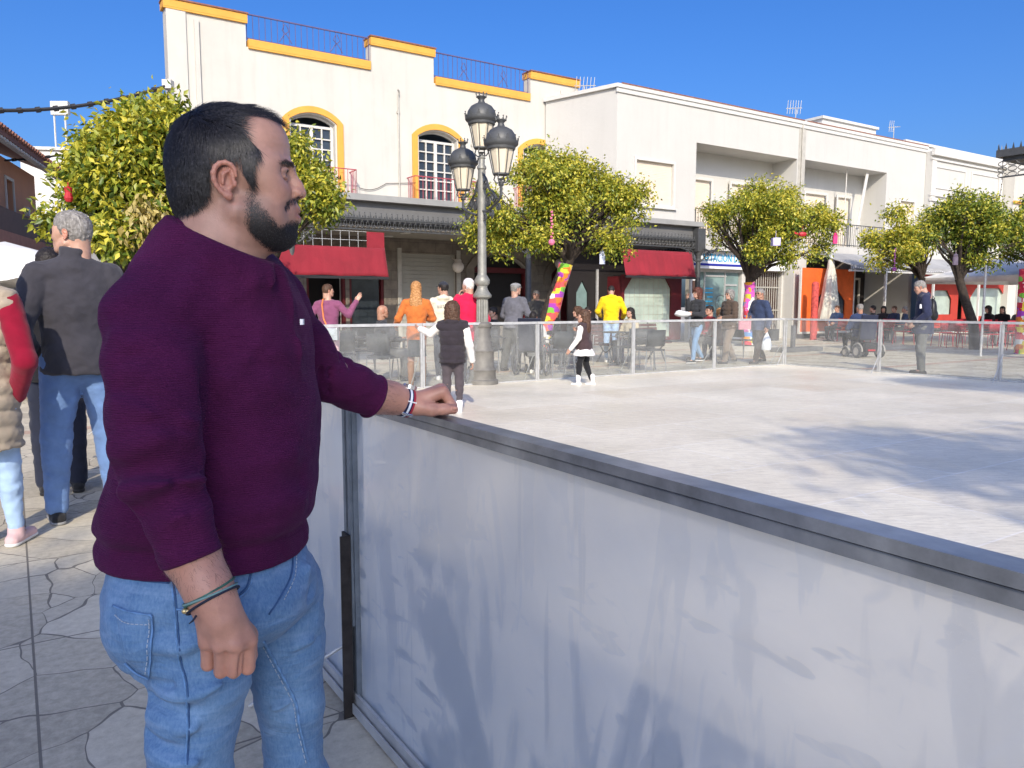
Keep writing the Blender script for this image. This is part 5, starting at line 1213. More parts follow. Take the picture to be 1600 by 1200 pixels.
def hair_mesh(kind):
    if kind not in HM:
        v, q = hair_field(kind); me = bpy.data.meshes.new('hair_'+kind); me.from_pydata(v.tolist(), [], q.tolist()); me.polygons.foreach_set('use_smooth', [True]*len(q)); me.update(); me.materials.append(None); HM[kind] = me
    return HM[kind]
def hairmat(name, c, c2=None, sc=60):
    t = NT(name); t.set(Roughness=.55, Specular_IOR_Level=.35); v = t.coords(scale=(1, 1, .3)); n = t.noise(v, sc, 5, .7, .6)
    t.base(t.ramp(n, [(.3, var(c, .5)), (.5, c), (.72, c2 or var(c, 1.9))])); t.bump(n, .8, .006); return t.m
HA = {'black': hairmat('black_hair', (.018, .014, .013, 1)), 'brown': hairmat('brown_hair', (.075, .038, .022, 1)), 'auburn': hairmat('auburn_hair', (.09, .028, .018, 1)), 'blond': hairmat('blond_hair', (.42, .20, .07, 1), (.62, .36, .16, 1)),
      'grey': hairmat('grey_hair', (.20, .185, .17, 1), (.42, .40, .375, 1)), 'white': hairmat('white_hair', (.62, .60, .57, 1)), 'cap': cloth('navy_cap_cloth', (.03, .033, .045, 1)), 'tweed': simple('grey_tweed', (.30, .30, .30, 1), .9, nscale=60, amt=.5), 'wool': cloth('white_wool', (.66, .62, .62, 1))}
# ---------------------------------------------------------------- people
def J_stand(): return dict(hip=(0, .05, .515), kn=(.012, .055, .285), an=(-.005, .058, .048), sh=(0, .103, .802), el=(-.018, .136, .632), wr=(.022, .138, .495), neck=(0, 0, .845), head=(.012, 0, .928))
def sides(J):
    o = {}
    for k, v in J.items():
        if k in ('neck', 'head'): o[k] = v
        elif k[-1] in 'LR' and k[:-1] in ('hip', 'kn', 'an', 'sh', 'el', 'wr'): o[k] = v
        else:
            o.setdefault(k+'L', v); o.setdefault(k+'R', (v[0], -v[1], v[2]))
    return o
def pose(kind='stand', **ov):
    J = sides(J_stand())
    if kind == 'walk':
        J.update(knL=(.07, .05, .29), anL=(.10, .05, .05), knR=(.0, -.05, .285), anR=(-.13, -.05, .07), wrL=(-.03, .15, .50), wrR=(.09, -.15, .52), elR=(.01, -.14, .64))
    if kind == 'sit':
        J = {k: (v[0], v[1], v[2]-.235) if k[:2] in ('hi', 'sh', 'el', 'wr', 'ne', 'he') else v for k, v in J.items()}
        J.update(knL=(.24, .07, .285), knR=(.24, -.07, .285), anL=(.22, .07, .048), anR=(.22, -.07, .048), elL=(.04, .15, .41), elR=(.04, -.15, .41), wrL=(.17, .09, .39), wrR=(.17, -.09, .39))
    J.update(ov); return J
def xf(v, rot, pos, sc=1.0): return (v*sc)@rot.T+pos
PC = {}
def cm(key, c, **k):
    if key not in PC: PC[key] = cloth(key, (*c, 1), **k)
    return PC[key]
def person(pos, yaw, H, label, J=None, top=None, top_c=None, hem=.50, infl=.016, puff=0, hood=False, sleeves=True, legs=None, leg_infl=.010, flare=0.0, shoe=None, boot=0, hair='short', hair_c='brown', skin_='a',
           head_yaw=0, head_pitch=0, h=.015, girth=1.0, glasses=False, skirt=None, hat=None, hs=1.0, open_hands='', group=None, coll=0.0, seed=0, lean=0.0, slv=None):
    J = J or pose(); yw = R(yaw); RM = rotm(yw, R(lean)); pos = np.array(pos, float); Z = np.array((0, 0, 1.))
    root = empty('person', pos, 0, label, 'person', group)
    w_ = {k: RM@(np.array(v)*H) for k, v in J.items()}
    allp = np.array(list(w_.values())); lo = allp.min(0)-.24*H/1.7-.02; hi = allp.max(0)+.2; lo[2] = max(-.02, allp[:, 2].min()-.12); hi[2] = w_['neck'][2]+.14
    Hn = H; r = lambda x: x*Hn*girth; pel = (w_['hipL']+w_['hipR'])/2; chest = (w_['shL']+w_['shR'])/2; up = chest-pel; fw = RM[:, 0]; lf = RM[:, 1]
    axz = up/np.linalg.norm(up); axx = fw-axz*(fw@axz); axx /= np.linalg.norm(axx); axy = np.cross(axz, axx); RT = np.stack([axx, axy, axz], 1)
    def torso(s, g, low=True):
        s.ell(pel+up*.70, (r(.060)+g, r(.098)+g, r(.105)+g), .04, rot=RT); s.ell(pel+up*.34+fw*.006*H*girth, (r(.058)+g, r(.084)+g, r(.09)+g), .05, rot=RT)
        if low: s.ell(pel+up*.04, (r(.062)+g, r(.090)+g, r(.062)+g), .04, rot=RT)
        for k in 'LR': s.cap(w_['neck']-up*.07, w_['sh'+k]*.92+chest*.08, r(.036)+g*.9, r(.028)+g*.9, .03)
    def arms(s, g, end=1.0):
        for k in 'LR':
            e = w_['el'+k]+(w_['wr'+k]-w_['el'+k])*end
            s.chain([w_['sh'+k], w_['el'+k], e], [r(.031)+g, r(.025)+g, r(.019)+g*.9], .02)
    def legs_(s, g, end=1.0):
        for k in 'LR':
            a, b, c = w_['hip'+k], w_['kn'+k], w_['an'+k]; e = b+(c-b)*end
            s.chain([a, b, e], [r(.054)+g, r(.034)+g, H*.021+g+flare], .025)
            s.cap(b, b+(c-b)*.35, r(.033)+g, r(.031)+g, .02)
    # body, one continuous skin mesh
    s = SDF(lo, hi, h); torso(s, -.008); arms(s, -.003)
    legs_(s, -.002)
    for k in 'LR':
        a = w_['an'+k]; s.cap(a-Z*.02, a+fw*.10*H/1.7-Z*.045*H/1.7, .03*H/1.7, .024*H/1.7, .02)
    hd = w_['head']; s.cap(w_['neck']-up*.06, hd*.5+w_['neck']*.5, .056*H/1.72, .052*H/1.72, .02)
    bv, bq = s.mesh(); vs = [bv]; qs = [bq]; ts = [np.ones((len(bv), 3))]; n = len(bv)
    HR = rotm(yw+R(head_yaw), R(head_pitch)); k_ = .93*hs*(H/1.72 if H > 1.45 else .80+.12*(H/1.45))
    hpos = hd
    v = xf(HT['v'], HR, hpos, k_); vs.append(v); qs.append(HT['q']+n); ts.append(HT['t']); n += len(v)
    for k in 'LR':
        d = w_['wr'+k]-w_['el'+k]; d /= np.linalg.norm(d); out = lf*(1 if k == 'L' else -1)
        z = out-d*(out@d); z = z/np.linalg.norm(z) if np.linalg.norm(z) > .2 else Z
        if open_hands and k in open_hands: z = -fw-d*(-fw@d); z /= np.linalg.norm(z)
        y = np.cross(z, d); 
        fwd_pref = fw if abs(fw@d) < .8 else Z
        if y@fwd_pref < 0: y = -y
        A = np.stack([d, y, z], 1); hv_, hq_ = (HT['ov'], HT['oq']) if open_hands and k in open_hands else (HT['hv'], HT['hq'])
        v = xf(hv_, A, w_['wr'+k], .98*H/1.75); q = hq_ if np.linalg.det(A) > 0 else hq_[:, ::-1]
        vs.append(v); qs.append(q+n); ts.append(np.ones((len(v), 3))); n += len(v)
    fastmesh('body', np.concatenate(vs), np.concatenate(qs), SK[skin_], root, {'tint': np.concatenate(ts)}, True)
    # trousers
    if legs is not None:
        s = SDF(lo, hi, h); s.ell(pel+up*.06, (r(.064)+leg_infl, r(.092)+leg_infl, r(.07)+leg_infl), .03, rot=RT); legs_(s, leg_infl, .97 if not boot else .9)
        s.wob(.0055, 34, seed); s.wob(.0035, 75, seed+1)
        v, q = s.mesh(); fastmesh('trousers', v, q, legs, root, None, True)
    if skirt is not None:
        mat_, ln, wd = skirt; s = SDF(lo, hi, h); a = pel+up*.15; b = pel-Z*ln; s.cap(a, b, r(.085), r(wd), .03); s.plane(b, -Z, .004); s.wob(.006, 45, seed); v, q = s.mesh(); fastmesh('skirt', v, q, mat_, root, None, True)
    if slv is not None:
        s = SDF(lo, hi, h); arms(s, infl*.45, .97); s.wob(.003, 40, seed); v, q = s.mesh(); fastmesh('sleeves', v, q, slv, root, None, True)
    # top garment
    if top is not None:
        s = SDF(lo-.03, hi+.03, h); torso(s, infl)
        if hem < .5: s.cap(pel+up*.1, pel-Z*(.5-hem)*H, r(.082)+infl, r(.088)+infl, .04)
        if sleeves: arms(s, infl*.8, .97)
        hz = (pel[2]+(hem-.515)*H) if J['hipL'][2] > .4 else pel[2]-.05*H
        s.plane((0, 0, hz), (0, 0, -1), .008)
        if coll: s.cap(w_['neck']-up*.02, w_['neck']+Z*coll, .062*H/1.72+infl*.4, .058*H/1.72+infl*.3, .015)
        s.plane(w_["neck"]+Z*(.012+coll), (-.25*fw[0], -.25*fw[1], 1), .008)
        if hood:
            nb = w_['neck']-fw*.035*H; s.ell(nb-up*.03, (.060*H/1.5, .10*H/1.5, .045*H/1.5), .02, rot=rotm(yw, .5)); s.cap(w_['neck']+lf*.05*H-up*.04, nb+up*.02, .028*H, .026*H, .02); s.cap(w_['neck']-lf*.05*H-up*.04, nb+up*.02, .028*H, .026*H, .02)
        if puff:
            zz = s.ax[2][None, None, :]; s.F -= (puff*(np.abs(np.sin(zz*math.pi/.085))**.6-.5)).astype(np.float32)
        s.wob(.0065, 24, seed+2); s.wob(.0045, 55, seed+3)
        v, q = s.mesh(); fastmesh(top, v, q, top_c, root, None, True)
    # shoes
    if shoe is not None:
        for k in 'LR':
            a = w_['an'+k]; g = H/1.7; s = SDF(a-.24*g, a+.24*g+(0, 0, boot), .009); t_ = fw*1.0; z0 = a[2]-.048*H
            base = np.array((a[0], a[1], z0)); s.cap(base-t_*.045*g+Z*.035, base+t_*.15*g+Z*.028, .037*g, .034*g, .02); s.cap(base+Z*.05*g, base+Z*(.085*g+boot), .042*g, (.043 if not boot else .058)*g, .02)
            s.plane(base+Z*.006, -Z, .004); v, q = s.mesh(); o_ = fastmesh('shoe', v, q, shoe[0], root, None, True)
            s = SDF(a-.24*g, a+.24*g, .009); s.cap(base-t_*.045*g+Z*.022, base+t_*.152*g+Z*.02, .041*g, .038*g, .02); s.plane(base+Z*.022, Z, .003); s.plane(base, -Z, .002); v, q = s.mesh(); fastmesh('sole', v, q, shoe[1], o_, None, True)
    def headobj(name, me, m_, parent=root):
        o = bpy.data.objects.new(name, me); C.objects.link(o); o.parent = root
        o.matrix_parent_inverse = Matrix(); A = np.eye(4); A[:3, :3] = HR*k_; A[:3, 3] = hpos; o.matrix_local = Matrix(A.tolist())
        if len(o.material_slots): o.material_slots[0].link = 'OBJECT'; o.material_slots[0].material = m_
        return o
    if hair: headobj('hair', hair_mesh(hair), HA[hair_c])
    if hat: headobj({'cap': 'cap', 'flatcap': 'flat_cap', 'beanie': 'beanie'}[hat[0]], hair_mesh(hat[0]), HA[hat[1]])
    if glasses:
        m = MB()
        for y in (-1, 1): m.obox((.092, y*.031, .026), (.003, 0, 0), (0, .022, 0), (-.002, 0, .016)); m.bar((.09, y*.053, .033), (-.005, y*.078, .033), .004)
        m.bar((.094, -.01, .032), (.094, .01, .032), .004); o = build(m, 'sunglasses', M['black']); me = o.data; bpy.data.objects.remove(o); headobj('sunglasses', me, M['black'])
    return root, w_, RM, HR
# ---------------------------------------------------------------- street lamp
lp = G(754, 603); lamp = empty('street_lamp', lp, R(-67), 'tall three lantern cast iron street lamp with crowned domes and scrolled arms', 'street lamp')
m = MB(); m.lathe([(.26,0),(.26,.1),(.225,.12),(.215,.24),(.23,.27),(.195,.31),(.185,.55),(.20,.58),(.165,.62),(.155,.72),(.14,.74),(.13,.95),(.155,.98),(.155,1.02),(.12,1.05)], 24); build(m, 'base', simple('lamp_base_paint', (.20,.19,.17,1), .6, metal=.2, nscale=5, amt=.3), lamp, True)
m = MB(); vs = []; n = 32
for (r_, z) in ((.10, 1.05), (.095, 1.42)):
    for k in range(n): a = 2*math.pi*k/n; q = r_*(1 if k % 2 else .88); vs.append((q*math.cos(a), q*math.sin(a), z))
m.add(vs, [(k, (k+1) % n, n+(k+1) % n, n+k) for k in range(n)])
m.lathe([(.095,1.42),(.15,1.45),(.155,1.48),(.14,1.50),(.10,1.56),(.085,1.60),(.085,1.63),(.12,1.67),(.125,1.73),(.09,1.79),(.075,1.81),(.072,1.84),(.068,3.35),(.06,3.80),(.075,3.82),(.075,3.86),(.05,3.9),(.05,4.0),(.065,4.02),(.045,4.06)], 20)
lampmat = simple('lamp_grey_green_paint', (.27,.265,.235,1), .5, metal=.3, nscale=9, amt=.25, bump=.1)
zf = lambda z: z if z < 1.84 else 1.84+(z-1.84)*.833
m.v = [(a, b, zf(c)) for a, b, c in m.v]; build(m, 'pole', lampmat, lamp, True)
def lantern(par, x, z):
    o = empty('lantern', (x, 0, z), 0); o.parent = par
    m = MB(); m.lathe([(.001,-.06),(.03,-.05),(.035,0),(.02,.03),(.05,.06)], 10)
    for k in range(4):
        a = math.pi/4+k*math.pi/2; ca, sa = math.cos(a), math.sin(a); m.tube([(.03*ca,.03*sa,.0),(.08*ca,.08*sa,.0),(.12*ca,.12*sa,.05),(.10*ca,.10*sa,.1),(.125*ca,.125*sa,.13)], .011, 5)
    m.lathe([(.12,.115),(.13,.115),(.13,.135),(.12,.135)], 8)
    for k in range(8): a = math.pi*k/4+.2; m.bar((.122*math.cos(a), .122*math.sin(a), .13), (.198*math.cos(a), .198*math.sin(a), .49), .012)
    build(m, 'cage', M['iron'], o)
    m = MB(); m.lathe([(.115,.125),(.19,.485)], 8); build(m, 'glass', M['lampglass'], o)
    m = MB(); m.lathe([(.19,.475),(.215,.485),(.22,.52),(.25,.545),(.262,.565),(.262,.60),(.235,.61),(.232,.64),(.215,.70),(.17,.765),(.10,.805),(.06,.82),(.045,.86),(.05,.88),(.075,.905),(.08,.92),(.001,.925)], 24)
    for k in range(12): a = 2*math.pi*k/12; m.add([(.262*math.cos(a-.12), .262*math.sin(a-.12), .59), (.262*math.cos(a+.12), .262*math.sin(a+.12), .59), (.275*math.cos(a), .275*math.sin(a), .665), (.235*math.cos(a), .235*math.sin(a), .60)], [(0,1,2),(1,3,2),(3,0,2)]); m.sphere((.272*math.cos(a), .272*math.sin(a), .665), .012, 6)
    for k in range(8): a = 2*math.pi*k/8; m.tube([(.075*math.cos(a), .075*math.sin(a), .91), (.09*math.cos(a), .09*math.sin(a), .96)], [.014, .005], 5); m.sphere((.09*math.cos(a), .09*math.sin(a), .965), .012, 6)
    build(m, 'dome', M['iron'], o, True)
lantern(lamp, 0, zf(4.06))
for sx, L in ((-1, .90), (1, .82)):
    lantern(lamp, sx*L, zf(3.42))
    m = MB()
    def spiral(cx, cz, r0, turns, d0, r_=.017):
        pts = []
        for i in range(int(turns*14)+1): t = i/14*2*math.pi; q = r0*(1-i/(turns*14)*.85); pts.append((sx*(cx+q*math.cos(d0+t)), 0, cz+q*math.sin(d0+t)))
        m.tube(pts, r_, 5)
    m.tube([(sx*.06, 0, 3.02), (sx*.25, 0, 2.98), (sx*.5, 0, 3.05), (sx*.72, 0, 3.12), (sx*L, 0, 3.2), (sx*L, 0, 3.38)], .024, 6)
    m.tube([(sx*.06, 0, 3.72), (sx*.2, 0, 3.6), (sx*.32, 0, 3.4), (sx*.5, 0, 3.3), (sx*.66, 0, 3.16)], .02, 6)
    spiral(.30, 3.18, .16, 1.6, 0); spiral(.55, 3.20, .10, 1.4, 2); spiral(.17, 3.48, .10, 1.5, 1); spiral(.72, 3.02, .08, 1.3, 3); spiral(.14, 2.90, .07, 1.2, 4); spiral(.42, 2.92, .09, 1.4, 5)
    m.obox((sx*.30, 0, 3.18), (.075, 0, 0), (0, .008, 0), (0, 0, .075))
    m.lathe([(.025,3.36),(.05,3.38),(.03,3.40),(.03,3.42)], 8, (sx*L, 0, 0))
    m.v = [(a, b, zf(c)) for a, b, c in m.v]; build(m, 'scroll_arm', M['iron'], lamp)
# ---------------------------------------------------------------- cafe furniture
def chair_dark(metal=M['chairmetal'], seat=M['chairdark'], name='cafe_chair'):
    o = empty(name, (0,0,0))
    m = MB(); m.box(-.22,.22,-.22,.22,.43,.46,.03); build(m, 'seat', seat, o)
    m = MB(); vs = []
    for i in range(9):
        a = -1.0+2.0*i/8; x = .24*math.sin(a)*1.0; y = .20+.05*math.cos(a)
        vs += [(x, y-.03, .52), (x, y+.02, .84)]
    m.add(vs, [(2*i, 2*i+2, 2*i+3, 2*i+1) for i in range(8)]); r = build(m, 'backrest', seat, o, True, 60); r.modifiers.new('s', 'SOLIDIFY').thickness = .015
    for x in (-.2, .2):
        for y in (-.2, .2): build(MB().tube([(x*1.15, y*1.2, 0), (x, y, .44)], .012, 6), 'leg', metal, o)
    for x in (-1, 1): build(MB().tube([(x*.225,-.22,.44),(x*.25,-.21,.66),(x*.26,.0,.68),(x*.24,.22,.68)], .012, 6), 'armrest', metal, o)
    return o
def table_(top=M['chairdark'], r=.36, name='cafe_table', sq=False):
    o = empty(name, (0,0,0))
    m = MB()
    if sq: m.box(-r, r, -r, r, .715, .74, .02)
    else: m.lathe([(.001,.715),(r-.01,.715),(r,.725),(r-.01,.74),(.001,.74)], 24)
    build(m, 'table_top', top, o); build(MB().tube([(0,0,.02),(0,0,.715)], .028, 10), 'pedestal', M['chairmetal'], o)
    m = MB()
    for k in range(4): a = k*math.pi/2+.6; m.bar((0,0,.03),(.28*math.cos(a), .28*math.sin(a), .02), .05, .025)
    build(m, 'base', M['chairmetal'], o); return o
ch0 = chair_dark(); tb0 = table_(); ch1 = chair_dark(M['chairred'], M['chairred'], 'red_chair'); tb1 = table_(M['chairred'], .38, 'red_table', True); ch2 = chair_dark(M['chairwhite'], M['chairwhite'], 'white_chair'); tb2 = table_(M['chairwhite'], .4, 'white_table', True)
used = set()
def put(proto, loc, rz, label, cat, group):
    o = proto if proto.name not in used else copy_tree(proto); used.add(proto.name)
    o.location = loc; o.rotation_euler = (0, 0, R(rz)); tag(o, label, cat, group); return o
DC = 'dark chairs of the cafe terrace'; DT = 'dark tables of the cafe terrace'
spots = [  # px, Y, rot, label
 (535, 13.6, 200, 'dark wicker chair with its back to the rink beside the purple cardigan'), (560, 14.9, 150, 'dark wicker chair between the purple cardigan and the bald man'), (598, 13.3, 170, 'metal framed chair under the bald seated man'),
 (520, 15.4, 20, 'dark wicker chair near the left cafe doors behind the purple cardigan'), (640, 14.2, 240, 'dark chair half hidden behind the woman in the orange coat'), (770, 15.5, 160, 'dark chair between the lamp post and the flat-capped man'),
 (873, 14.5, 200, 'dark chair right of the wheelchair by the knitted trunk'), (893, 15.4, 90, 'dark chair behind the girl in white skates, left one'), (905, 17.2, 20, 'dark chair with seated customers behind the girl in white skates'),
 (975, 16.2, 230, 'dark chair just right of the yellow hoodie'), (1003, 16.0, 180, 'dark chair at the left end of the wooden bench'), (990, 17.6, 60, 'dark chair under the long haired seated woman'), (1107, 18.6, 60, 'dark chair of the seated man in the red sweater'), (1120, 19.0, 280, 'dark chair of the blond seated woman'), (1160, 19.5, 120, 'dark chair between the strolling couple, behind'), (1015, 15.2, 200, 'dark chair leaning by the clear barrier left of the bench')]
for px, Y, rz, lb in spots: put(ch0, P(px, 600, Y).xy.to_3d(), rz, lb, 'chair', DC)
for px, Y, lb in ((553, 14.2, 'dark round table between the purple cardigan and the bald man'), (632, 13.7, 'dark round table in front of the bald seated man'), (755, 14.6, 'dark round table behind the street lamp base'), (888, 16.4, 'dark round table beside the knitted trunk'), (965, 17.0, 'dark round table hidden behind the yellow hoodie'), (1135, 19.2, 'dark round table behind the strolling couple')):
    put(tb0, P(px, 600, Y).xy.to_3d(), 0, lb, 'table', DT)
for k, (px, Y, rz, lb) in enumerate(((1305, 28.5, 200, 'red chair of the person in blue by the closed parasol'), (1362, 26, 180, 'red chair just right of the electric wheelchair'), (1385, 27.5, 150, 'red chair second right of the electric wheelchair'), (1408, 26, 200, 'red chair left of the navy parka'),
     (1468, 25, 180, 'red chair right behind the navy parka'), (1483, 24, 170, 'red chair front row, first right of the navy parka'), (1502, 26, 20, 'red chair back row under the dark tree'), (1512, 23.5, 190, 'red chair front row, second right of the navy parka'), (1527, 26, 200, 'red chair back row left of the seated pair'), (1543, 23.5, 180, 'red chair front row, third right of the navy parka'),
     (1556, 27, 160, 'red chair of the seated pair at the octagonal window'), (1572, 24.5, 175, 'red chair beside the right barrier post'), (1590, 22.5, 200, 'red chair at the right edge of the photo'), (1495, 28, 190, 'red chair against the red side panel'))):
    put(ch1, P(px, 600, Y).xy.to_3d(), rz, lb, 'chair', 'red chairs of the right terrace')
for px, Y, lb in ((1375, 27.2, 'red square table right of the electric wheelchair'), (1492, 25, 'red square table in the front row of the right terrace'), (1520, 24.6, 'red square table second in the front row'), (1552, 25.4, 'red square table of the seated pair')):
    put(tb1, P(px, 600, Y).xy.to_3d(), 33, lb, 'table', 'red tables of the right terrace')
for px, Y, rz, lb in ((35, 10.3, 30, 'white chair between the puffer coat and the grey fleece'), (52, 11.8, 200, 'white chair behind the grey fleece sleeve'), (12, 11.6, 150, 'white chair at the left edge behind the puffer coat')): put(ch2, P(px, 600, Y).xy.to_3d(), rz, lb, 'chair', 'white chairs under the market tents')
put(tb2, P(42, 600, 11.0).xy.to_3d(), 10, 'white square table behind the grey fleece man', 'table', None)
# bench
b0 = G(1000, 560); b1 = W(13.0, 13.9)
bn = empty('park_bench', W(12.2, 13.6), AZ, 'dark slatted park bench with scrolled iron legs behind the clear barrier', 'bench')
m = MB()
for k in range(4): m.box(-1.05, 1.05, -.24+k*.11, -.15+k*.11, .42, .45)
build(m, 'seat', M['wood'], bn); m = MB()
for k in range(5): z = .5+k*.085; m.obox((0, .24+k*.02, z), (1.05, 0, 0), (0, .012, .0), (0, .008, .034))
build(m, 'backrest', M['wood'], bn)
for x in (-.8, .8):
    m = MB(); m.tube([(x,-.25,.42),(x,-.12,.3),(x,-.2,.12),(x,-.28,0)], .02, 6); m.tube([(x,.22,.42),(x,.1,.28),(x,.22,.12),(x,.32,0)], .02, 6); m.tube([(x,-.26,.42),(x,.22,.40),(x,.35,.9)], .02, 6); m.tube([(x,-.12,.3),(x,0,.24),(x,.1,.28)], .016, 6)
    build(m, 'leg', M['iron'], bn)
# closed parasol
pp = P(1291, 600, 30.5); pp.z = 0
o = empty('closed_parasol', pp, 0, 'tall closed white parasol in front of the orange panel', 'parasol')
m = MB(); n = 28; vs = []; prof = [(.05,3.22),(.12,3.05),(.14,2.8),(.22,2.4),(.27,1.9),(.34,1.3),(.42,.9),(.40,.75)]
for j, (r_, z) in enumerate(prof):
    for k in range(n): a = 2*math.pi*k/n; q = r_*(1+.22*math.sin(k*math.pi/2+j*.25)*(j/7)); vs.append((q*math.cos(a), q*math.sin(a), z+.05*math.sin(k*1.57)*(j > 5)))
m.add(vs, [(j*n+k, j*n+(k+1) % n, (j+1)*n+(k+1) % n, (j+1)*n+k) for j in range(len(prof)-1) for k in range(n)]+[tuple(range(n))]); build(m, 'canopy', simple('cream_parasol_cloth', (.62,.62,.55,1), .85, nscale=12, amt=.25, streak=True), o, True, 80)
build(MB().tube([(0,0,0),(0,0,3.35)], .03, 8), 'pole', M['chairwhite'], o); build(MB().box(-.25,.25,-.25,.25,0,.08), 'base', M['plantergrey'], o)
# red patched post
p_ = P(1268, 600, 29.5); p_.z = 0; m = MB(); m.tube([(0,0,0),(0,0,2.15)], .13, 10); m.lathe([(.13,2.15),(.09,2.2),(.001,2.22)], 10); o = build(m, 'wrapped_post', M['redpost']); o.location = p_; tag(o, 'red post wrapped in patterned cloth at the edge of the orange panel', 'post')
p_ = P(1589, 600, 21); p_.z = 0; m = MB(); m.tube([(0,0,0),(0,0,2.3)], .13, 10); o = build(m, 'wrapped_post', M['knit1']); o.location = p_; tag(o, 'post wrapped in red and green knitted patches at the right edge', 'post')
p_ = P(1583, 600, 20); m = MB(); m.tube([(0,0,0),(0,0,2.35)], .03, 8); o = build(m, 'steel_pole', M['alu']); o.location = (p_.x-.9, p_.y, 0); tag(o, 'thin steel pole beside the seated pair on the right terrace', 'pole')
# tree planter kerbs
def planter(b, r_, label):
    o = empty('tree_planter', b, 0, label, 'planter', 'round stone kerbs round the trees')
    m = MB(); m.lathe([(r_,0),(r_,.14),(r_-.15,.14),(r_-.15,.0)], 28); build(m, 'kerb', M['plantergrey'], o, True, 30)
    m = MB(); m.lathe([(.001,.07),(r_-.15,.06)], 20); build(m, 'soil', M['bark'], o)
planter(W(18.4, 15.4), .85, 'round stone kerb at the foot of the crocheted tree'); planter(gat(838, 15.2), .7, 'round stone kerb at the foot of the patchwork knitted tree')
planter(W(1.3, 11.9), .8, 'round stone kerb of the large left tree hidden behind the man')
m = MB(); m.box(-.9, .9, -.25, .25, 0, .12, .04); m.box(-.25, -.13, -.04, .04, .12, .75); o = build(m, 'low_kerb_block', M['fascia']); o.location = G(1245, 549); o.rotation_euler = (0,0,AZ); tag(o, 'low grey block with a short upright post right of the rink corner', 'bollard')
# stone column and drain pipe with tinsel by the lamp
# ---------------------------------------------------------------- the other people
def gp(px, py): p = G(px, py); return (p.x, p.y, 0)
def gy(px, Y): return (math.tan(math.atan((px-800)/1200))*Y, Y, 0)
JE = {'mid': cloth('mid_blue_denim', (.13,.22,.42,1)), 'light': cloth('light_blue_denim', (.36,.50,.70,1)), 'dark': cloth('dark_navy_cloth', (.018,.022,.04,1)), 'grey': cloth('dark_grey_cloth', (.09,.09,.085,1)), 'black': cloth('black_cloth', (.014,.014,.017,1)), 'brown': cloth('brown_trousers', (.075,.06,.045,1)), 'char': cloth('charcoal_leggings', (.075,.062,.07,1)), 'pink': cloth('pink_trousers', (.75,.45,.48,1)), 'taupe': cloth('taupe_cloth', (.20,.155,.12,1))}
black_shoe = (cloth('black_shoe_mesh', (.02,.02,.022,1)), M['black']); white_shoe = (cloth('white_shoe_leather', (.72,.70,.68,1)), M['chairwhite'])
brown_shoe = (simple('brown_leather', (.30,.13,.05,1), .5), M['black']); grey_sole = simple('grey_sole', (.25,.25,.25,1), .7)
# grey fleece man, near left
J = pose(head=(.014, 0, .930), elL=(-.06, .17, .63), wrL=(.09, .12, .56), elR=(-.03, -.16, .63), wrR=(.10, -.12, .55), anL=(.02, .085, .048), anR=(-.02, -.085, .048), knL=(.02, .075, .285), knR=(.0, -.075, .285))
gm, gw, gR, gH = person(gp(138, 812), 128, 1.86, 'grey haired person in sunglasses, dark grey fleece and blue jeans, back turned', J, 'fleece_jacket', cm('grey_fleece', (.045,.043,.052), scale=600, fold=.35), .49, .024, legs=JE['mid'], leg_infl=.014, flare=.010, shoe=(black_shoe[0], grey_sole), hair='short', hair_c='grey', head_yaw=52, h=.011, girth=1.06, coll=.085, glasses=True, seed=3)
# puffer woman at the left edge
J = pose(elR=(-.05, -.17, .62), wrR=(.02, -.10, .50), knR=(.03, -.05, .285), anR=(.05, -.055, .048))
person(gp(-14, 858), 95, 1.66, 'person at the left edge in a long beige quilted vest and light jeans', J, 'quilted_vest', cm('beige_quilt', (.34,.28,.21), fold=.4), .34, .030, puff=.016, sleeves=False, slv=cm('crimson_sleeve', (.22,.004,.022)), legs=JE['light'], leg_infl=.004, shoe=(cloth('pink_trainer_mesh', (.62,.42,.42,1)), M['chairwhite']), hair='curly', hair_c='brown', h=.011, coll=.03, girth=1.05, seed=8)
# dark figure standing ahead of the fleece man
person(gy(84, 5.35), 120, 1.70, 'person in black almost hidden in front of the grey fleece man, dark jacket and trousers', pose(elL=(-.02,.17,.62), wrL=(.06,.20,.52)), 'jacket', cm('black_jacket', (.012,.012,.015)), .47, .03, legs=JE['dark'], leg_infl=.016, flare=.012, shoe=black_shoe, hair='short', hair_c='black', h=.014, seed=5)
person(gy(52, 13.0), 70, 1.65, 'person seated in dark clothes at the white chairs under the tents', pose('sit'), 'jacket', cm('dark_jacket2', (.03,.035,.035)), .5, .02, legs=JE['black'], shoe=black_shoe, hair='short', hair_c='black', h=.018)
# purple cardigan
J = pose(elR=(.02, -.20, .70), wrR=(.05, -.27, .83), elL=(-.05, .18, .66), wrL=(.05, .16, .60))
pc, pw_, pR, pH = person(gy(514, 12.6), 82, 1.66, 'person in a long mauve jumper raising one hand by the cafe door', J, 'jumper', cm('mauve_knit', (.22,.07,.14)), .44, .018, legs=JE['pink'], leg_infl=.012, flare=.02, shoe=white_shoe, hair='short', hair_c='brown', head_yaw=-50, h=.012, girth=1.0, hs=.92, open_hands='R', seed=11)
lf = pR[:, 1]; fw = pR[:, 0]
def loc(*a): return Vector(a[0]*fw+a[1]*lf+np.array((0,0,a[2])))
m = MB(); m.tube([loc(-.03,.07,1.42), loc(-.135,.05,1.33), loc(-.15,.02,1.1), loc(-.16,-.05,.95)], .012, 6)
bag = empty('shoulder_bag', pc.location, 0, 'silver shoulder bag with an orange strap worn by the person in mauve', 'bag'); build(m, 'strap', simple('orange_strap', (.75,.22,.06,1), .6), bag)
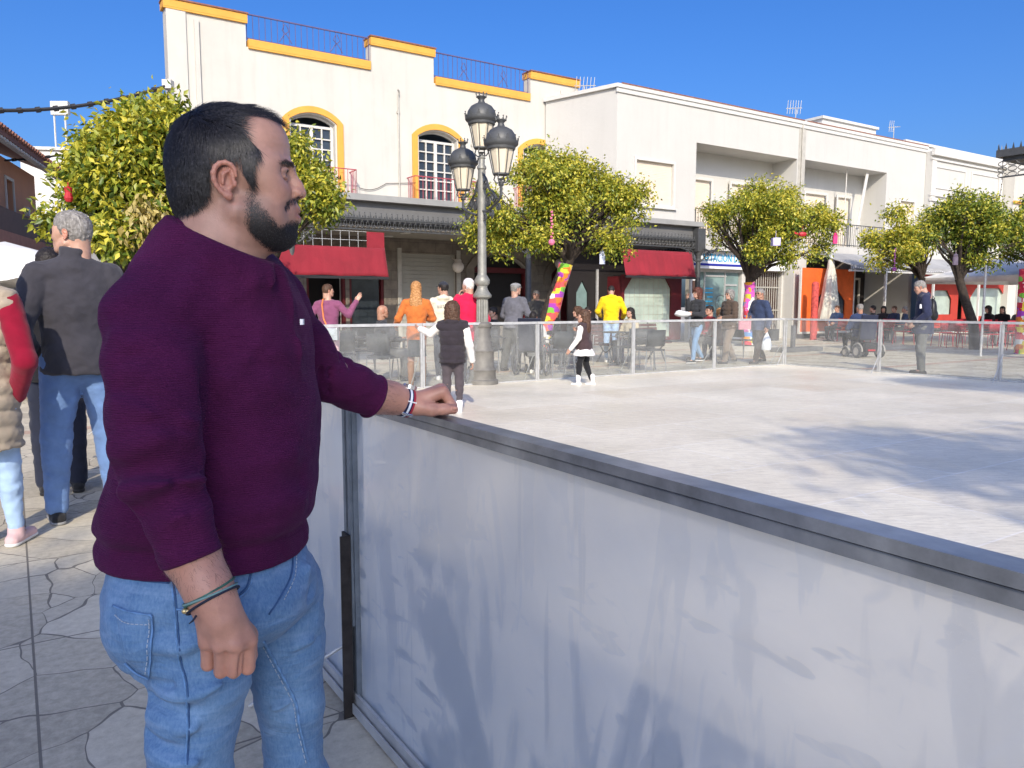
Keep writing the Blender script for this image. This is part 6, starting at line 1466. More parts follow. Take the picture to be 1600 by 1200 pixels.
m = MB(); m.obox(loc(-.175,-.08,.86), Vector(lf)*.15, Vector(fw)*.045, (0,0,.10)); m.obox(loc(-.225,-.08,.89), Vector(lf)*.15, Vector(fw)*.008, (0,0,.06)); o = build(m, 'pouch', M['silver'], bag); bv_ = o.modifiers.new('b', 'BEVEL'); bv_.width = .02; bv_.segments = 3
# bald man seated
J = pose('sit', elR=(.07,-.15,.46), wrR=(.12,-.12,.58), elL=(.08,.15,.40), wrL=(.20,.05,.42))
person(gy(597, 13.4), 18, 1.72, 'bald person seated in a dark padded jacket with one hand raised', J, 'padded_jacket', cm('dark_padded', (.04,.042,.05)), .5, .026, puff=.010, legs=JE['grey'], leg_infl=.012, shoe=black_shoe, hair=None, skin_='b', head_yaw=8, h=.013, open_hands='R', glasses=True, seed=13)
# orange coat
J = pose(elL=(-.01,.17,.66), wrL=(.07,.20,.60), elR=(.06,-.15,.66), wrR=(.12,-.06,.66))
person(gp(652, 606), 92, 1.68, 'person with long blond hair in an orange coat, dark skirt and tall brown boots', J, 'coat', cm('orange_wool', (.52,.15,.035)), .46, .026, girth=.90, legs=None, skirt=(cm('dark_skirt', (.035,.04,.045)), .36, .10), shoe=brown_shoe, boot=.30, hair='long', hair_c='blond', h=.013, coll=.02, seed=15)
J = pose(elR=(.10,-.14,.70), wrR=(.16,-.08,.84), elL=(.05,.15,.66), wrL=(.12,.12,.60))
pcap = person(gy(693, 13.6), 100, 1.72, 'person in a cream hooded top and dark baseball cap', J, 'hooded_top', cm('cream_fleece', (.70,.64,.50)), .47, .024, hood=True, legs=JE['dark'], leg_infl=.012, shoe=white_shoe, hair='short', hair_c='black', hat=('cap', 'cap'), head_yaw=40, h=.014, seed=17)
pr = pcap[0]; text_mesh('eats', .11, simple('grey_print', (.35,.35,.33,1), .8), 'lettering', pr, Matrix.Translation(Vector((-.10, -.158, 1.28))) @ Matrix.Rotation(R(10), 4, 'Z') @ STAND, .003)
J = pose(elL=(.10,.14,.70), wrL=(.15,.08,.84), elR=(-.01,-.17,.63), wrR=(.03,-.17,.50))
person(gy(732, 12.7), 100, 1.74, 'person in a red coat with white hood and pale knitted cap beside the lamp post', J, 'red_coat', cm('crimson_coat', (.55,.012,.06)), .42, .030, legs=JE['dark'], leg_infl=.016, flare=.01, shoe=white_shoe, hair='short', hair_c='white', hat=('beanie', 'wool'), head_yaw=40, h=.014, coll=.05, seed=19)
# girl in the black vest (on the rink)
J = pose(head=(.012,0,.905), neck=(0,0,.825))
J.update(shL=(0,.108,.79), shR=(0,-.108,.79), elL=(.03,.20,.72), wrL=(.10,.30,.76), elR=(-.02,-.15,.62), wrR=(.03,-.17,.48))
person(gp(708, 648), 88, 1.36, 'curly haired child in a black quilted vest reaching for the barrier', J, 'quilted_vest', cm('black_quilt', (.032,.026,.032), fold=.4), .47, .032, puff=.013, hood=True, sleeves=False, slv=cm('white_sleeve', (.72,.69,.64)), legs=JE['char'], leg_infl=.004, shoe=white_shoe, boot=.08, hair='curly', hair_c='brown', h=.010, hs=1.02, seed=21)
# flat cap man
J = pose(elL=(.03,.15,.64), wrL=(.14,.12,.60), elR=(.04,-.16,.66), wrR=(.16,-.12,.63), knL=(.01,.07,.285), knR=(.0,-.07,.285), anL=(0,.085,.048), anR=(0,-.085,.048))
person(gp(797, 580), 62, 1.77, 'person in a grey jumper, grey trousers and flat cap leaning over the wheelchair', J, 'jumper', cm('grey_knit', (.13,.13,.15)), .49, .024, legs=JE['grey'], leg_infl=.022, flare=.018, shoe=black_shoe, hair='short', hair_c='grey', hat=('flatcap', 'tweed'), head_yaw=-28, h=.013, girth=1.1, lean=8, seed=23)
# person in the wheelchair
J = pose('sit'); person(gy(833, 14.6), 75, 1.55, 'person with short dark hair in white clothes sitting in the hand pushed wheelchair', J, 'white_jacket', cm('white_jacket', (.68,.66,.64)), .5, .03, legs=JE['black'], leg_infl=.014, shoe=white_shoe, hair='short', hair_c='black', h=.014, coll=.04, seed=25)
def wheelchair(loc, rz, label, electric=False):
    o = empty('wheelchair', loc, R(rz), label, 'wheelchair')
    fm = M['chrome'] if not electric else M['black']
    build(MB().box(-.22,.24,-.22,.22,.44,.50,.02), 'seat', M['black'], o)
    m = MB(); m.obox((-.26,0,.78), (.02,0,.004), (0,.22,0), (-.04,0,.30)); build(m, 'backrest', JE['dark'] if not electric else cm('navy_back', (.02,.025,.05)), o)
    m = MB()
    for y in (-.25,.25):
        m.tube([(-.38,y,.98),(-.30,y,.95),(-.24,y,.5),(-.2,y,.2)], .014, 6); m.tube([(-.24,y,.5),(.26,y,.48),(.40,y,.15),(.50,y,.10)], .014, 6); m.tube([(-.28,y,.72),(.1,y,.72),(.14,y,.5)], .014, 6)
    build(m, 'frame', fm, o)
    if not electric:
        for y in (-.30,.30):
            m = MB(); m.tube([(-.12+.30*math.cos(a*math.pi/12),y,.30+.30*math.sin(a*math.pi/12)) for a in range(24)], .018, 6, closed=True); w1 = build(m, 'large_wheel', M['tyre'], o)
            m = MB()
            for a in range(12): m.tube([(-.12,y,.30),(-.12+.29*math.cos(a*math.pi/6),y,.30+.29*math.sin(a*math.pi/6))], .004, 4)
            build(m, 'spokes', M['chrome'], w1)
        for y in (-.22,.22): m = MB(); m.tube([(.34,y-.015,.09),(.34,y+.015,.09)], .09, 14); build(m, 'caster', M['tyre'], o)
    else:
        m = MB(); m.box(-.40,.20,-.2,.2,.15,.38,.04); m.box(-.42,-.401,-.17,.17,.2,.3); build(m, 'battery_box', M['black'], o); build(MB().box(-.43,-.421,-.1,.1,.18,.22), 'reflector', M['redbright'], o)
        for (x, y, r_) in ((-.3,-.31,.17),(-.3,.31,.17),(.25,-.27,.12),(.25,.27,.12)):
            m = MB(); m.tube([(x,y-.04,r_),(x,y+.04,r_)], r_, 20); w1 = build(m, 'wheel', M['tyre'], o); m = MB(); m.tube([(x,y-.045,r_),(x,y+.045,r_)], r_*.6, 14); build(m, 'hub', M['chrome'], w1)
            m = MB(); m.tube([(x+(r_+.03)*math.cos(a), y, r_+(r_+.03)*math.sin(a)) for a in [math.pi*k/8 for k in range(9)]], .02, 6); build(m, 'mudguard', M['plantergrey'], o)
    return o
wheelchair(gy(833, 14.6), 75, 'hand pushed wheelchair with chrome frame behind the barrier post, beside the flat-capped man')
# girl in the brown vest skating
J = pose('walk', head=(.012,0,.905), neck=(0,0,.825)); J.update(shL=(0,.105,.79), shR=(0,-.105,.79), elL=(.0,.17,.64), wrL=(.10,.20,.50), elR=(.03,-.15,.66), wrR=(.14,-.14,.72), knL=(.04,.05,.29), anL=(.05,.06,.052), knR=(-.01,-.05,.285), anR=(-.10,-.055,.055))
person(gp(912, 604), 150, 1.24, 'long haired child in a brown vest, white skirt and white skate boots', J, 'vest', cm('brown_fur', (.055,.035,.038), fold=.5), .47, .030, sleeves=False, hood=True, slv=cm('white_sleeve', (.72,.69,.64)), legs=JE['black'], leg_infl=.005, skirt=(cm('white_frill', (.75,.73,.72)), .13, .15), shoe=(cloth('white_skate', (.75,.72,.70,1)), M['chairwhite']), boot=.10, hair='long', hair_c='brown', head_yaw=18, h=.010, hs=1.05, seed=27)
# yellow hoodie
J = pose(elL=(.05,.17,.655), wrL=(.14,.13,.60), elR=(.04,-.18,.65), wrR=(.13,-.16,.58), head=(.05,0,.91), neck=(.02,0,.845))
person(gp(954, 566), 86, 1.80, 'person in a bright yellow hooded sweatshirt and pale jeans, back turned', J, 'hooded_sweatshirt', cm('yellow_fleece', (.80,.56,.012), fold=.35), .50, .030, hood=True, legs=JE['light'], leg_infl=.004, shoe=white_shoe, hair='short', hair_c='black', head_pitch=25, h=.013, hs=.9, seed=29)
# walkers
J = pose('walk', elL=(.04,.16,.65), wrL=(.15,.10,.66), elR=(.02,-.16,.66), wrR=(.09,-.10,.86))
wd = person(gp(1088, 567), 205, 1.70, 'curly haired person in a dark quilted jacket and jeans carrying a white parcel', J, 'quilted_jacket', cm('charcoal_quilt', (.035,.037,.042)), .49, .024, puff=.008, girth=.92, legs=cloth('faded_denim', (.16,.27,.42,1)), leg_infl=.006, flare=.008, shoe=(black_shoe[0], M['chairwhite']), hair='curly', hair_c='auburn', head_yaw=-5, h=.012, glasses=True, seed=31)
m = MB(); m.sphere((0,0,0), .16, 12, (1.25,.8,.42)); m.sphere((-.08,.0,.03), .10, 10, (1,.8,.6)); o = build(m, 'parcel', M['signwhite'], None, True); o.location = Vector(wd[0].location)+Vector((-.38,-.22,1.12)); tag(o, 'white wrapped parcel carried by the person in the dark quilted jacket', 'parcel')
J = pose('walk', elL=(.03,.15,.64), wrL=(.14,.06,.62), elR=(.0,-.16,.64), wrR=(.12,-.10,.60))
person(gp(1138, 568), 202, 1.66, 'grey haired person in sunglasses and a brown quilted coat, strolling', J, 'quilted_coat', cm('brown_quilt', (.085,.06,.045)), .47, .028, puff=.010, legs=JE['taupe'], leg_infl=.016, flare=.012, shoe=black_shoe, hair='wavy', hair_c='grey', h=.012, glasses=True, girth=1.08, coll=.03, seed=33)
J = pose('walk', elL=(-.02,.16,.64), wrL=(.02,.17,.50), elR=(.02,-.15,.65), wrR=(.13,-.05,.62)); J['knL'], J['knR'] = (.05,.05,.29), (0,-.05,.285)
nw = person(gp(1185, 568), 206, 1.68, 'strolling person in sunglasses and a navy jacket carrying bags', J, 'navy_jacket', cm('navy_jacket', (.035,.05,.10)), .45, .034, legs=cloth('dark_brown_trousers', (.05,.035,.03,1)), leg_infl=.014, flare=.012, shoe=black_shoe, hair='short', hair_c='grey', skin_='b', h=.012, glasses=True, girth=1.12, seed=35)
q = nw[0].location
bg_ = empty('shopping_bag', (q.x+.30, q.y+.05, .52), R(20), 'black handbag held low by the person in the navy jacket', 'bag'); m = MB(); m.box(-.17,.17,-.07,.07,0,.26,.03); build(m, 'body', M['black'], bg_); build(MB().tube([(-.1,0,.26),(-.06,0,.38),(.06,0,.38),(.1,0,.26)], .01, 5), 'handle', M['black'], bg_)
m = MB(); m.lathe([(.11,0),(.13,.1),(.10,.25),(.04,.36),(.02,.42)], 10); o = build(m, 'plastic_bag', M['signwhite'], None, True); o.location = (q.x+.12, q.y-.12, .32); tag(o, 'white plastic bag hanging beside the black handbag', 'bag')
m = MB(); m.box(-.16,.16,-.05,.05,0,.2,.03); m.tube([(-.1,0,.2),(0,.02,.6),(.1,0,.2)], .008, 5); o = build(m, 'shoulder_bag', cm('pink_bag', (.5,.22,.26))); qq = G(1138, 568); o.location = (qq.x+.28, qq.y-.22, .78); o.rotation_euler = (0,0,R(20)); tag(o, 'dusty pink bag held by the person in the brown quilted coat', 'bag')
# seated in the background
seats = [(1108, 18.7, 200, 1.70, 'person with sunglasses and a red sweater seated behind the strolling couple', 'red_sweater', (.25,.02,.03), 'short', 'black', True), (1124, 18.3, 120, 1.62, 'person with long blond hair seated behind the strolling couple', 'brown_top', (.10,.05,.04), 'long', 'blond', False),
 (772, 16.0, 200, 1.66, 'person in black seated in shade between the lamp post and the flat-capped man', 'black_top', (.02,.02,.022), 'short', 'black', False), (903, 17.3, 190, 1.66, 'person seated in shade left of the girl in white skates', 'dark_top', (.04,.03,.03), 'curly', 'brown', False),
 (985, 17.4, 215, 1.64, 'person with long black hair seated right of the yellow hoodie', 'cream_top', (.45,.38,.26), 'long', 'black', False), (866, 18.6, 200, 1.68, 'person in black seated in the deep shade beside the knitted trunk', 'black_top', (.015,.015,.018), 'short', 'black', False),
 (838, 19.5, 240, 1.68, 'person standing out of the sun behind the wheelchair', 'grey_top', (.07,.07,.07), 'short', 'grey', False), (918, 18.6, 250, 1.66, 'person seated deep in the porch left of the pointed pane', 'black_top', (.02,.02,.025), 'short', 'black', False),
 (1306, 28.6, 210, 1.70, 'person in a blue jacket seated by the closed parasol', 'blue_jacket', (.05,.08,.16), 'short', 'brown', False), (1362, 27.5, 150, 1.70, 'person in black seated just right of the wheelchair head', 'black_top', (.015,.015,.018), 'short', 'black', False),
 (1378, 29.0, 240, 1.66, 'person in dark clothes at the shelter, second right of the wheelchair', 'dark_top', (.03,.025,.03), 'curly', 'black', False), (1395, 28.2, 200, 1.68, 'person in a navy top at the shelter, third right of the wheelchair', 'navy_top', (.03,.04,.08), 'short', 'brown', False), (1412, 27.2, 160, 1.66, 'person in blue grey seated left of the navy parka', 'blue_top', (.05,.07,.12), 'short', 'grey', False),
 (1541, 26.4, 190, 1.68, 'person in black seated at the octagonal window, left of the pair', 'black_top', (.012,.012,.014), 'curly', 'black', False), (1563, 26.8, 220, 1.66, 'person in black seated at the octagonal window, right of the pair', 'black_top', (.014,.012,.016), 'long', 'black', False), (1590, 26, 200, 1.66, 'person seated at the far right edge behind the last barrier post', 'dark_top', (.03,.03,.04), 'short', 'black', False)]
for i, (px, Y, yw, H, lb, nm, c, hr, hc, gl) in enumerate(seats):
    person(gy(px, Y), yw, H, lb, pose('sit') if 'standing' not in lb else pose(), nm, cm('c_'+nm+str(i), c), .5, .024, legs=JE[('grey', 'dark', 'black')[i % 3]], leg_infl=.012, shoe=black_shoe, hair=hr, hair_c=hc, h=.018, glasses=gl, seed=40+i)
# electric wheelchair from behind
wheelchair(gp(1345, 558), 100, 'large electric wheelchair with grey mudguards seen from behind', True)
person(Vector(gp(1345, 558))+Vector((-.02, .12, .05)), 100, 1.70, 'person in a navy coat sitting in the electric wheelchair, seen from behind', pose('sit'), 'navy_coat', cm('navy_coat', (.03,.045,.10)), .5, .034, legs=JE['black'], shoe=black_shoe, hair='balding', hair_c='grey', skin_='b', h=.013, coll=.02, seed=61)
# navy parka
J = pose(head=(.045,0,.915), neck=(.012,0,.842), elL=(-.02,.15,.64), wrL=(.08,.13,.55), elR=(-.02,-.15,.64), wrR=(.09,-.12,.56))
npk = person(gp(1438, 584), 158, 1.80, 'person in a navy parka and grey jeans looking down at the rink', J, 'parka', cm('navy_parka', (.025,.03,.065)), .43, .036, hood=True, legs=cloth('faded_grey_denim', (.13,.13,.12,1)), leg_infl=.014, flare=.010, shoe=black_shoe, hair='short', hair_c='grey', head_pitch=22, h=.012, coll=.04, seed=63)
m = MB(); m.obox((0,0,0), (.006,0,0), (0,.035,0), (0,0,.04)); o = build(m, 'sleeve_badge', M['signwhite'], npk[0]); o.location = (-.145, -.195, 1.30) ; o.rotation_euler = (0,0,R(60))
q = npk[0].location; bp = empty('backpack', (q.x+.13, q.y-.06, .98), R(158), 'black backpack on the shoulders of the person in the navy parka', 'backpack')
s_ = SDF((-.16,-.22,-.02),(.16,.22,.52),.014); s_.ell((0,0,.24),(.08,.14,.23),.0); s_.ell((-.04,0,.14),(.07,.11,.10),.03); v_, q_ = s_.mesh(); fastmesh('pack', v_, q_, M['black'], bp, None, True); build(MB().tube([(0.02,.0,.45),(0,.0,.52),(-.03,.0,.46)], .01, 5), 'handle', M['black'], bp)
# ---------------------------------------------------------------- the man in the purple sweater (right foreground subject)
def PX(px, py, Y): return np.array(P(px, py, Y))
def proj(v):                                     # world points -> photo pixels
    x, y, z = v[:, 0], v[:, 1], v[:, 2]-E; d = y*CP-z*SP; dn = -(y*SP+z*CP); return 800+1200*x/d, 600+1200*dn/d
def inpoly(px, py, poly):
    r_ = np.zeros(len(px), bool); n = len(poly); j = n-1
    for i in range(n):
        xi, yi = poly[i]; xj, yj = poly[j]; c = ((yi > py) != (yj > py)) & (px < (xj-xi)*(py-yi)/(yj-yi+1e-12)+xi); r_ ^= c; j = i
    return r_
HZ = lambda pts: [(220+x*.26667, 130+y*.26667) for x, y in pts]
root_p = Vector((-.62, 1.42, 0)); RP = np.array(root_p)
man = empty('person', root_p, 0, 'bearded person in a purple sweater and jeans resting one hand on the rail', 'person')
YAW = .17
HRm = rotm(YAW, -.02, 0); HRs = HRm*.955
ear = PX(361, 288, 1.29); O = ear-HRs@np.array((0, -.075, 0))
# head
s = head_sdf(.0017, lo=(-.13, -.1, -.185), hi=(.14, .1, .155), mouth_open=.0012)
s.F += (.003*np.exp(-(((s.ax[0][:, None, None]-.095)/.02)**2+((s.ax[2][None, None, :]+.085)/.02)**2))).astype(np.float32)+0*s.F
s.ell((.036, 0, .080), (.056, .058, .058), .015)
s.ell((.028, 0, -.082), (.050, .050, .030), .03); s.cap((-.036, 0, -.10), (-.036, 0, -.20), .064, .070, .03)
for y in (-1, 1): s.ell((.045, y*.045, -.050), (.035, .022, .035), .02)
for y in (-1, 1):
    s.ridge([(.100, y*.021, -.010), (.090, y*.033, -.026), (.080, y*.038, -.046)], .0034, -.0030)
    s.ridge([(.083, y*.036, .012), (.072, y*.050, .010), (.062, y*.058, .004)], .0040, -.0016); s.ridge([(.080, y*.045, .022), (.066, y*.058, .016)], .0016, -.0009); s.ridge([(.079, y*.047, .027), (.064, y*.060, .030)], .0016, -.0009)
    s.ridge([(.096, y*.008, .052), (.099, y*.007, .036)], .0024, -.0014)
for z_ in (.073, .086, .098): s.ridge([(.070, -.048, z_-.004), (.090, -.025, z_), (.0945, 0, z_+.001), (.090, .025, z_), (.070, .048, z_-.004)], .0026, -.0009)
hv_, hq_ = s.mesh(); hv_ = relax(hv_, hq_, 2, .45)
Hworld = hv_@HRs.T+O
hair_poly = HZ([(640,100),(540,112),(430,108),(330,135),(250,195),(190,270),(150,380),(145,450),(170,560),(225,745),(245,772),(285,772),(330,748),(372,705),(402,655),(415,600),(428,545),(430,490),(470,463),(520,470),(560,500),(590,520),(636,575),(652,632),(668,590),(662,500),(682,450),(705,408),(650,345),(600,290),(572,225),(575,190),(660,196),(730,203),(790,225),(830,245),(830,200),(750,140)])
beard_poly = HZ([(634,600),(655,625),(672,650),(684,700),(722,745),(765,800),(790,838),(835,852),(858,825),(905,815),(945,830),(935,900),(900,965),(780,985),(720,935),(680,900),(640,860),(622,800),(620,700),(625,640)])
mous_poly = HZ([(840,735),(852,700),(880,676),(930,660),(930,688),(890,705),(866,728),(856,752)])
def mirror_px(v):                                # far side judged by its mirror point
    w = v.copy(); w[:, 1] = -np.abs(w[:, 1]); return proj(w@HRs.T+O)
mx, my = mirror_px(hv_)
ymask = (np.abs(hv_[:, 1]) > .066) & (hv_[:, 0] < .02) & (hv_[:, 0] > -.034) & (hv_[:, 2] < .048) & (hv_[:, 2] > -.035)
mh = inpoly(mx, my, hair_poly) & ~((hv_[:, 2] < -.02) & (hv_[:, 0] > .0)) & ~ymask
mh |= (hv_[:, 0] < -.075) & (hv_[:, 2] > -.045)
mh |= (hv_[:, 2] > .128) & (hv_[:, 0] < .02)
thin_ = (hv_[:, 0] > .022) & (hv_[:, 2] > .095)
mb_ = inpoly(mx, my, beard_poly) & (hv_[:, 0] > .012); mm_ = inpoly(mx, my, mous_poly) & (hv_[:, 0] > .06)
e_ = np.concatenate([hq_[:, [0, 1]], hq_[:, [1, 2]], hq_[:, [2, 3]], hq_[:, [3, 0]]])
def blur(a, it):
    a = a.astype(float)
    for _ in range(it):
        s_ = np.zeros(len(a)); c = np.zeros(len(a)); np.add.at(s_, e_[:, 0], a[e_[:, 1]]); np.add.at(c, e_[:, 0], 1); np.add.at(s_, e_[:, 1], a[e_[:, 0]]); np.add.at(c, e_[:, 1], 1); a = .3*a+.7*s_/np.maximum(c, 1)
    return a
bh, bb, bmm = blur(mh & ~thin_, 4)+.45*blur(mh & thin_, 3), blur(mb_, 30), blur(mm_, 3)
tint = head_tint(hv_, brow=(.34, .28, .27)); 
low = np.clip((-.045-hv_[:, 2])/.03, 0, 1)
def tb(m, c):
    global tint
    m = np.clip(m, 0, 1)[:, None]; tint = tint*(1-m)+np.array(c)*m
stub = blur(inpoly(mx, my, HZ([(600,560),(700,640),(800,720),(850,690),(930,655),(930,900),(800,975),(560,960),(560,760)])) & (hv_[:, 0] > .0), 10)
tb(stub*.38, (.36, .33, .33))
tb(bb*(.55+.45*low), (.07, .055, .05)); tb(bmm*.42, (.07, .055, .05)); tb(bh*.95, (.05, .04, .04))
vsn = [Hworld]; vqs = [hq_]; vts = [tint]; nn_ = len(Hworld)
def addb(s, tcol=(1, 1, 1), fn=None, rl=1):
    global nn_
    v, q = s.mesh(); v = relax(v, q, rl, .3) if rl else v
    t = np.ones((len(v), 3))*np.array(tcol)
    if fn: t = fn(v, t)
    vsn.append(v); vqs.append(q+nn_); vts.append(t); nn_ += len(v)
# near arm and fist (his right hand, back of the hand towards the viewer)
cuff = PX(298, 865, 1.165); wri = PX(330, 930, 1.15)
s = SDF(PX(250, 850, 1.24)-(.03, .13, .0)-(0, 0, .24), PX(420, 850, 1.24)+(.02, .04, .06), .0019)
s.chain([PX(285, 825, 1.175), cuff, PX(322, 912, 1.155), wri], [.043, .040, .0335, .0305], .02)
s.cap(wri, PX(346, 965, 1.145), .029, .027, .02)
kn = [PX(388, 1001, 1.163), PX(368, 1007, 1.142), PX(346, 1008, 1.138), PX(325, 1003, 1.148)]
pip = [PX(387, 1043, 1.168), PX(366, 1049, 1.150), PX(345, 1049, 1.146), PX(325, 1038, 1.154)]
for i, (a, b) in enumerate(zip(kn, pip)):
    w0_ = PX(334+9*(1.5-i), 935, 1.152); s.cap(w0_, a, .0185, .0145, .014)
for i, (a, b) in enumerate(zip(kn, pip)):
    s.cap(a, b, .0130-.0004*i, .0116-.0004*i, .0035); s.ell(a, (.0128, .012, .0125), .004)
    c = b+np.array((-.004, .030, .006)); d = a+np.array((-.006, .034, -.008)); s.cap(b, c, .0102, .0095, .003); s.cap(c, d, .0095, .0085, .003)
s.chain([PX(360, 955, 1.180), PX(384, 990, 1.198), PX(380, 1022, 1.212), PX(360, 1036, 1.215)], [.018, .0145, .012, .0105], .010)
for i in range(3):
    g0 = (kn[i]+kn[i+1])/2; g1 = (pip[i]+pip[i+1])/2; s.ridge([g0+(0, -.012, -.008), g1+(0, -.012, -.006)], .0028, -.0085)
for a in kn: s.ridge([a+(-.004, -.012, -.010), a+(.004, -.012, -.010)], .003, -.0010); s.ridge([a+(0, -.012, .004), a+(0, -.012, -.002)], .006, .0014)
s.ridge([PX(340, 950, 1.12), PX(352, 1000, 1.115)], .004, .0008); s.ridge([PX(350, 950, 1.12), PX(372, 1000, 1.118)], .004, .0008)
def knuck(v, t):
    for a in list(kn)+list(pip): m = np.exp(-((v-a)**2).sum(1)/.014**2)[:, None]*.30; t = t*(1-m)+np.array((1.08, .70, .66))*m
    return t
addb(s, (1.0, .93, .92), knuck)
# far arm, hand resting on the rail (thumb side towards the viewer)
fc = PX(588, 618, 1.80); fw_ = PX(636, 629, 1.855)
s = SDF(fc-(.07, .07, .10), PX(715, 630, 1.90)+(.03, .08, .10), .0021)
s.chain([PX(560, 608, 1.77), fc, PX(612, 622, 1.83), fw_], [.036, .0405, .036, .0315], .02)
fk = [PX(692, 612, 1.868), PX(689, 608, 1.89), PX(684, 611, 1.912), PX(678, 617, 1.93)]; fp_ = [PX(707, 634, 1.872), PX(705, 632, 1.894), PX(700, 634, 1.914), PX(694, 638, 1.930)]
for i, (a, b) in enumerate(zip(fk, fp_)):
    s.cap(PX(648, 630-2*(i == 1), 1.857+.014*i), a, .0215-.0015*i, .0145, .016)
for i, (a, b) in enumerate(zip(fk, fp_)):
    s.cap(a, b, .0135, .0115, .004); c = b+np.array((-.022, .0, -.006)); s.cap(b, c, .0112, .0102, .003); s.cap(c, c+np.array((-.018, 0, .006)), .010, .009, .003)
s.chain([PX(652, 636, 1.846), PX(674, 640, 1.842), PX(694, 639.5, 1.846), PX(709, 640, 1.852)], [.021, .0155, .0125, .0110], .010)
s.ridge([PX(672, 630, 1.826), PX(684, 634, 1.832), PX(697, 633, 1.836)], .0035, -.0040); s.ridge([PX(688, 622, 1.838), PX(690, 632, 1.834)], .003, -.003)
s.ell(PX(710.5, 638, 1.8415), (.0065, .004, .005), .0015)
def thumbn(v, t):
    m = np.exp(-((v-PX(711, 638, 1.842))**2).sum(1)/.0075**2)[:, None]*.6; t = t*(1-m)+np.array((1.25, 1.1, 1.1))*m
    for a in fk: m = np.exp(-((v-a)**2).sum(1)/.014**2)[:, None]*.25; t = t*(1-m)+np.array((1.08, .72, .68))*m
    return t
addb(s, (1.0, .92, .92), thumbn)
# hidden core so the body is one figure
s = SDF((-.95, 1.15, 0), (-.1, 1.85, 1.45), .014)
s.cap(PX(345, 400, 1.40), PX(335, 560, 1.42), .07, .12, .04); s.cap(PX(335, 560, 1.42), PX(335, 900, 1.42), .13, .13, .05)
s.chain([PX(235, 500, 1.24), PX(250, 745, 1.19), cuff], [.045, .04, .034], .02); s.chain([PX(425, 490, 1.60), PX(515, 588, 1.72), fc], [.045, .04, .036], .02)
for a, b, c, d in ((PX(315, 950, 1.33), PX(302, 1205, 1.31), np.array((-.62, 1.32, .08)), 1), (PX(440, 930, 1.50), PX(457, 1200, 1.5), np.array((-.44, 1.55, .08)), 1)):
    s.chain([a, b, c], [.05, .032, .03], .01); s.cap(c-(0, 0, .04), c+(.16, .02, -.045), .035, .03, .02)
addb(s, rl=0)
SKM = skin('skin_olive', (.45, .258, .192, 1))
allv = np.concatenate(vsn)-RP
fastmesh('body', allv, np.concatenate(vqs), SKM, man, {'tint': np.concatenate(vts)}, True)
def armhair(v, q, n, axis, mask, seed, L0):
    g = np.random.default_rng(seed); f = q[mask[q].all(1)]; i = g.choice(len(f), n); f = f[i]; w_ = g.random((n, 1)); p = v[f[:, 0]]*(1-w_)+v[f[:, 2]]*w_
    nr = np.cross(v[f[:, 2]]-v[f[:, 0]], v[f[:, 3]]-v[f[:, 1]]); nr /= np.linalg.norm(nr, axis=1)[:, None]+1e-12; c0 = v[mask].mean(0); sg = np.sign(((p-c0)*nr).sum(1))[:, None]; sg = np.sign(sg.mean()) or 1; nr = nr*sg
    d = axis+g.normal(size=(n, 3))*.35+nr*.25; d /= np.linalg.norm(d, axis=1)[:, None]; L_ = L0*(.5+g.random((n, 1))); sd = np.cross(d, np.array((0, 1., .2))); sd /= np.linalg.norm(sd, axis=1)[:, None]; sd *= .00014
    a = p+nr*.0003; b = a+d*L_*.5; c = a+d*L_+nr*-.001; V = np.stack([a-sd, a+sd, b+sd, b-sd, c], 1).reshape(-1, 3); k = np.arange(n)*5
    F = np.concatenate([np.stack([k, k+1, k+2], 1), np.stack([k, k+2, k+3], 1), np.stack([k+3, k+2, k+4], 1)]); return V-RP, F
ahm = simple('arm_hair', (.10,.065,.048,1), .6)
va, qa = vsn[1], vqs[1]-len(vsn[0]); ma = (va[:, 2] > PX(330, 925, 1.15)[2]); V_, F_ = armhair(va, qa, 800, np.array((.35, 0, -.9)), ma, 5, .010); fastmesh('arm_hair', V_, F_, ahm, man)
vb, qb = vsn[2], vqs[2]-len(vsn[0])-len(vsn[1]); mb2 = vb[:, 0] < PX(628, 625, 1.85)[0]; V_, F_ = armhair(vb, qb, 600, np.array((.8, .3, -.3)), mb2, 6, .010); fastmesh('arm_hair', V_, F_, ahm, man)
# eye detail on the visible side
for yy in (-1, 1):
    c = HRs@np.array((.0752, yy*.031, .0265))+O-RP; m = MB(); m.sphere(c, .0119, 20); eo = build(m, 'eyeball', simple('eye_white', (.55,.50,.47,1), .25, spec=.6), man, True)
    d = HRm@np.array((1, 0, 0)); u_, l_ = np.array((0, 0, 1.)), HRm[:, 1]; m = MB(); cc = c+d*.0108
    m.tube([tuple(cc), tuple(cc+d*.0019)], [.0062, .0050], 14); build(m, 'iris', simple('dark_brown_iris', (.03,.016,.01,1), .15, spec=.8), eo)
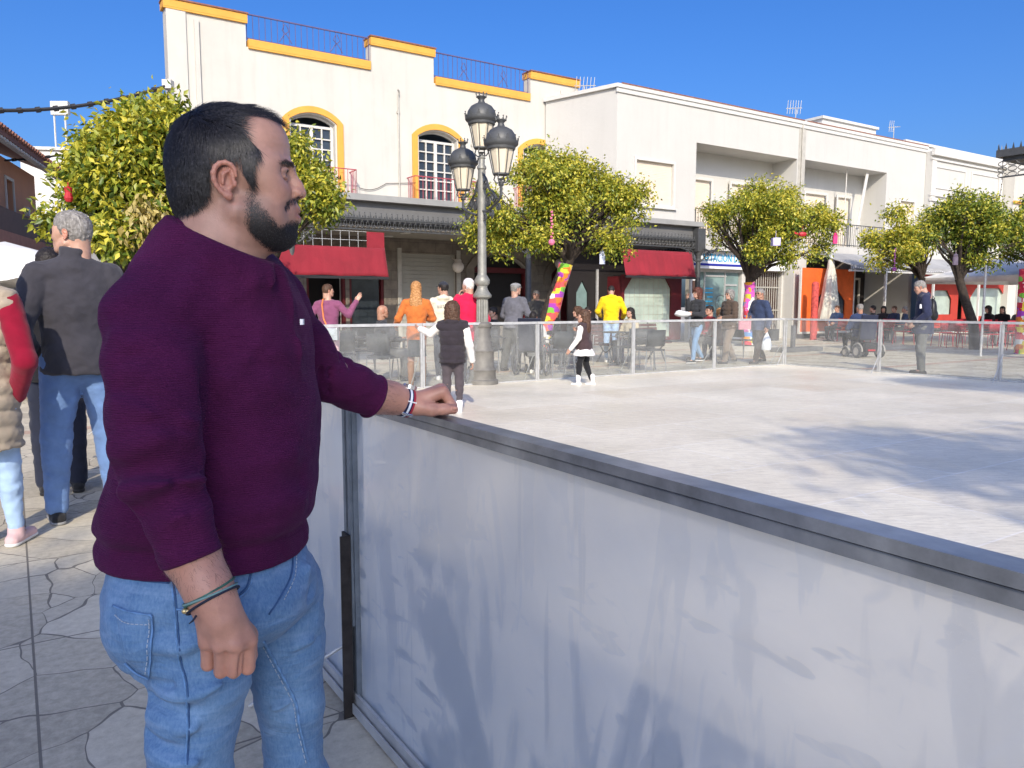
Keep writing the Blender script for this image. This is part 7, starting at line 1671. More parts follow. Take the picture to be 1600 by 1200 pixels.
# hair: thick base following the scalp, then thousands of strands
nrm = np.zeros_like(hv_); a_, b_, c_, d_ = [hv_[hq_[:, i]] for i in range(4)]; fn_ = np.cross(c_-a_, d_-b_)
for i in range(4): np.add.at(nrm, hq_[:, i], fn_)
nrm /= np.linalg.norm(nrm, axis=1)[:, None]+1e-12
if (nrm*(hv_-np.array((0, 0, .03)))).sum() < 0: nrm = -nrm
bh6 = blur(mh & ~thin_, 8); sel = (mh & ~thin_)[hq_].all(1)
back = np.clip((-.02-hv_[:, 0])/.06, 0, 1); top_ = np.clip((hv_[:, 2]-.09)/.04, 0, 1); frt = np.clip((hv_[:, 0]-.0)/.04, 0, 1)
thick = (.0058+.0042*back+.0045*top_)*(1-.75*frt*top_); thick *= np.clip((hv_[:, 2]+.06)/.05, .15, 1)
lump = .0012*np.sin(hv_[:, 0]*150+2*np.sin(hv_[:, 2]*80))*np.sin(hv_[:, 2]*120+hv_[:, 1]*90)
offs = (thick*np.clip(bh6*1.9-.75, -.15, 1)+lump*bh6)[:, None]
hb = hv_+nrm*offs
us = np.unique(hq_[sel]); remap = -np.ones(len(hv_), int); remap[us] = np.arange(len(us))
hairm = NT('man_dark_hair'); hairm.set(Roughness=.7, Specular_IOR_Level=.15); hairm.base((.006, .0055, .006, 1)); hairm = hairm.m
def W_(v): return v@HRs.T+O-RP
ho = fastmesh('hair', W_(hb[us]), remap[hq_[sel]], hairm, man, None, True)
def strands(roots, nr, dirf, Lf, wf, name, m_, parent, seed, segs=4, hug=.55, jit=.35, lift=.0005, curve=.0):
    g = np.random.default_rng(seed); n = len(roots); L = Lf(roots)*(.7+.6*g.random(n)); p = roots+nr*lift; out = []; T0 = dirf(roots)
    T0 = T0+g.normal(size=(n, 3))*jit*.5; T0 -= nr*(T0*nr).sum(1)[:, None]; T0 /= np.linalg.norm(T0, axis=1)[:, None]+1e-9
    side = np.cross(T0, nr); lf0 = (.12+.5*(1-hug)*g.random(n))[:, None]; cv = g.normal(size=(n, 1))*curve
    pts = [p]
    for k in range(segs):
        t = (k+1)/segs; d = T0+nr*lf0*(1-t*1.3)+side*cv*t; d /= np.linalg.norm(d, axis=1)[:, None]; cen = np.array((-.012, 0, .045)); 
        p = p+d*(L/segs)[:, None]
        r0 = roots-cen; r1 = p-cen; tr = np.linalg.norm(r0, axis=1)[:, None]+.0; nl = np.linalg.norm(r1, axis=1)[:, None]
        pts.append(p)
    W0 = wf*(.6+.8*g.random(n))[:, None]; v = []
    vw = HRm.T@np.array((.25, -1, -.1)); sd = side*.6+np.cross(T0, vw)*.5; sd /= np.linalg.norm(sd, axis=1)[:, None]+1e-9
    for k, q in enumerate(pts): w_ = W0*(1-.85*k/segs); v += [q-sd*w_, q+sd*w_]
    V = np.stack(v, 1).reshape(-1, 3); base = (np.arange(n)*(2*(segs+1)))[:, None]
    F = np.concatenate([np.stack([base[:, 0]+2*k, base[:, 0]+2*k+1, base[:, 0]+2*k+3, base[:, 0]+2*k+2], 1) for k in range(segs)])
    return fastmesh(name, W_(V), F, m_, parent)
def samp(mask, n, seed, base, weight=None):
    g = np.random.default_rng(seed); f = hq_[mask[hq_].all(1)]; A = np.linalg.norm(np.cross(base[f[:, 2]]-base[f[:, 0]], base[f[:, 3]]-base[f[:, 1]]), axis=1)
    if weight is not None: A = A*weight[f].mean(1)
    i = g.choice(len(f), n, p=A/A.sum()); u, v = g.random(n), g.random(n); f = f[i]
    bl = lambda X: (X[f[:, 0]]*((1-u)*(1-v))[:, None]+X[f[:, 1]]*(u*(1-v))[:, None]+X[f[:, 2]]*(u*v)[:, None]+X[f[:, 3]]*((1-u)*v)[:, None])
    r = bl(base); q = bl(nrm); return r, q/np.linalg.norm(q, axis=1)[:, None]
def hdir(r):
    top_ = np.clip((r[:, 2]-.085)/.05, 0, 1)[:, None]; bk = np.clip((-.03-r[:, 0])/.06, 0, 1)[:, None]
    d = np.array((.30, 0, -1.0))*(1-top_)+np.array((.95, 0, .10))*top_; d = d*(1-bk)+np.array((-.15, 0, -1))*bk
    d = d+np.stack([.25*np.sin(r[:, 2]*70+r[:, 0]*40), 0*r[:, 0], .2*np.sin(r[:, 0]*90)], 1); return d
hairs = NT('man_hair_strand'); hairs.set(Roughness=.42, Specular_IOR_Level=.35); _g = hairs.n('ShaderNodeTexNoise'); _g.inputs['Scale'].default_value = 45
hairs.base(hairs.ramp(_g.outputs['Fac'], [(.35, (.006,.0055,.0065)), (.6, (.020,.018,.021)), (.76, (.065,.058,.062))])); hairs = hairs.m
r_, n_ = samp(mh & ~thin_, 17000, 3, hb, np.clip(bh6*1.4-.3, .12, 1))
strands(r_, n_, hdir, lambda r: np.clip(.010+.16*(r[:, 2]+.045), .008, .026), .00042, 'hair_strands', hairs, ho, 5)
fr_m = (blur(mh & ~thin_, 12) > .04) & (hv_[:, 2] > -.06)
r_, n_ = samp(fr_m, 5200, 31, hv_, np.clip(blur(mh & ~thin_, 12), 0, .5)); strands(r_, n_, hdir, lambda r: np.full(len(r), .011), .00026, 'hairline_strands', hairs, ho, 32, segs=3, hug=.5)
tuft = mh & (hv_[:, 0] > .005) & (hv_[:, 2] > .10)
if tuft.sum() > 50:
    r_, n_ = samp(tuft, 1300, 9, hv_); strands(r_, n_, lambda r: np.tile(np.array((.9, 0, .12)), (len(r), 1)), lambda r: np.full(len(r), .032), .00028, 'front_tuft', hairs, ho, 6, segs=5, hug=.1, jit=.55, curve=.6)
bw = np.clip(bb, 0, 1)**1.3*(.5+.5*np.clip((-.035-hv_[:, 2])/.035, 0, 1)); bo_mask = bb > .06
bd = lambda r: np.stack([.25+0*r[:, 0], .0*r[:, 0], -1+0*r[:, 0]], 1)
r_, n_ = samp(bo_mask, 13000, 13, hv_, bw); bo2 = strands(r_, n_, bd, lambda r: np.clip(.003+.08*(-.03-r[:, 2]), .0025, .0070), .00032, 'beard', hairs, man, 15, segs=3, hug=.2, jit=.8, curve=.5)
r_, n_ = samp(bmm > .25, 380, 14, hv_); strands(r_, n_, lambda r: np.stack([.4+0*r[:, 0], .35*np.sign(r[:, 1]), -.8+0*r[:, 0]], 1), lambda r: np.full(len(r), .006), .0003, 'moustache', hairs, man, 16, segs=3, hug=.3, jit=.5)
ebm = (np.abs(hv_[:, 2]-.0430) < .0075) & (np.abs(hv_[:, 1]) > .010) & (np.abs(hv_[:, 1]) < .058) & (hv_[:, 0] > .050)
ebz = .0435-.10*np.clip(np.abs(hv_[:, 1])-.036, 0, 1)**1.0*2; ebm &= (hv_[:, 1] < 0) | (hv_[:, 1] > 0)
wz = np.exp(-((hv_[:, 2]-ebz)/(.0034-.03*np.clip(np.abs(hv_[:, 1])-.02, 0, .06)))**2)*np.clip((.060-np.abs(hv_[:, 1]))/.02, 0, 1)
for yy in (-1, 1):
    r_, n_ = samp(ebm & (hv_[:, 1]*yy > 0), 330, 17+yy, hv_, wz+1e-6); strands(r_, n_, lambda r: np.stack([-.35+0*r[:, 0], 1.2*np.sign(r[:, 1]), .15+0*r[:, 0]], 1), lambda r: np.full(len(r), .0065), .00024, 'eyebrow', hairs, man, 18+yy, segs=3, hug=.6, jit=.35)
# ---------------------------------------------------------------- sweater
def loft(s, rows, cyY, p=2.3, k=.0):
    """rows: (py, back px, front px, ry) seen at depth Y; adds a lofted torso"""
    zs, cx, rx, ry, cy = [], [], [], [], []
    for py, b, f, r, yc in rows:
        A = PX(b, py, yc); Bq = PX(f, py, yc); zs.append(A[2]); cx.append((A[0]+Bq[0])/2); rx.append((Bq[0]-A[0])/2); ry.append(r); cy.append(yc)
    o = np.argsort(zs); zs, cx, rx, ry, cy = [np.array(a)[o] for a in (zs, cx, rx, ry, cy)]
    zz = s.ax[2]; kk = np.ones(5)/5
    def it(a):
        b = np.interp(zz, zs, a); pad = 3; bp = np.concatenate([[b[0]]*pad, b, [b[-1]]*pad]); w = np.ones(2*pad+1)/(2*pad+1); return np.convolve(bp, w, 'valid')[None, None, :]
    CX, RX, RY, CY = it(cx), it(rx), it(ry), it(cy)
    X = s.ax[0][:, None, None]; Y = s.ax[1][None, :, None]
    d = ((np.abs((X-CX)/RX)**p+np.abs((Y-CY)/RY)**p)**(1/p)-1)*np.minimum(RX, RY)
    top = (zz[None, None, :]-zs[-1]); d = np.maximum(np.maximum(d, top), zs[0]-zz[None, None, :]); s.F = s.smin(s.F, d.astype(np.float32), k); return s
s = SDF((-1.02, 1.03, .78), (-.22, 1.93, 1.50), .0052)
YM = 1.43
loft(s, [(385, 290, 400, .09, 1.40), (405, 262, 420, .13, 1.41), (430, 252, 444, .155, YM), (470, 236, 464, .175, YM), (510, 226, 476, .182, YM), (560, 218, 484, .183, YM), (620, 210, 489, .183, YM), (680, 202, 492, .183, YM), (730, 194, 492, .183, YM), (770, 178, 492, .185, YM), (800, 170, 484, .183, YM), (822, 170, 475, .18, YM), (845, 176, 473, .178, YM), (870, 180, 471, .176, YM), (900, 184, 468, .174, YM)], YM)
s.cap(PX(338, 392, 1.40), PX(268, 474, 1.27), .074, .060, .045); s.cap(PX(345, 392, 1.42), PX(415, 462, 1.60), .055, .07, .05)
s.cap(PX(318, 376, 1.37), PX(276, 436, 1.32), .056, .052, .04); s.cap(PX(330, 390, 1.34), PX(345, 400, 1.33), .055, .055, .03)
cbb, cff = PX(284, 343, 1.37), PX(406, 398, 1.39); ccx = (cbb+cff)/2
s.cap(ccx+(0, .004, .01), ccx+(.004, .004, -.09), .083, .105, .03)
s.cap(PX(288, 416, 1.35), PX(234, 492, 1.25), .060, .066, .045)
# near sleeve
s.chain([PX(234, 512, 1.240), PX(240, 575, 1.215), PX(244, 645, 1.195), PX(248, 715, 1.18), PX(253, 752, 1.175)], [.070, .071, .067, .062, .058], .022)
s.chain([PX(252, 752, 1.175), PX(277, 805, 1.165), PX(300, 868, 1.158)], [.056, .049, .0425], .012)
# far sleeve
s.chain([PX(425, 478, 1.60), PX(472, 545, 1.67), PX(513, 590, 1.725)], [.068, .060, .054], .03)
s.chain([PX(513, 590, 1.725), PX(552, 606, 1.765), PX(584, 620, 1.80)], [.054, .0535, .053], .012)
# sleeve and body folds
def rg(pts, Y, w, a): s.ridge([PX(x, y, Y if not isinstance(Y, (list, tuple)) else Y[i]) for i, (x, y) in enumerate(pts)], w*1.15, a*1.75)
yn = 1.112
rg([(318, 640), (285, 632), (235, 622), (190, 606)], [1.17, 1.128, yn, 1.14], .012, -.006); rg([(316, 656), (280, 652), (235, 645), (185, 632)], [1.17, 1.12, yn, 1.14], .012, .006)
rg([(318, 716), (285, 722), (240, 730), (182, 742)], [1.16, 1.115, 1.105, 1.13], .017, -.014); rg([(318, 692), (285, 695), (240, 700), (178, 708)], [1.16, 1.12, 1.105, 1.13], .022, .0055)
rg([(322, 748), (282, 752), (238, 758), (196, 764)], [1.15, 1.105, 1.098, 1.12], .017, .013); rg([(326, 772), (285, 778), (250, 788), (216, 798)], [1.15, 1.11, 1.10, 1.12], .013, -.010)
rg([(208, 772), (198, 764), (196, 752)], [1.13, 1.13, 1.14], .010, .006)
rg([(326, 790), (300, 800), (268, 812)], [1.14, 1.11, 1.11], .010, .004); rg([(322, 676), (280, 682), (215, 680)], [1.16, 1.12, 1.11], .010, .003)
rg([(200, 560), (240, 552), (300, 556)], [1.15, 1.13, 1.15], .016, -.003); rg([(175, 520), (205, 540), (260, 590)], [1.16, 1.13, 1.13], .015, .003)
# armpit and side drapes
rg([(318, 640), (324, 600), (330, 560), (336, 510)], [1.215, 1.22, 1.215, 1.20], .012, -.010); rg([(320, 660), (328, 740), (336, 830)], [1.215, 1.222, 1.232], .010, -.006)
rg([(345, 650), (375, 610), (420, 575)], [1.235, 1.25, 1.28], .016, -.004); rg([(342, 620), (370, 575), (410, 535)], [1.235, 1.245, 1.28], .014, .004)
rg([(345, 700), (390, 680), (450, 650)], [1.24, 1.26, 1.32], .018, -.003); rg([(350, 740), (395, 730), (460, 706)], [1.24, 1.26, 1.34], .016, .003)
rg([(410, 405), (430, 440), (448, 500), (456, 570)], [1.36, 1.33, 1.31, 1.30], .010, .006); rg([(420, 412), (444, 455), (464, 520), (474, 600)], [1.37, 1.35, 1.335, 1.335], .009, -.005); rg([(424, 410), (452, 455), (472, 515), (484, 585)], [1.40, 1.38, 1.37, 1.37], .009, .006)
rg([(400, 408), (408, 450), (414, 520), (416, 600)], [1.33, 1.29, 1.27, 1.26], .014, .0035); rg([(300, 370), (275, 410), (262, 470)], [1.30, 1.24, 1.18], .016, -.003)
rg([(335, 395), (300, 430), (282, 500)], [1.29, 1.22, 1.18], .018, .003)
for i in range(5):       # bunches of the far sleeve
    a = i/5.6; rg([(482+a*88, 528+a*52), (488+a*84, 560+a*40), (490+a*76, 600+a*32)], [1.66+.13*a, 1.645+.12*a, 1.66+.12*a], .0085, .0075*(1 if i % 2 == 0 else .8)); rg([(493+a*86, 534+a*50), (497+a*84, 570+a*38), (500+a*70, 605+a*28)], [1.66+.13*a, 1.645+.12*a, 1.66+.12*a], .007, -.006)
for (q_, w_, a_) in (([(330, 790), (390, 770), (470, 745)], .020, -.0035), ([(335, 815), (400, 800), (472, 785)], .018, .004), ([(340, 560), (400, 500), (440, 440)], .02, -.003), ([(345, 600), (410, 560), (470, 540)], .02, .003), ([(190, 790), (185, 820), (192, 850)], .014, .004)): rg(q_, [1.24, 1.27, 1.36] if q_[0][0] > 300 else [1.3, 1.3, 1.3], w_, a_)
# hem: slightly pulled in band
zh = PX(300, 858, YM)[2]
zz = s.ax[2][None, None, :]; s.F += (.007*np.exp(-((zz-zh-.048)/.010)**2)-.0035*np.exp(-((zz-zh-.075)/.02)**2)-.004*np.exp(-((zz-zh-.012)/.02)**2)).astype(np.float32)
s.wob(.0045, 15, .4); s.wob(.0030, 33, 1.9); s.wob(.0012, 80, .9)
# cuts: hem, cuffs, collar
arm_d = PX(300, 868, 1.158)-PX(277, 805, 1.165)
X, Y_, Z_ = s.ax[0][:, None, None], s.ax[1][None, :, None], s.ax[2][None, None, :]
cp_ = PX(301, 874, 1.157); ad = arm_d/np.linalg.norm(arm_d); dd_ = (X-cp_[0])*ad[0]+(Y_-cp_[1])*ad[1]+(Z_-cp_[2])*ad[2]
ra_ = s._capd((X, Y_, Z_), cp_-ad*.10, cp_+ad*.2, .052, .05)
body_cut = (zh-.02*np.clip(0, 0, 1)-Z_)+0*X+0*Y_
near_arm = ra_ < .012
F0 = np.maximum(s.F, np.where(near_arm, -1, body_cut)); F0 = np.where(near_arm & (dd_ > -.02), np.maximum(F0, dd_), F0)
cpf = PX(584, 620, 1.80); adf = PX(584, 620, 1.80)-PX(552, 606, 1.765); adf /= np.linalg.norm(adf); ddf = (X-cpf[0])*adf[0]+(Y_-cpf[1])*adf[1]+(Z_-cpf[2])*adf[2]
raf = s._capd((X, Y_, Z_), cpf-adf*.05, cpf+adf*.2, .06, .06); F0 = np.where((raf < .05), np.maximum(F0, ddf), F0)
cb_, cf_, cn_ = PX(284, 343, 1.37), PX(406, 398, 1.39), PX(350, 380, 1.30)
nc = np.cross(cf_-cb_, cn_-cb_); nc = nc/np.linalg.norm(nc); nc = nc if nc[2] > 0 else -nc
F0 = np.maximum(F0, (X-cb_[0])*nc[0]+(Y_-cb_[1])*nc[1]+(Z_-cb_[2])*nc[2]+.001)
s.F = F0.astype(np.float32)
v, q = s.mesh(); v = relax(v, q, 1, .35)
def knitmat():
    t = NT('purple_knit'); t.set(Roughness=.92, Specular_IOR_Level=.12, Sheen_Weight=.07, Sheen_Roughness=.4); t.b.inputs['Sheen Tint'].default_value = (.75, .35, .75, 1)
    c = t.coords(); n = t.noise(c, 9, 4); n2 = t.noise(c, 500, 3)
    col = t.ramp(n, [(.3, (.048,.0055,.034)), (.7, (.076,.009,.052))]); t.base(t.mix(.35, col, t.ramp(n2, [(.35, (.022,.003,.016)), (.7, (.112,.018,.082))])))
    wv = t.n('ShaderNodeTexWave', wave_type='BANDS', bands_direction='Z'); wv.inputs['Scale'].default_value = 85; wv.inputs['Distortion'].default_value = 1.4; wv.inputs['Detail'].default_value = 2; wv.inputs['Detail Scale'].default_value = 3; t.l(c, wv.inputs['Vector'])
    h_ = t.math('ADD', t.math('MULTIPLY', wv.outputs['Fac'], .8), t.math('MULTIPLY', n2, .9)); b1 = t.bump(h_, .6, .0016)
    b2 = t.n('ShaderNodeBump'); b2.inputs['Strength'].default_value = .5; b2.inputs['Distance'].default_value = .018; t.l(t.noise(t.coords(scale=(1, 1, 2.2), rot=(0, .5, 0)), 5, 3, .5, 1.4), b2.inputs['Height']); t.l(b2.outputs[0], b1.inputs['Normal']); return t.m
KM = knitmat(); sw = fastmesh('sweater', v-RP, q, KM, man, None, True)
# collar, cuff and hem ribbing as rolled bands
def ellring(c, a, b, ra, rb, n=40): return [tuple(c+a*ra*math.cos(2*math.pi*i/n)+b*rb*math.sin(2*math.pi*i/n)) for i in range(n)]
cc = (cb_+cf_)/2+np.array((0, .003, 0)); ax_ = (cf_-cb_)/2; L_ = np.linalg.norm(ax_); ax_ /= L_; bx_ = np.cross(nc, ax_)
m = MB(); m.tube(ellring(cc-RP-nc*.001, ax_, bx_, L_+.004, .084), .0075, 10, closed=True); m.tube(ellring(cc-RP-nc*.011, ax_, bx_, L_+.008, .089), .0075, 10, closed=True); build(m, 'collar', KM, sw, True, 180)
def cuffring(c, d, r, name, w=.006):
    _, u, v_ = basis(Vector(d)); u = np.array(u); v_ = np.array(v_); m = MB(); m.tube(ellring(c-RP, u, v_, r, r), w, 8, closed=True); return m
build(cuffring(cp_-ad*.005, ad, .0405, 'c'), 'cuff', KM, sw, True, 180); build(cuffring(cpf-adf*.004, adf, .0485, 'c'), 'cuff', KM, sw, True, 180)
m = MB(); lg = PX(472, 503, 1.366)-RP; m.obox(lg, (.0025, 0, 0), (0, .005, 0), (0, 0, .005)); build(m, 'chest_badge', M['signwhite'], sw)
# ---------------------------------------------------------------- jeans
s = SDF((-.97, 1.12, .02), (-.25, 1.78, .93), .006)
loft(s, [(850, 196, 470, .165, YM), (870, 190, 474, .168, YM), (900, 184, 488, .172, 1.42), (930, 184, 492, .172, 1.42), (960, 190, 480, .165, 1.42), (985, 215, 440, .13, 1.42)], YM, 2.2, .05)
s.ell(PX(262, 965, 1.335), (.098, .098, .125), .05); s.ell(PX(330, 960, 1.55), (.10, .09, .12), .04)
s.chain([PX(318, 955, 1.335), PX(314, 1050, 1.32), PX(302, 1140, 1.312), PX(298, 1215, 1.305), np.array((-.60, 1.31, .35)), np.array((-.63, 1.31, .06))], [.104, .088, .076, .070, .064, .060], .014)
s.chain([PX(425, 925, 1.50), PX(442, 1010, 1.51), PX(454, 1090, 1.51), PX(459, 1190, 1.515), np.array((-.42, 1.53, .28)), np.array((-.42, 1.56, .06))], [.102, .084, .066, .057, .055, .054], .012)
def rj(pts, Y, w, a): s.ridge([PX(x, y, Y[i] if isinstance(Y, (list, tuple)) else Y) for i, (x, y) in enumerate(pts)], w, a*2.5)
for i, (y0, dy) in enumerate(((1068, 18), (1092, 22), (1118, 26), (1146, 30), (1172, 24))):
    rj([(238, y0), (275, y0+dy*.9), (320, y0+dy), (365, y0-dy*.4)], [1.27, 1.235, 1.225, 1.25], .011, .006 if i % 2 == 0 else -.006)
rj([(236, 1085), (262, 1105), (300, 1112)], [1.27, 1.24, 1.23], .010, -.008)
for i, y0 in enumerate((985, 1012, 1040)): rj([(245, y0), (285, y0+6), (330, y0-14)], [1.23, 1.222, 1.225], .012, .0045 if i % 2 else -.0045)
rj([(500, 905), (470, 940), (430, 965), (400, 1000)], [1.44, 1.40, 1.39, 1.37], .012, -.005); rj([(495, 880), (455, 905), (420, 950)], [1.42, 1.39, 1.37], .012, .005)
for i, y0 in enumerate((960, 1000, 1050, 1085, 1110, 1150)): rj([(500, y0), (465, y0+10), (425, y0+26)], [1.46, 1.43, 1.43], .010, .005 if i % 2 else -.004)
rj([(205, 1045), (230, 1068), (270, 1072)], [1.30, 1.26, 1.24], .012, -.008); rj([(395, 960), (392, 1010), (388, 1060)], [1.33, 1.33, 1.35], .012, -.004)
s.wob(.003, 30, .2); s.wob(.0022, 62, 1.4)
v, q = s.mesh(); v = relax(v, q, 1, .35)
def denim():
    t = NT('worn_blue_denim'); t.set(Roughness=.85, Specular_IOR_Level=.2, Sheen_Weight=.1); c = t.coords(); n = t.noise(c, 5.5, 5, .6, .8); f = t.noise(t.coords(scale=(1, 1, .35)), 240, 4, .7); st = t.noise(t.coords(scale=(1, 1, 5)), 9, 4, .6, .4)
    col = t.ramp(n, [(.28, (.045,.115,.24)), (.5, (.085,.19,.36)), (.72, (.17,.30,.48))]); col = t.mix(.30, col, t.ramp(f, [(.3, (.04,.10,.21)), (.7, (.28,.39,.54))]))
    col = t.mix(t.math('MULTIPLY', t.ramp(st, [(.52,(0,)*3),(.66,(1,)*3)]), .18), col, (.36,.50,.70,1)); t.base(col); b1 = t.bump(f, .35, .0012)
    b2 = t.n('ShaderNodeBump'); b2.inputs['Strength'].default_value = .55; b2.inputs['Distance'].default_value = .014; t.l(t.noise(t.coords(scale=(1, 1, 3.2), rot=(0, .25, 0)), 8, 4, .55, 1.2), b2.inputs['Height']); t.l(b2.outputs[0], b1.inputs['Normal']); return t.m
DM = denim(); je = fastmesh('jeans', v-RP, q, DM, man, None, True)
bvj = BVHTree.FromPolygons([tuple(a) for a in v.tolist()], [tuple(a) for a in q.tolist()]); Ev = Vector((0, 0, E))
def hit(px, py):
    d = Vector(ray(px, py)).normalized(); r = bvj.ray_cast(Ev, d)
    return (r[0], r[1] if r[1].dot(d) < 0 else -r[1]) if r[0] else (None, None)
def spl(pts, n=6):
    out = []
    for i in range(len(pts)-1):
        p0 = pts[max(i-1, 0)]; p1 = pts[i]; p2 = pts[i+1]; p3 = pts[min(i+2, len(pts)-1)]
        for k in range(n):
            t = k/n; out.append(tuple(.5*(2*p1[j]+(p2[j]-p0[j])*t+(2*p0[j]-5*p1[j]+4*p2[j]-p3[j])*t*t+(3*p1[j]-p0[j]-3*p2[j]+p3[j])*t**3) for j in (0, 1)))
    return out+[pts[-1]]
def seam(pts, r_, name, m_, par, lift=.0005, dash=0):
    ps = []
    for p_ in spl(pts):
        h_, n__ = hit(*p_)
        if h_: ps.append(h_+n__*lift-root_p)
    if len(ps) < 3: return
    m = MB()
    if dash:
        for i in range(0, len(ps)-1): m.tube([ps[i].lerp(ps[i+1], .15), ps[i].lerp(ps[i+1], .8)], r_, 5)
    else: m.tube(ps, r_, 6)
    return build(m, name, m_, par, True, 180)
DS = simple('denim_seam', (.13, .26, .48, 1), .85, nscale=60, amt=.4); DD = simple('denim_shadow_seam', (.035,.09,.22,1), .85, nscale=40, amt=.3); TH = simple('pale_thread', (.40,.46,.55,1), .8)
def grid_patch(poly, name, lift, par):
    xs = [p_[0] for p_ in poly]; ys = [p_[1] for p_ in poly]; vs = {}; fs = []; n = 18; m = MB()
    def bil(u, w): 
        (a, b, c, d) = poly; return ((a[0]*(1-u)+b[0]*u)*(1-w)+(d[0]*(1-u)+c[0]*u)*w, (a[1]*(1-u)+b[1]*u)*(1-w)+(d[1]*(1-u)+c[1]*u)*w)
    for i in range(n+1):
        for j in range(n+1):
            h_, n__ = hit(*bil(i/n, j/n)); vs[i, j] = None if h_ is None else h_+n__*lift*(1 if 0 < i < n and 0 < j < n else .3)-root_p
    idx = {}
    for k, p_ in vs.items():
        if p_ is not None: idx[k] = len(m.v); m.v.append(tuple(p_))
    for i in range(n):
        for j in range(n):
            ks = [(i, j), (i+1, j), (i+1, j+1), (i, j+1)]
            if all(k in idx for k in ks): m.f.append(tuple(idx[k] for k in ks))
    return build(m, name, DM, par, True, 180)
pk = grid_patch([(179, 946), (238, 961), (234, 1058), (196, 1032)], 'back_pocket', .0035, je)
for ln in ([(179, 946), (205, 956), (238, 961)], [(238, 961), (238, 1000), (234, 1058)], [(234, 1058), (214, 1050), (197, 1034)]): seam(ln, .0019, 'pocket_edge', DS, pk, .0035)
seam([(182, 960), (200, 973), (236, 975)], .0009, 'stitching', TH, pk, .004, 1); seam([(233, 966), (233, 1005), (229, 1052)], .0009, 'stitching', TH, pk, .004, 1)
seam([(268, 905), (273, 950), (279, 1027), (289, 1067), (293, 1133), (290, 1195)], .0018, 'side_seam', DS, je, .0008); seam([(271, 905), (276.5, 950), (282.5, 1027), (292.5, 1067), (296, 1133), (293, 1195)], .0011, 'side_seam', DD, je, .0006)
seam([(177, 897), (215, 906), (265, 911)], .0018, 'waistband_seam', DD, je, .0008); seam([(177, 894), (215, 903), (265, 908)], .0009, 'stitching', TH, je, .001, 1)
seam([(396, 893), (388, 920), (366, 940)], .0022, 'front_pocket_edge', DS, je, .001); seam([(392, 893), (384, 918), (362, 938)], .0016, 'front_pocket_edge', DD, je, .001); seam([(276, 952), (300, 954)], .0018, 'coin_pocket_edge', DS, je, .001)
seam([(457, 868), (454, 900), (437, 934), (420, 960)], .0018, 'fly_seam', DD, je, .001); seam([(463, 868), (460, 902), (443, 938)], .0009, 'stitching', TH, je, .001, 1)
seam([(412, 1002), (433, 1040), (461, 1095), (468, 1133), (482, 1192)], .0026, 'inseam', DS, je, .001); seam([(409, 1006), (429, 1044), (457, 1098), (464, 1136), (478, 1193)], .0009, 'stitching', TH, je, .001, 1)
for c in ((-.60, 1.31, 0), (-.42, 1.56, 0)):
    s = SDF((c[0]-.14, c[1]-.08, -.01), (c[0]+.24, c[1]+.08, .16), .008); s.cap((c[0]-.05, c[1], .045), (c[0]+.17, c[1], .035), .045, .04, .02); s.cap((c[0]-.02, c[1], .06), (c[0]-.02, c[1], .13), .05, .05, .02); s.plane((0, 0, .004), (0, 0, -1), .003); v_, q_ = s.mesh(); fastmesh('shoe', v_-RP, q_, M['whitecloth'], man, None, True)
# belt sliver, bracelets, watch
wd_ = PX(346, 965, 1.145)-PX(322, 912, 1.155); wd_ /= np.linalg.norm(wd_)
ua = np.array((.93, 0, .38)); ua -= wd_*(ua@wd_); ua /= np.linalg.norm(ua); ub = np.cross(wd_, ua)
bc = PX(330, 931, 1.152)
GR = simple('green_cord', (.045,.13,.10,1), .7, nscale=90, amt=.5); NV = simple('navy_cord', (.012,.016,.035,1), .7); GO = simple('gold_bead', (.65,.5,.25,1), .3, metal=.8)
for i, (o_, rr, m_, r_) in enumerate(((-.0080, .0010, GR, .0019), (-.0030, .0022, simple('teal_cord', (.16,.28,.27,1), .6), .0018), (.0020, .0012, GR, .0020), (.0075, .0022, NV, .0021))):
    tl = ub*.0
    pts = [tuple(bc-RP+wd_*(o_+.0042*math.sin(a*math.pi/12+i*1.3))+ua*(.0395+rr)*math.cos(a*math.pi/24*2)+ub*(.0375+rr)*math.sin(a*math.pi/24*2)) for a in range(24)]
    m = MB(); m.tube(pts, r_, 8, closed=True); bo3 = build(m, 'bracelet', m_, man, True, 180)
kp = bc-RP-ua*.036-ub*.012*0
fr_ = np.array((0, -1.0, 0)); 
m = MB(); b1_ = bc-RP-ua*.036+fr_*.022; m.sphere(tuple(b1_-wd_*.001), .0045, 10); m.sphere(tuple(b1_+ua*.006+fr_*.003+wd_*.001), .0042, 10); build(m, 'bead', GO, man, True)
m = MB(); t0 = bc-RP-ua*.012+fr_*.041+wd_*.010; m.tube([tuple(t0), tuple(t0-ua*.007+wd_*.004), tuple(t0-ua*.015+wd_*.006)], [.0022, .0018, .0008], 6); build(m, 'cord_tail', NV, man, True)
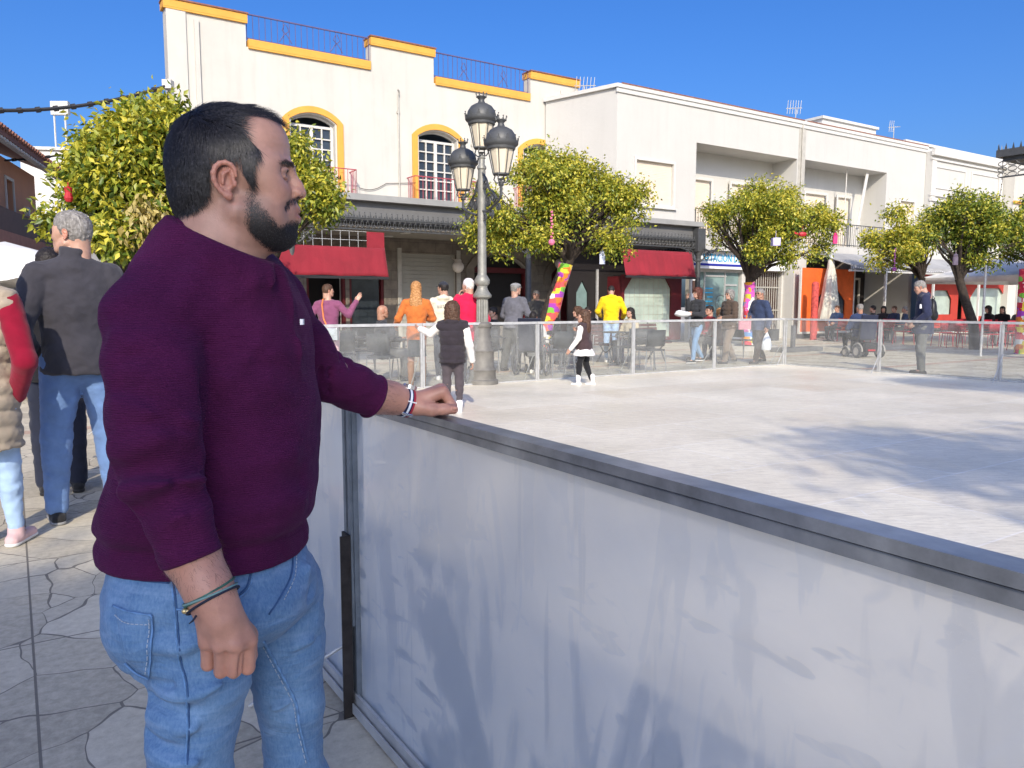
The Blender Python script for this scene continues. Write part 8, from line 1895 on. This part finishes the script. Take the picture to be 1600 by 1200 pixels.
# watch strap on the far wrist
wa = PX(650, 632, 1.86)-PX(612, 622, 1.83); wa /= np.linalg.norm(wa); wc = PX(633.5, 628.5, 1.853)-RP; u1 = np.array((0, 0, 1.)); u1 -= wa*(u1@wa); u1 /= np.linalg.norm(u1); u2 = np.cross(wa, u1)
wt = empty('watch', tuple(wc), 0); wt.parent = man; wt.location = tuple(wc)
strap = [('navy', (-.0105, -.0035), (.008,.012,.05,1)), ('white', (-.0035, .0020), (.62,.66,.75,1)), ('navy', (.0020, .0055), (.008,.012,.05,1)), ('red', (.0055, .0105), (.30,.02,.04,1))]
for nm, (o0, o1), c in strap:
    m = MB(); n = 36; vs = []
    for i in range(n):
        a = 2*math.pi*i/n; ra = u1*.0345*math.cos(a)+u2*.0355*math.sin(a); rb = ra*1.06
        vs += [wa*o0+ra, wa*o0+rb, wa*o1+rb, wa*o1+ra]
    m.add(vs, [(4*i+k, 4*i+(k+1) % 4, 4*((i+1) % n)+(k+1) % 4, 4*((i+1) % n)+k) for i in range(n) for k in range(4)]); build(m, 'strap_band', cloth('strap_'+nm, c, fold=.1), wt, True, 40)
nearv = np.array((0, -1., 0)); nearv -= wa*(nearv@wa); nearv /= np.linalg.norm(nearv)
for dz, w_, m_ in ((.010, .0135, M['signwhite']), (-.020, .0125, M['chrome']), (-.026, .0120, M['chrome'])):
    ang = math.atan2(dz, .034); rd = nearv*math.cos(ang)+u1*math.sin(ang)
    m = MB(); m.tube([tuple(rd*.0385-wa*w_), tuple(rd*.0395), tuple(rd*.0385+wa*w_)], .0016, 6); m.tube([tuple(rd*.0385-wa*w_), tuple(rd*.035-wa*w_-u1*.002)], .0016, 6); m.tube([tuple(rd*.0385+wa*w_), tuple(rd*.035+wa*w_-u1*.002)], .0016, 6); build(m, 'buckle', m_, wt, True)
m = MB(); m.tube([tuple(u1*.034), tuple(u1*.043)], .018, 24); m.tube([tuple(u1*.0431), tuple(u1*.0445)], .016, 24); build(m, 'watch_case', M['chrome'], wt, True, 30)
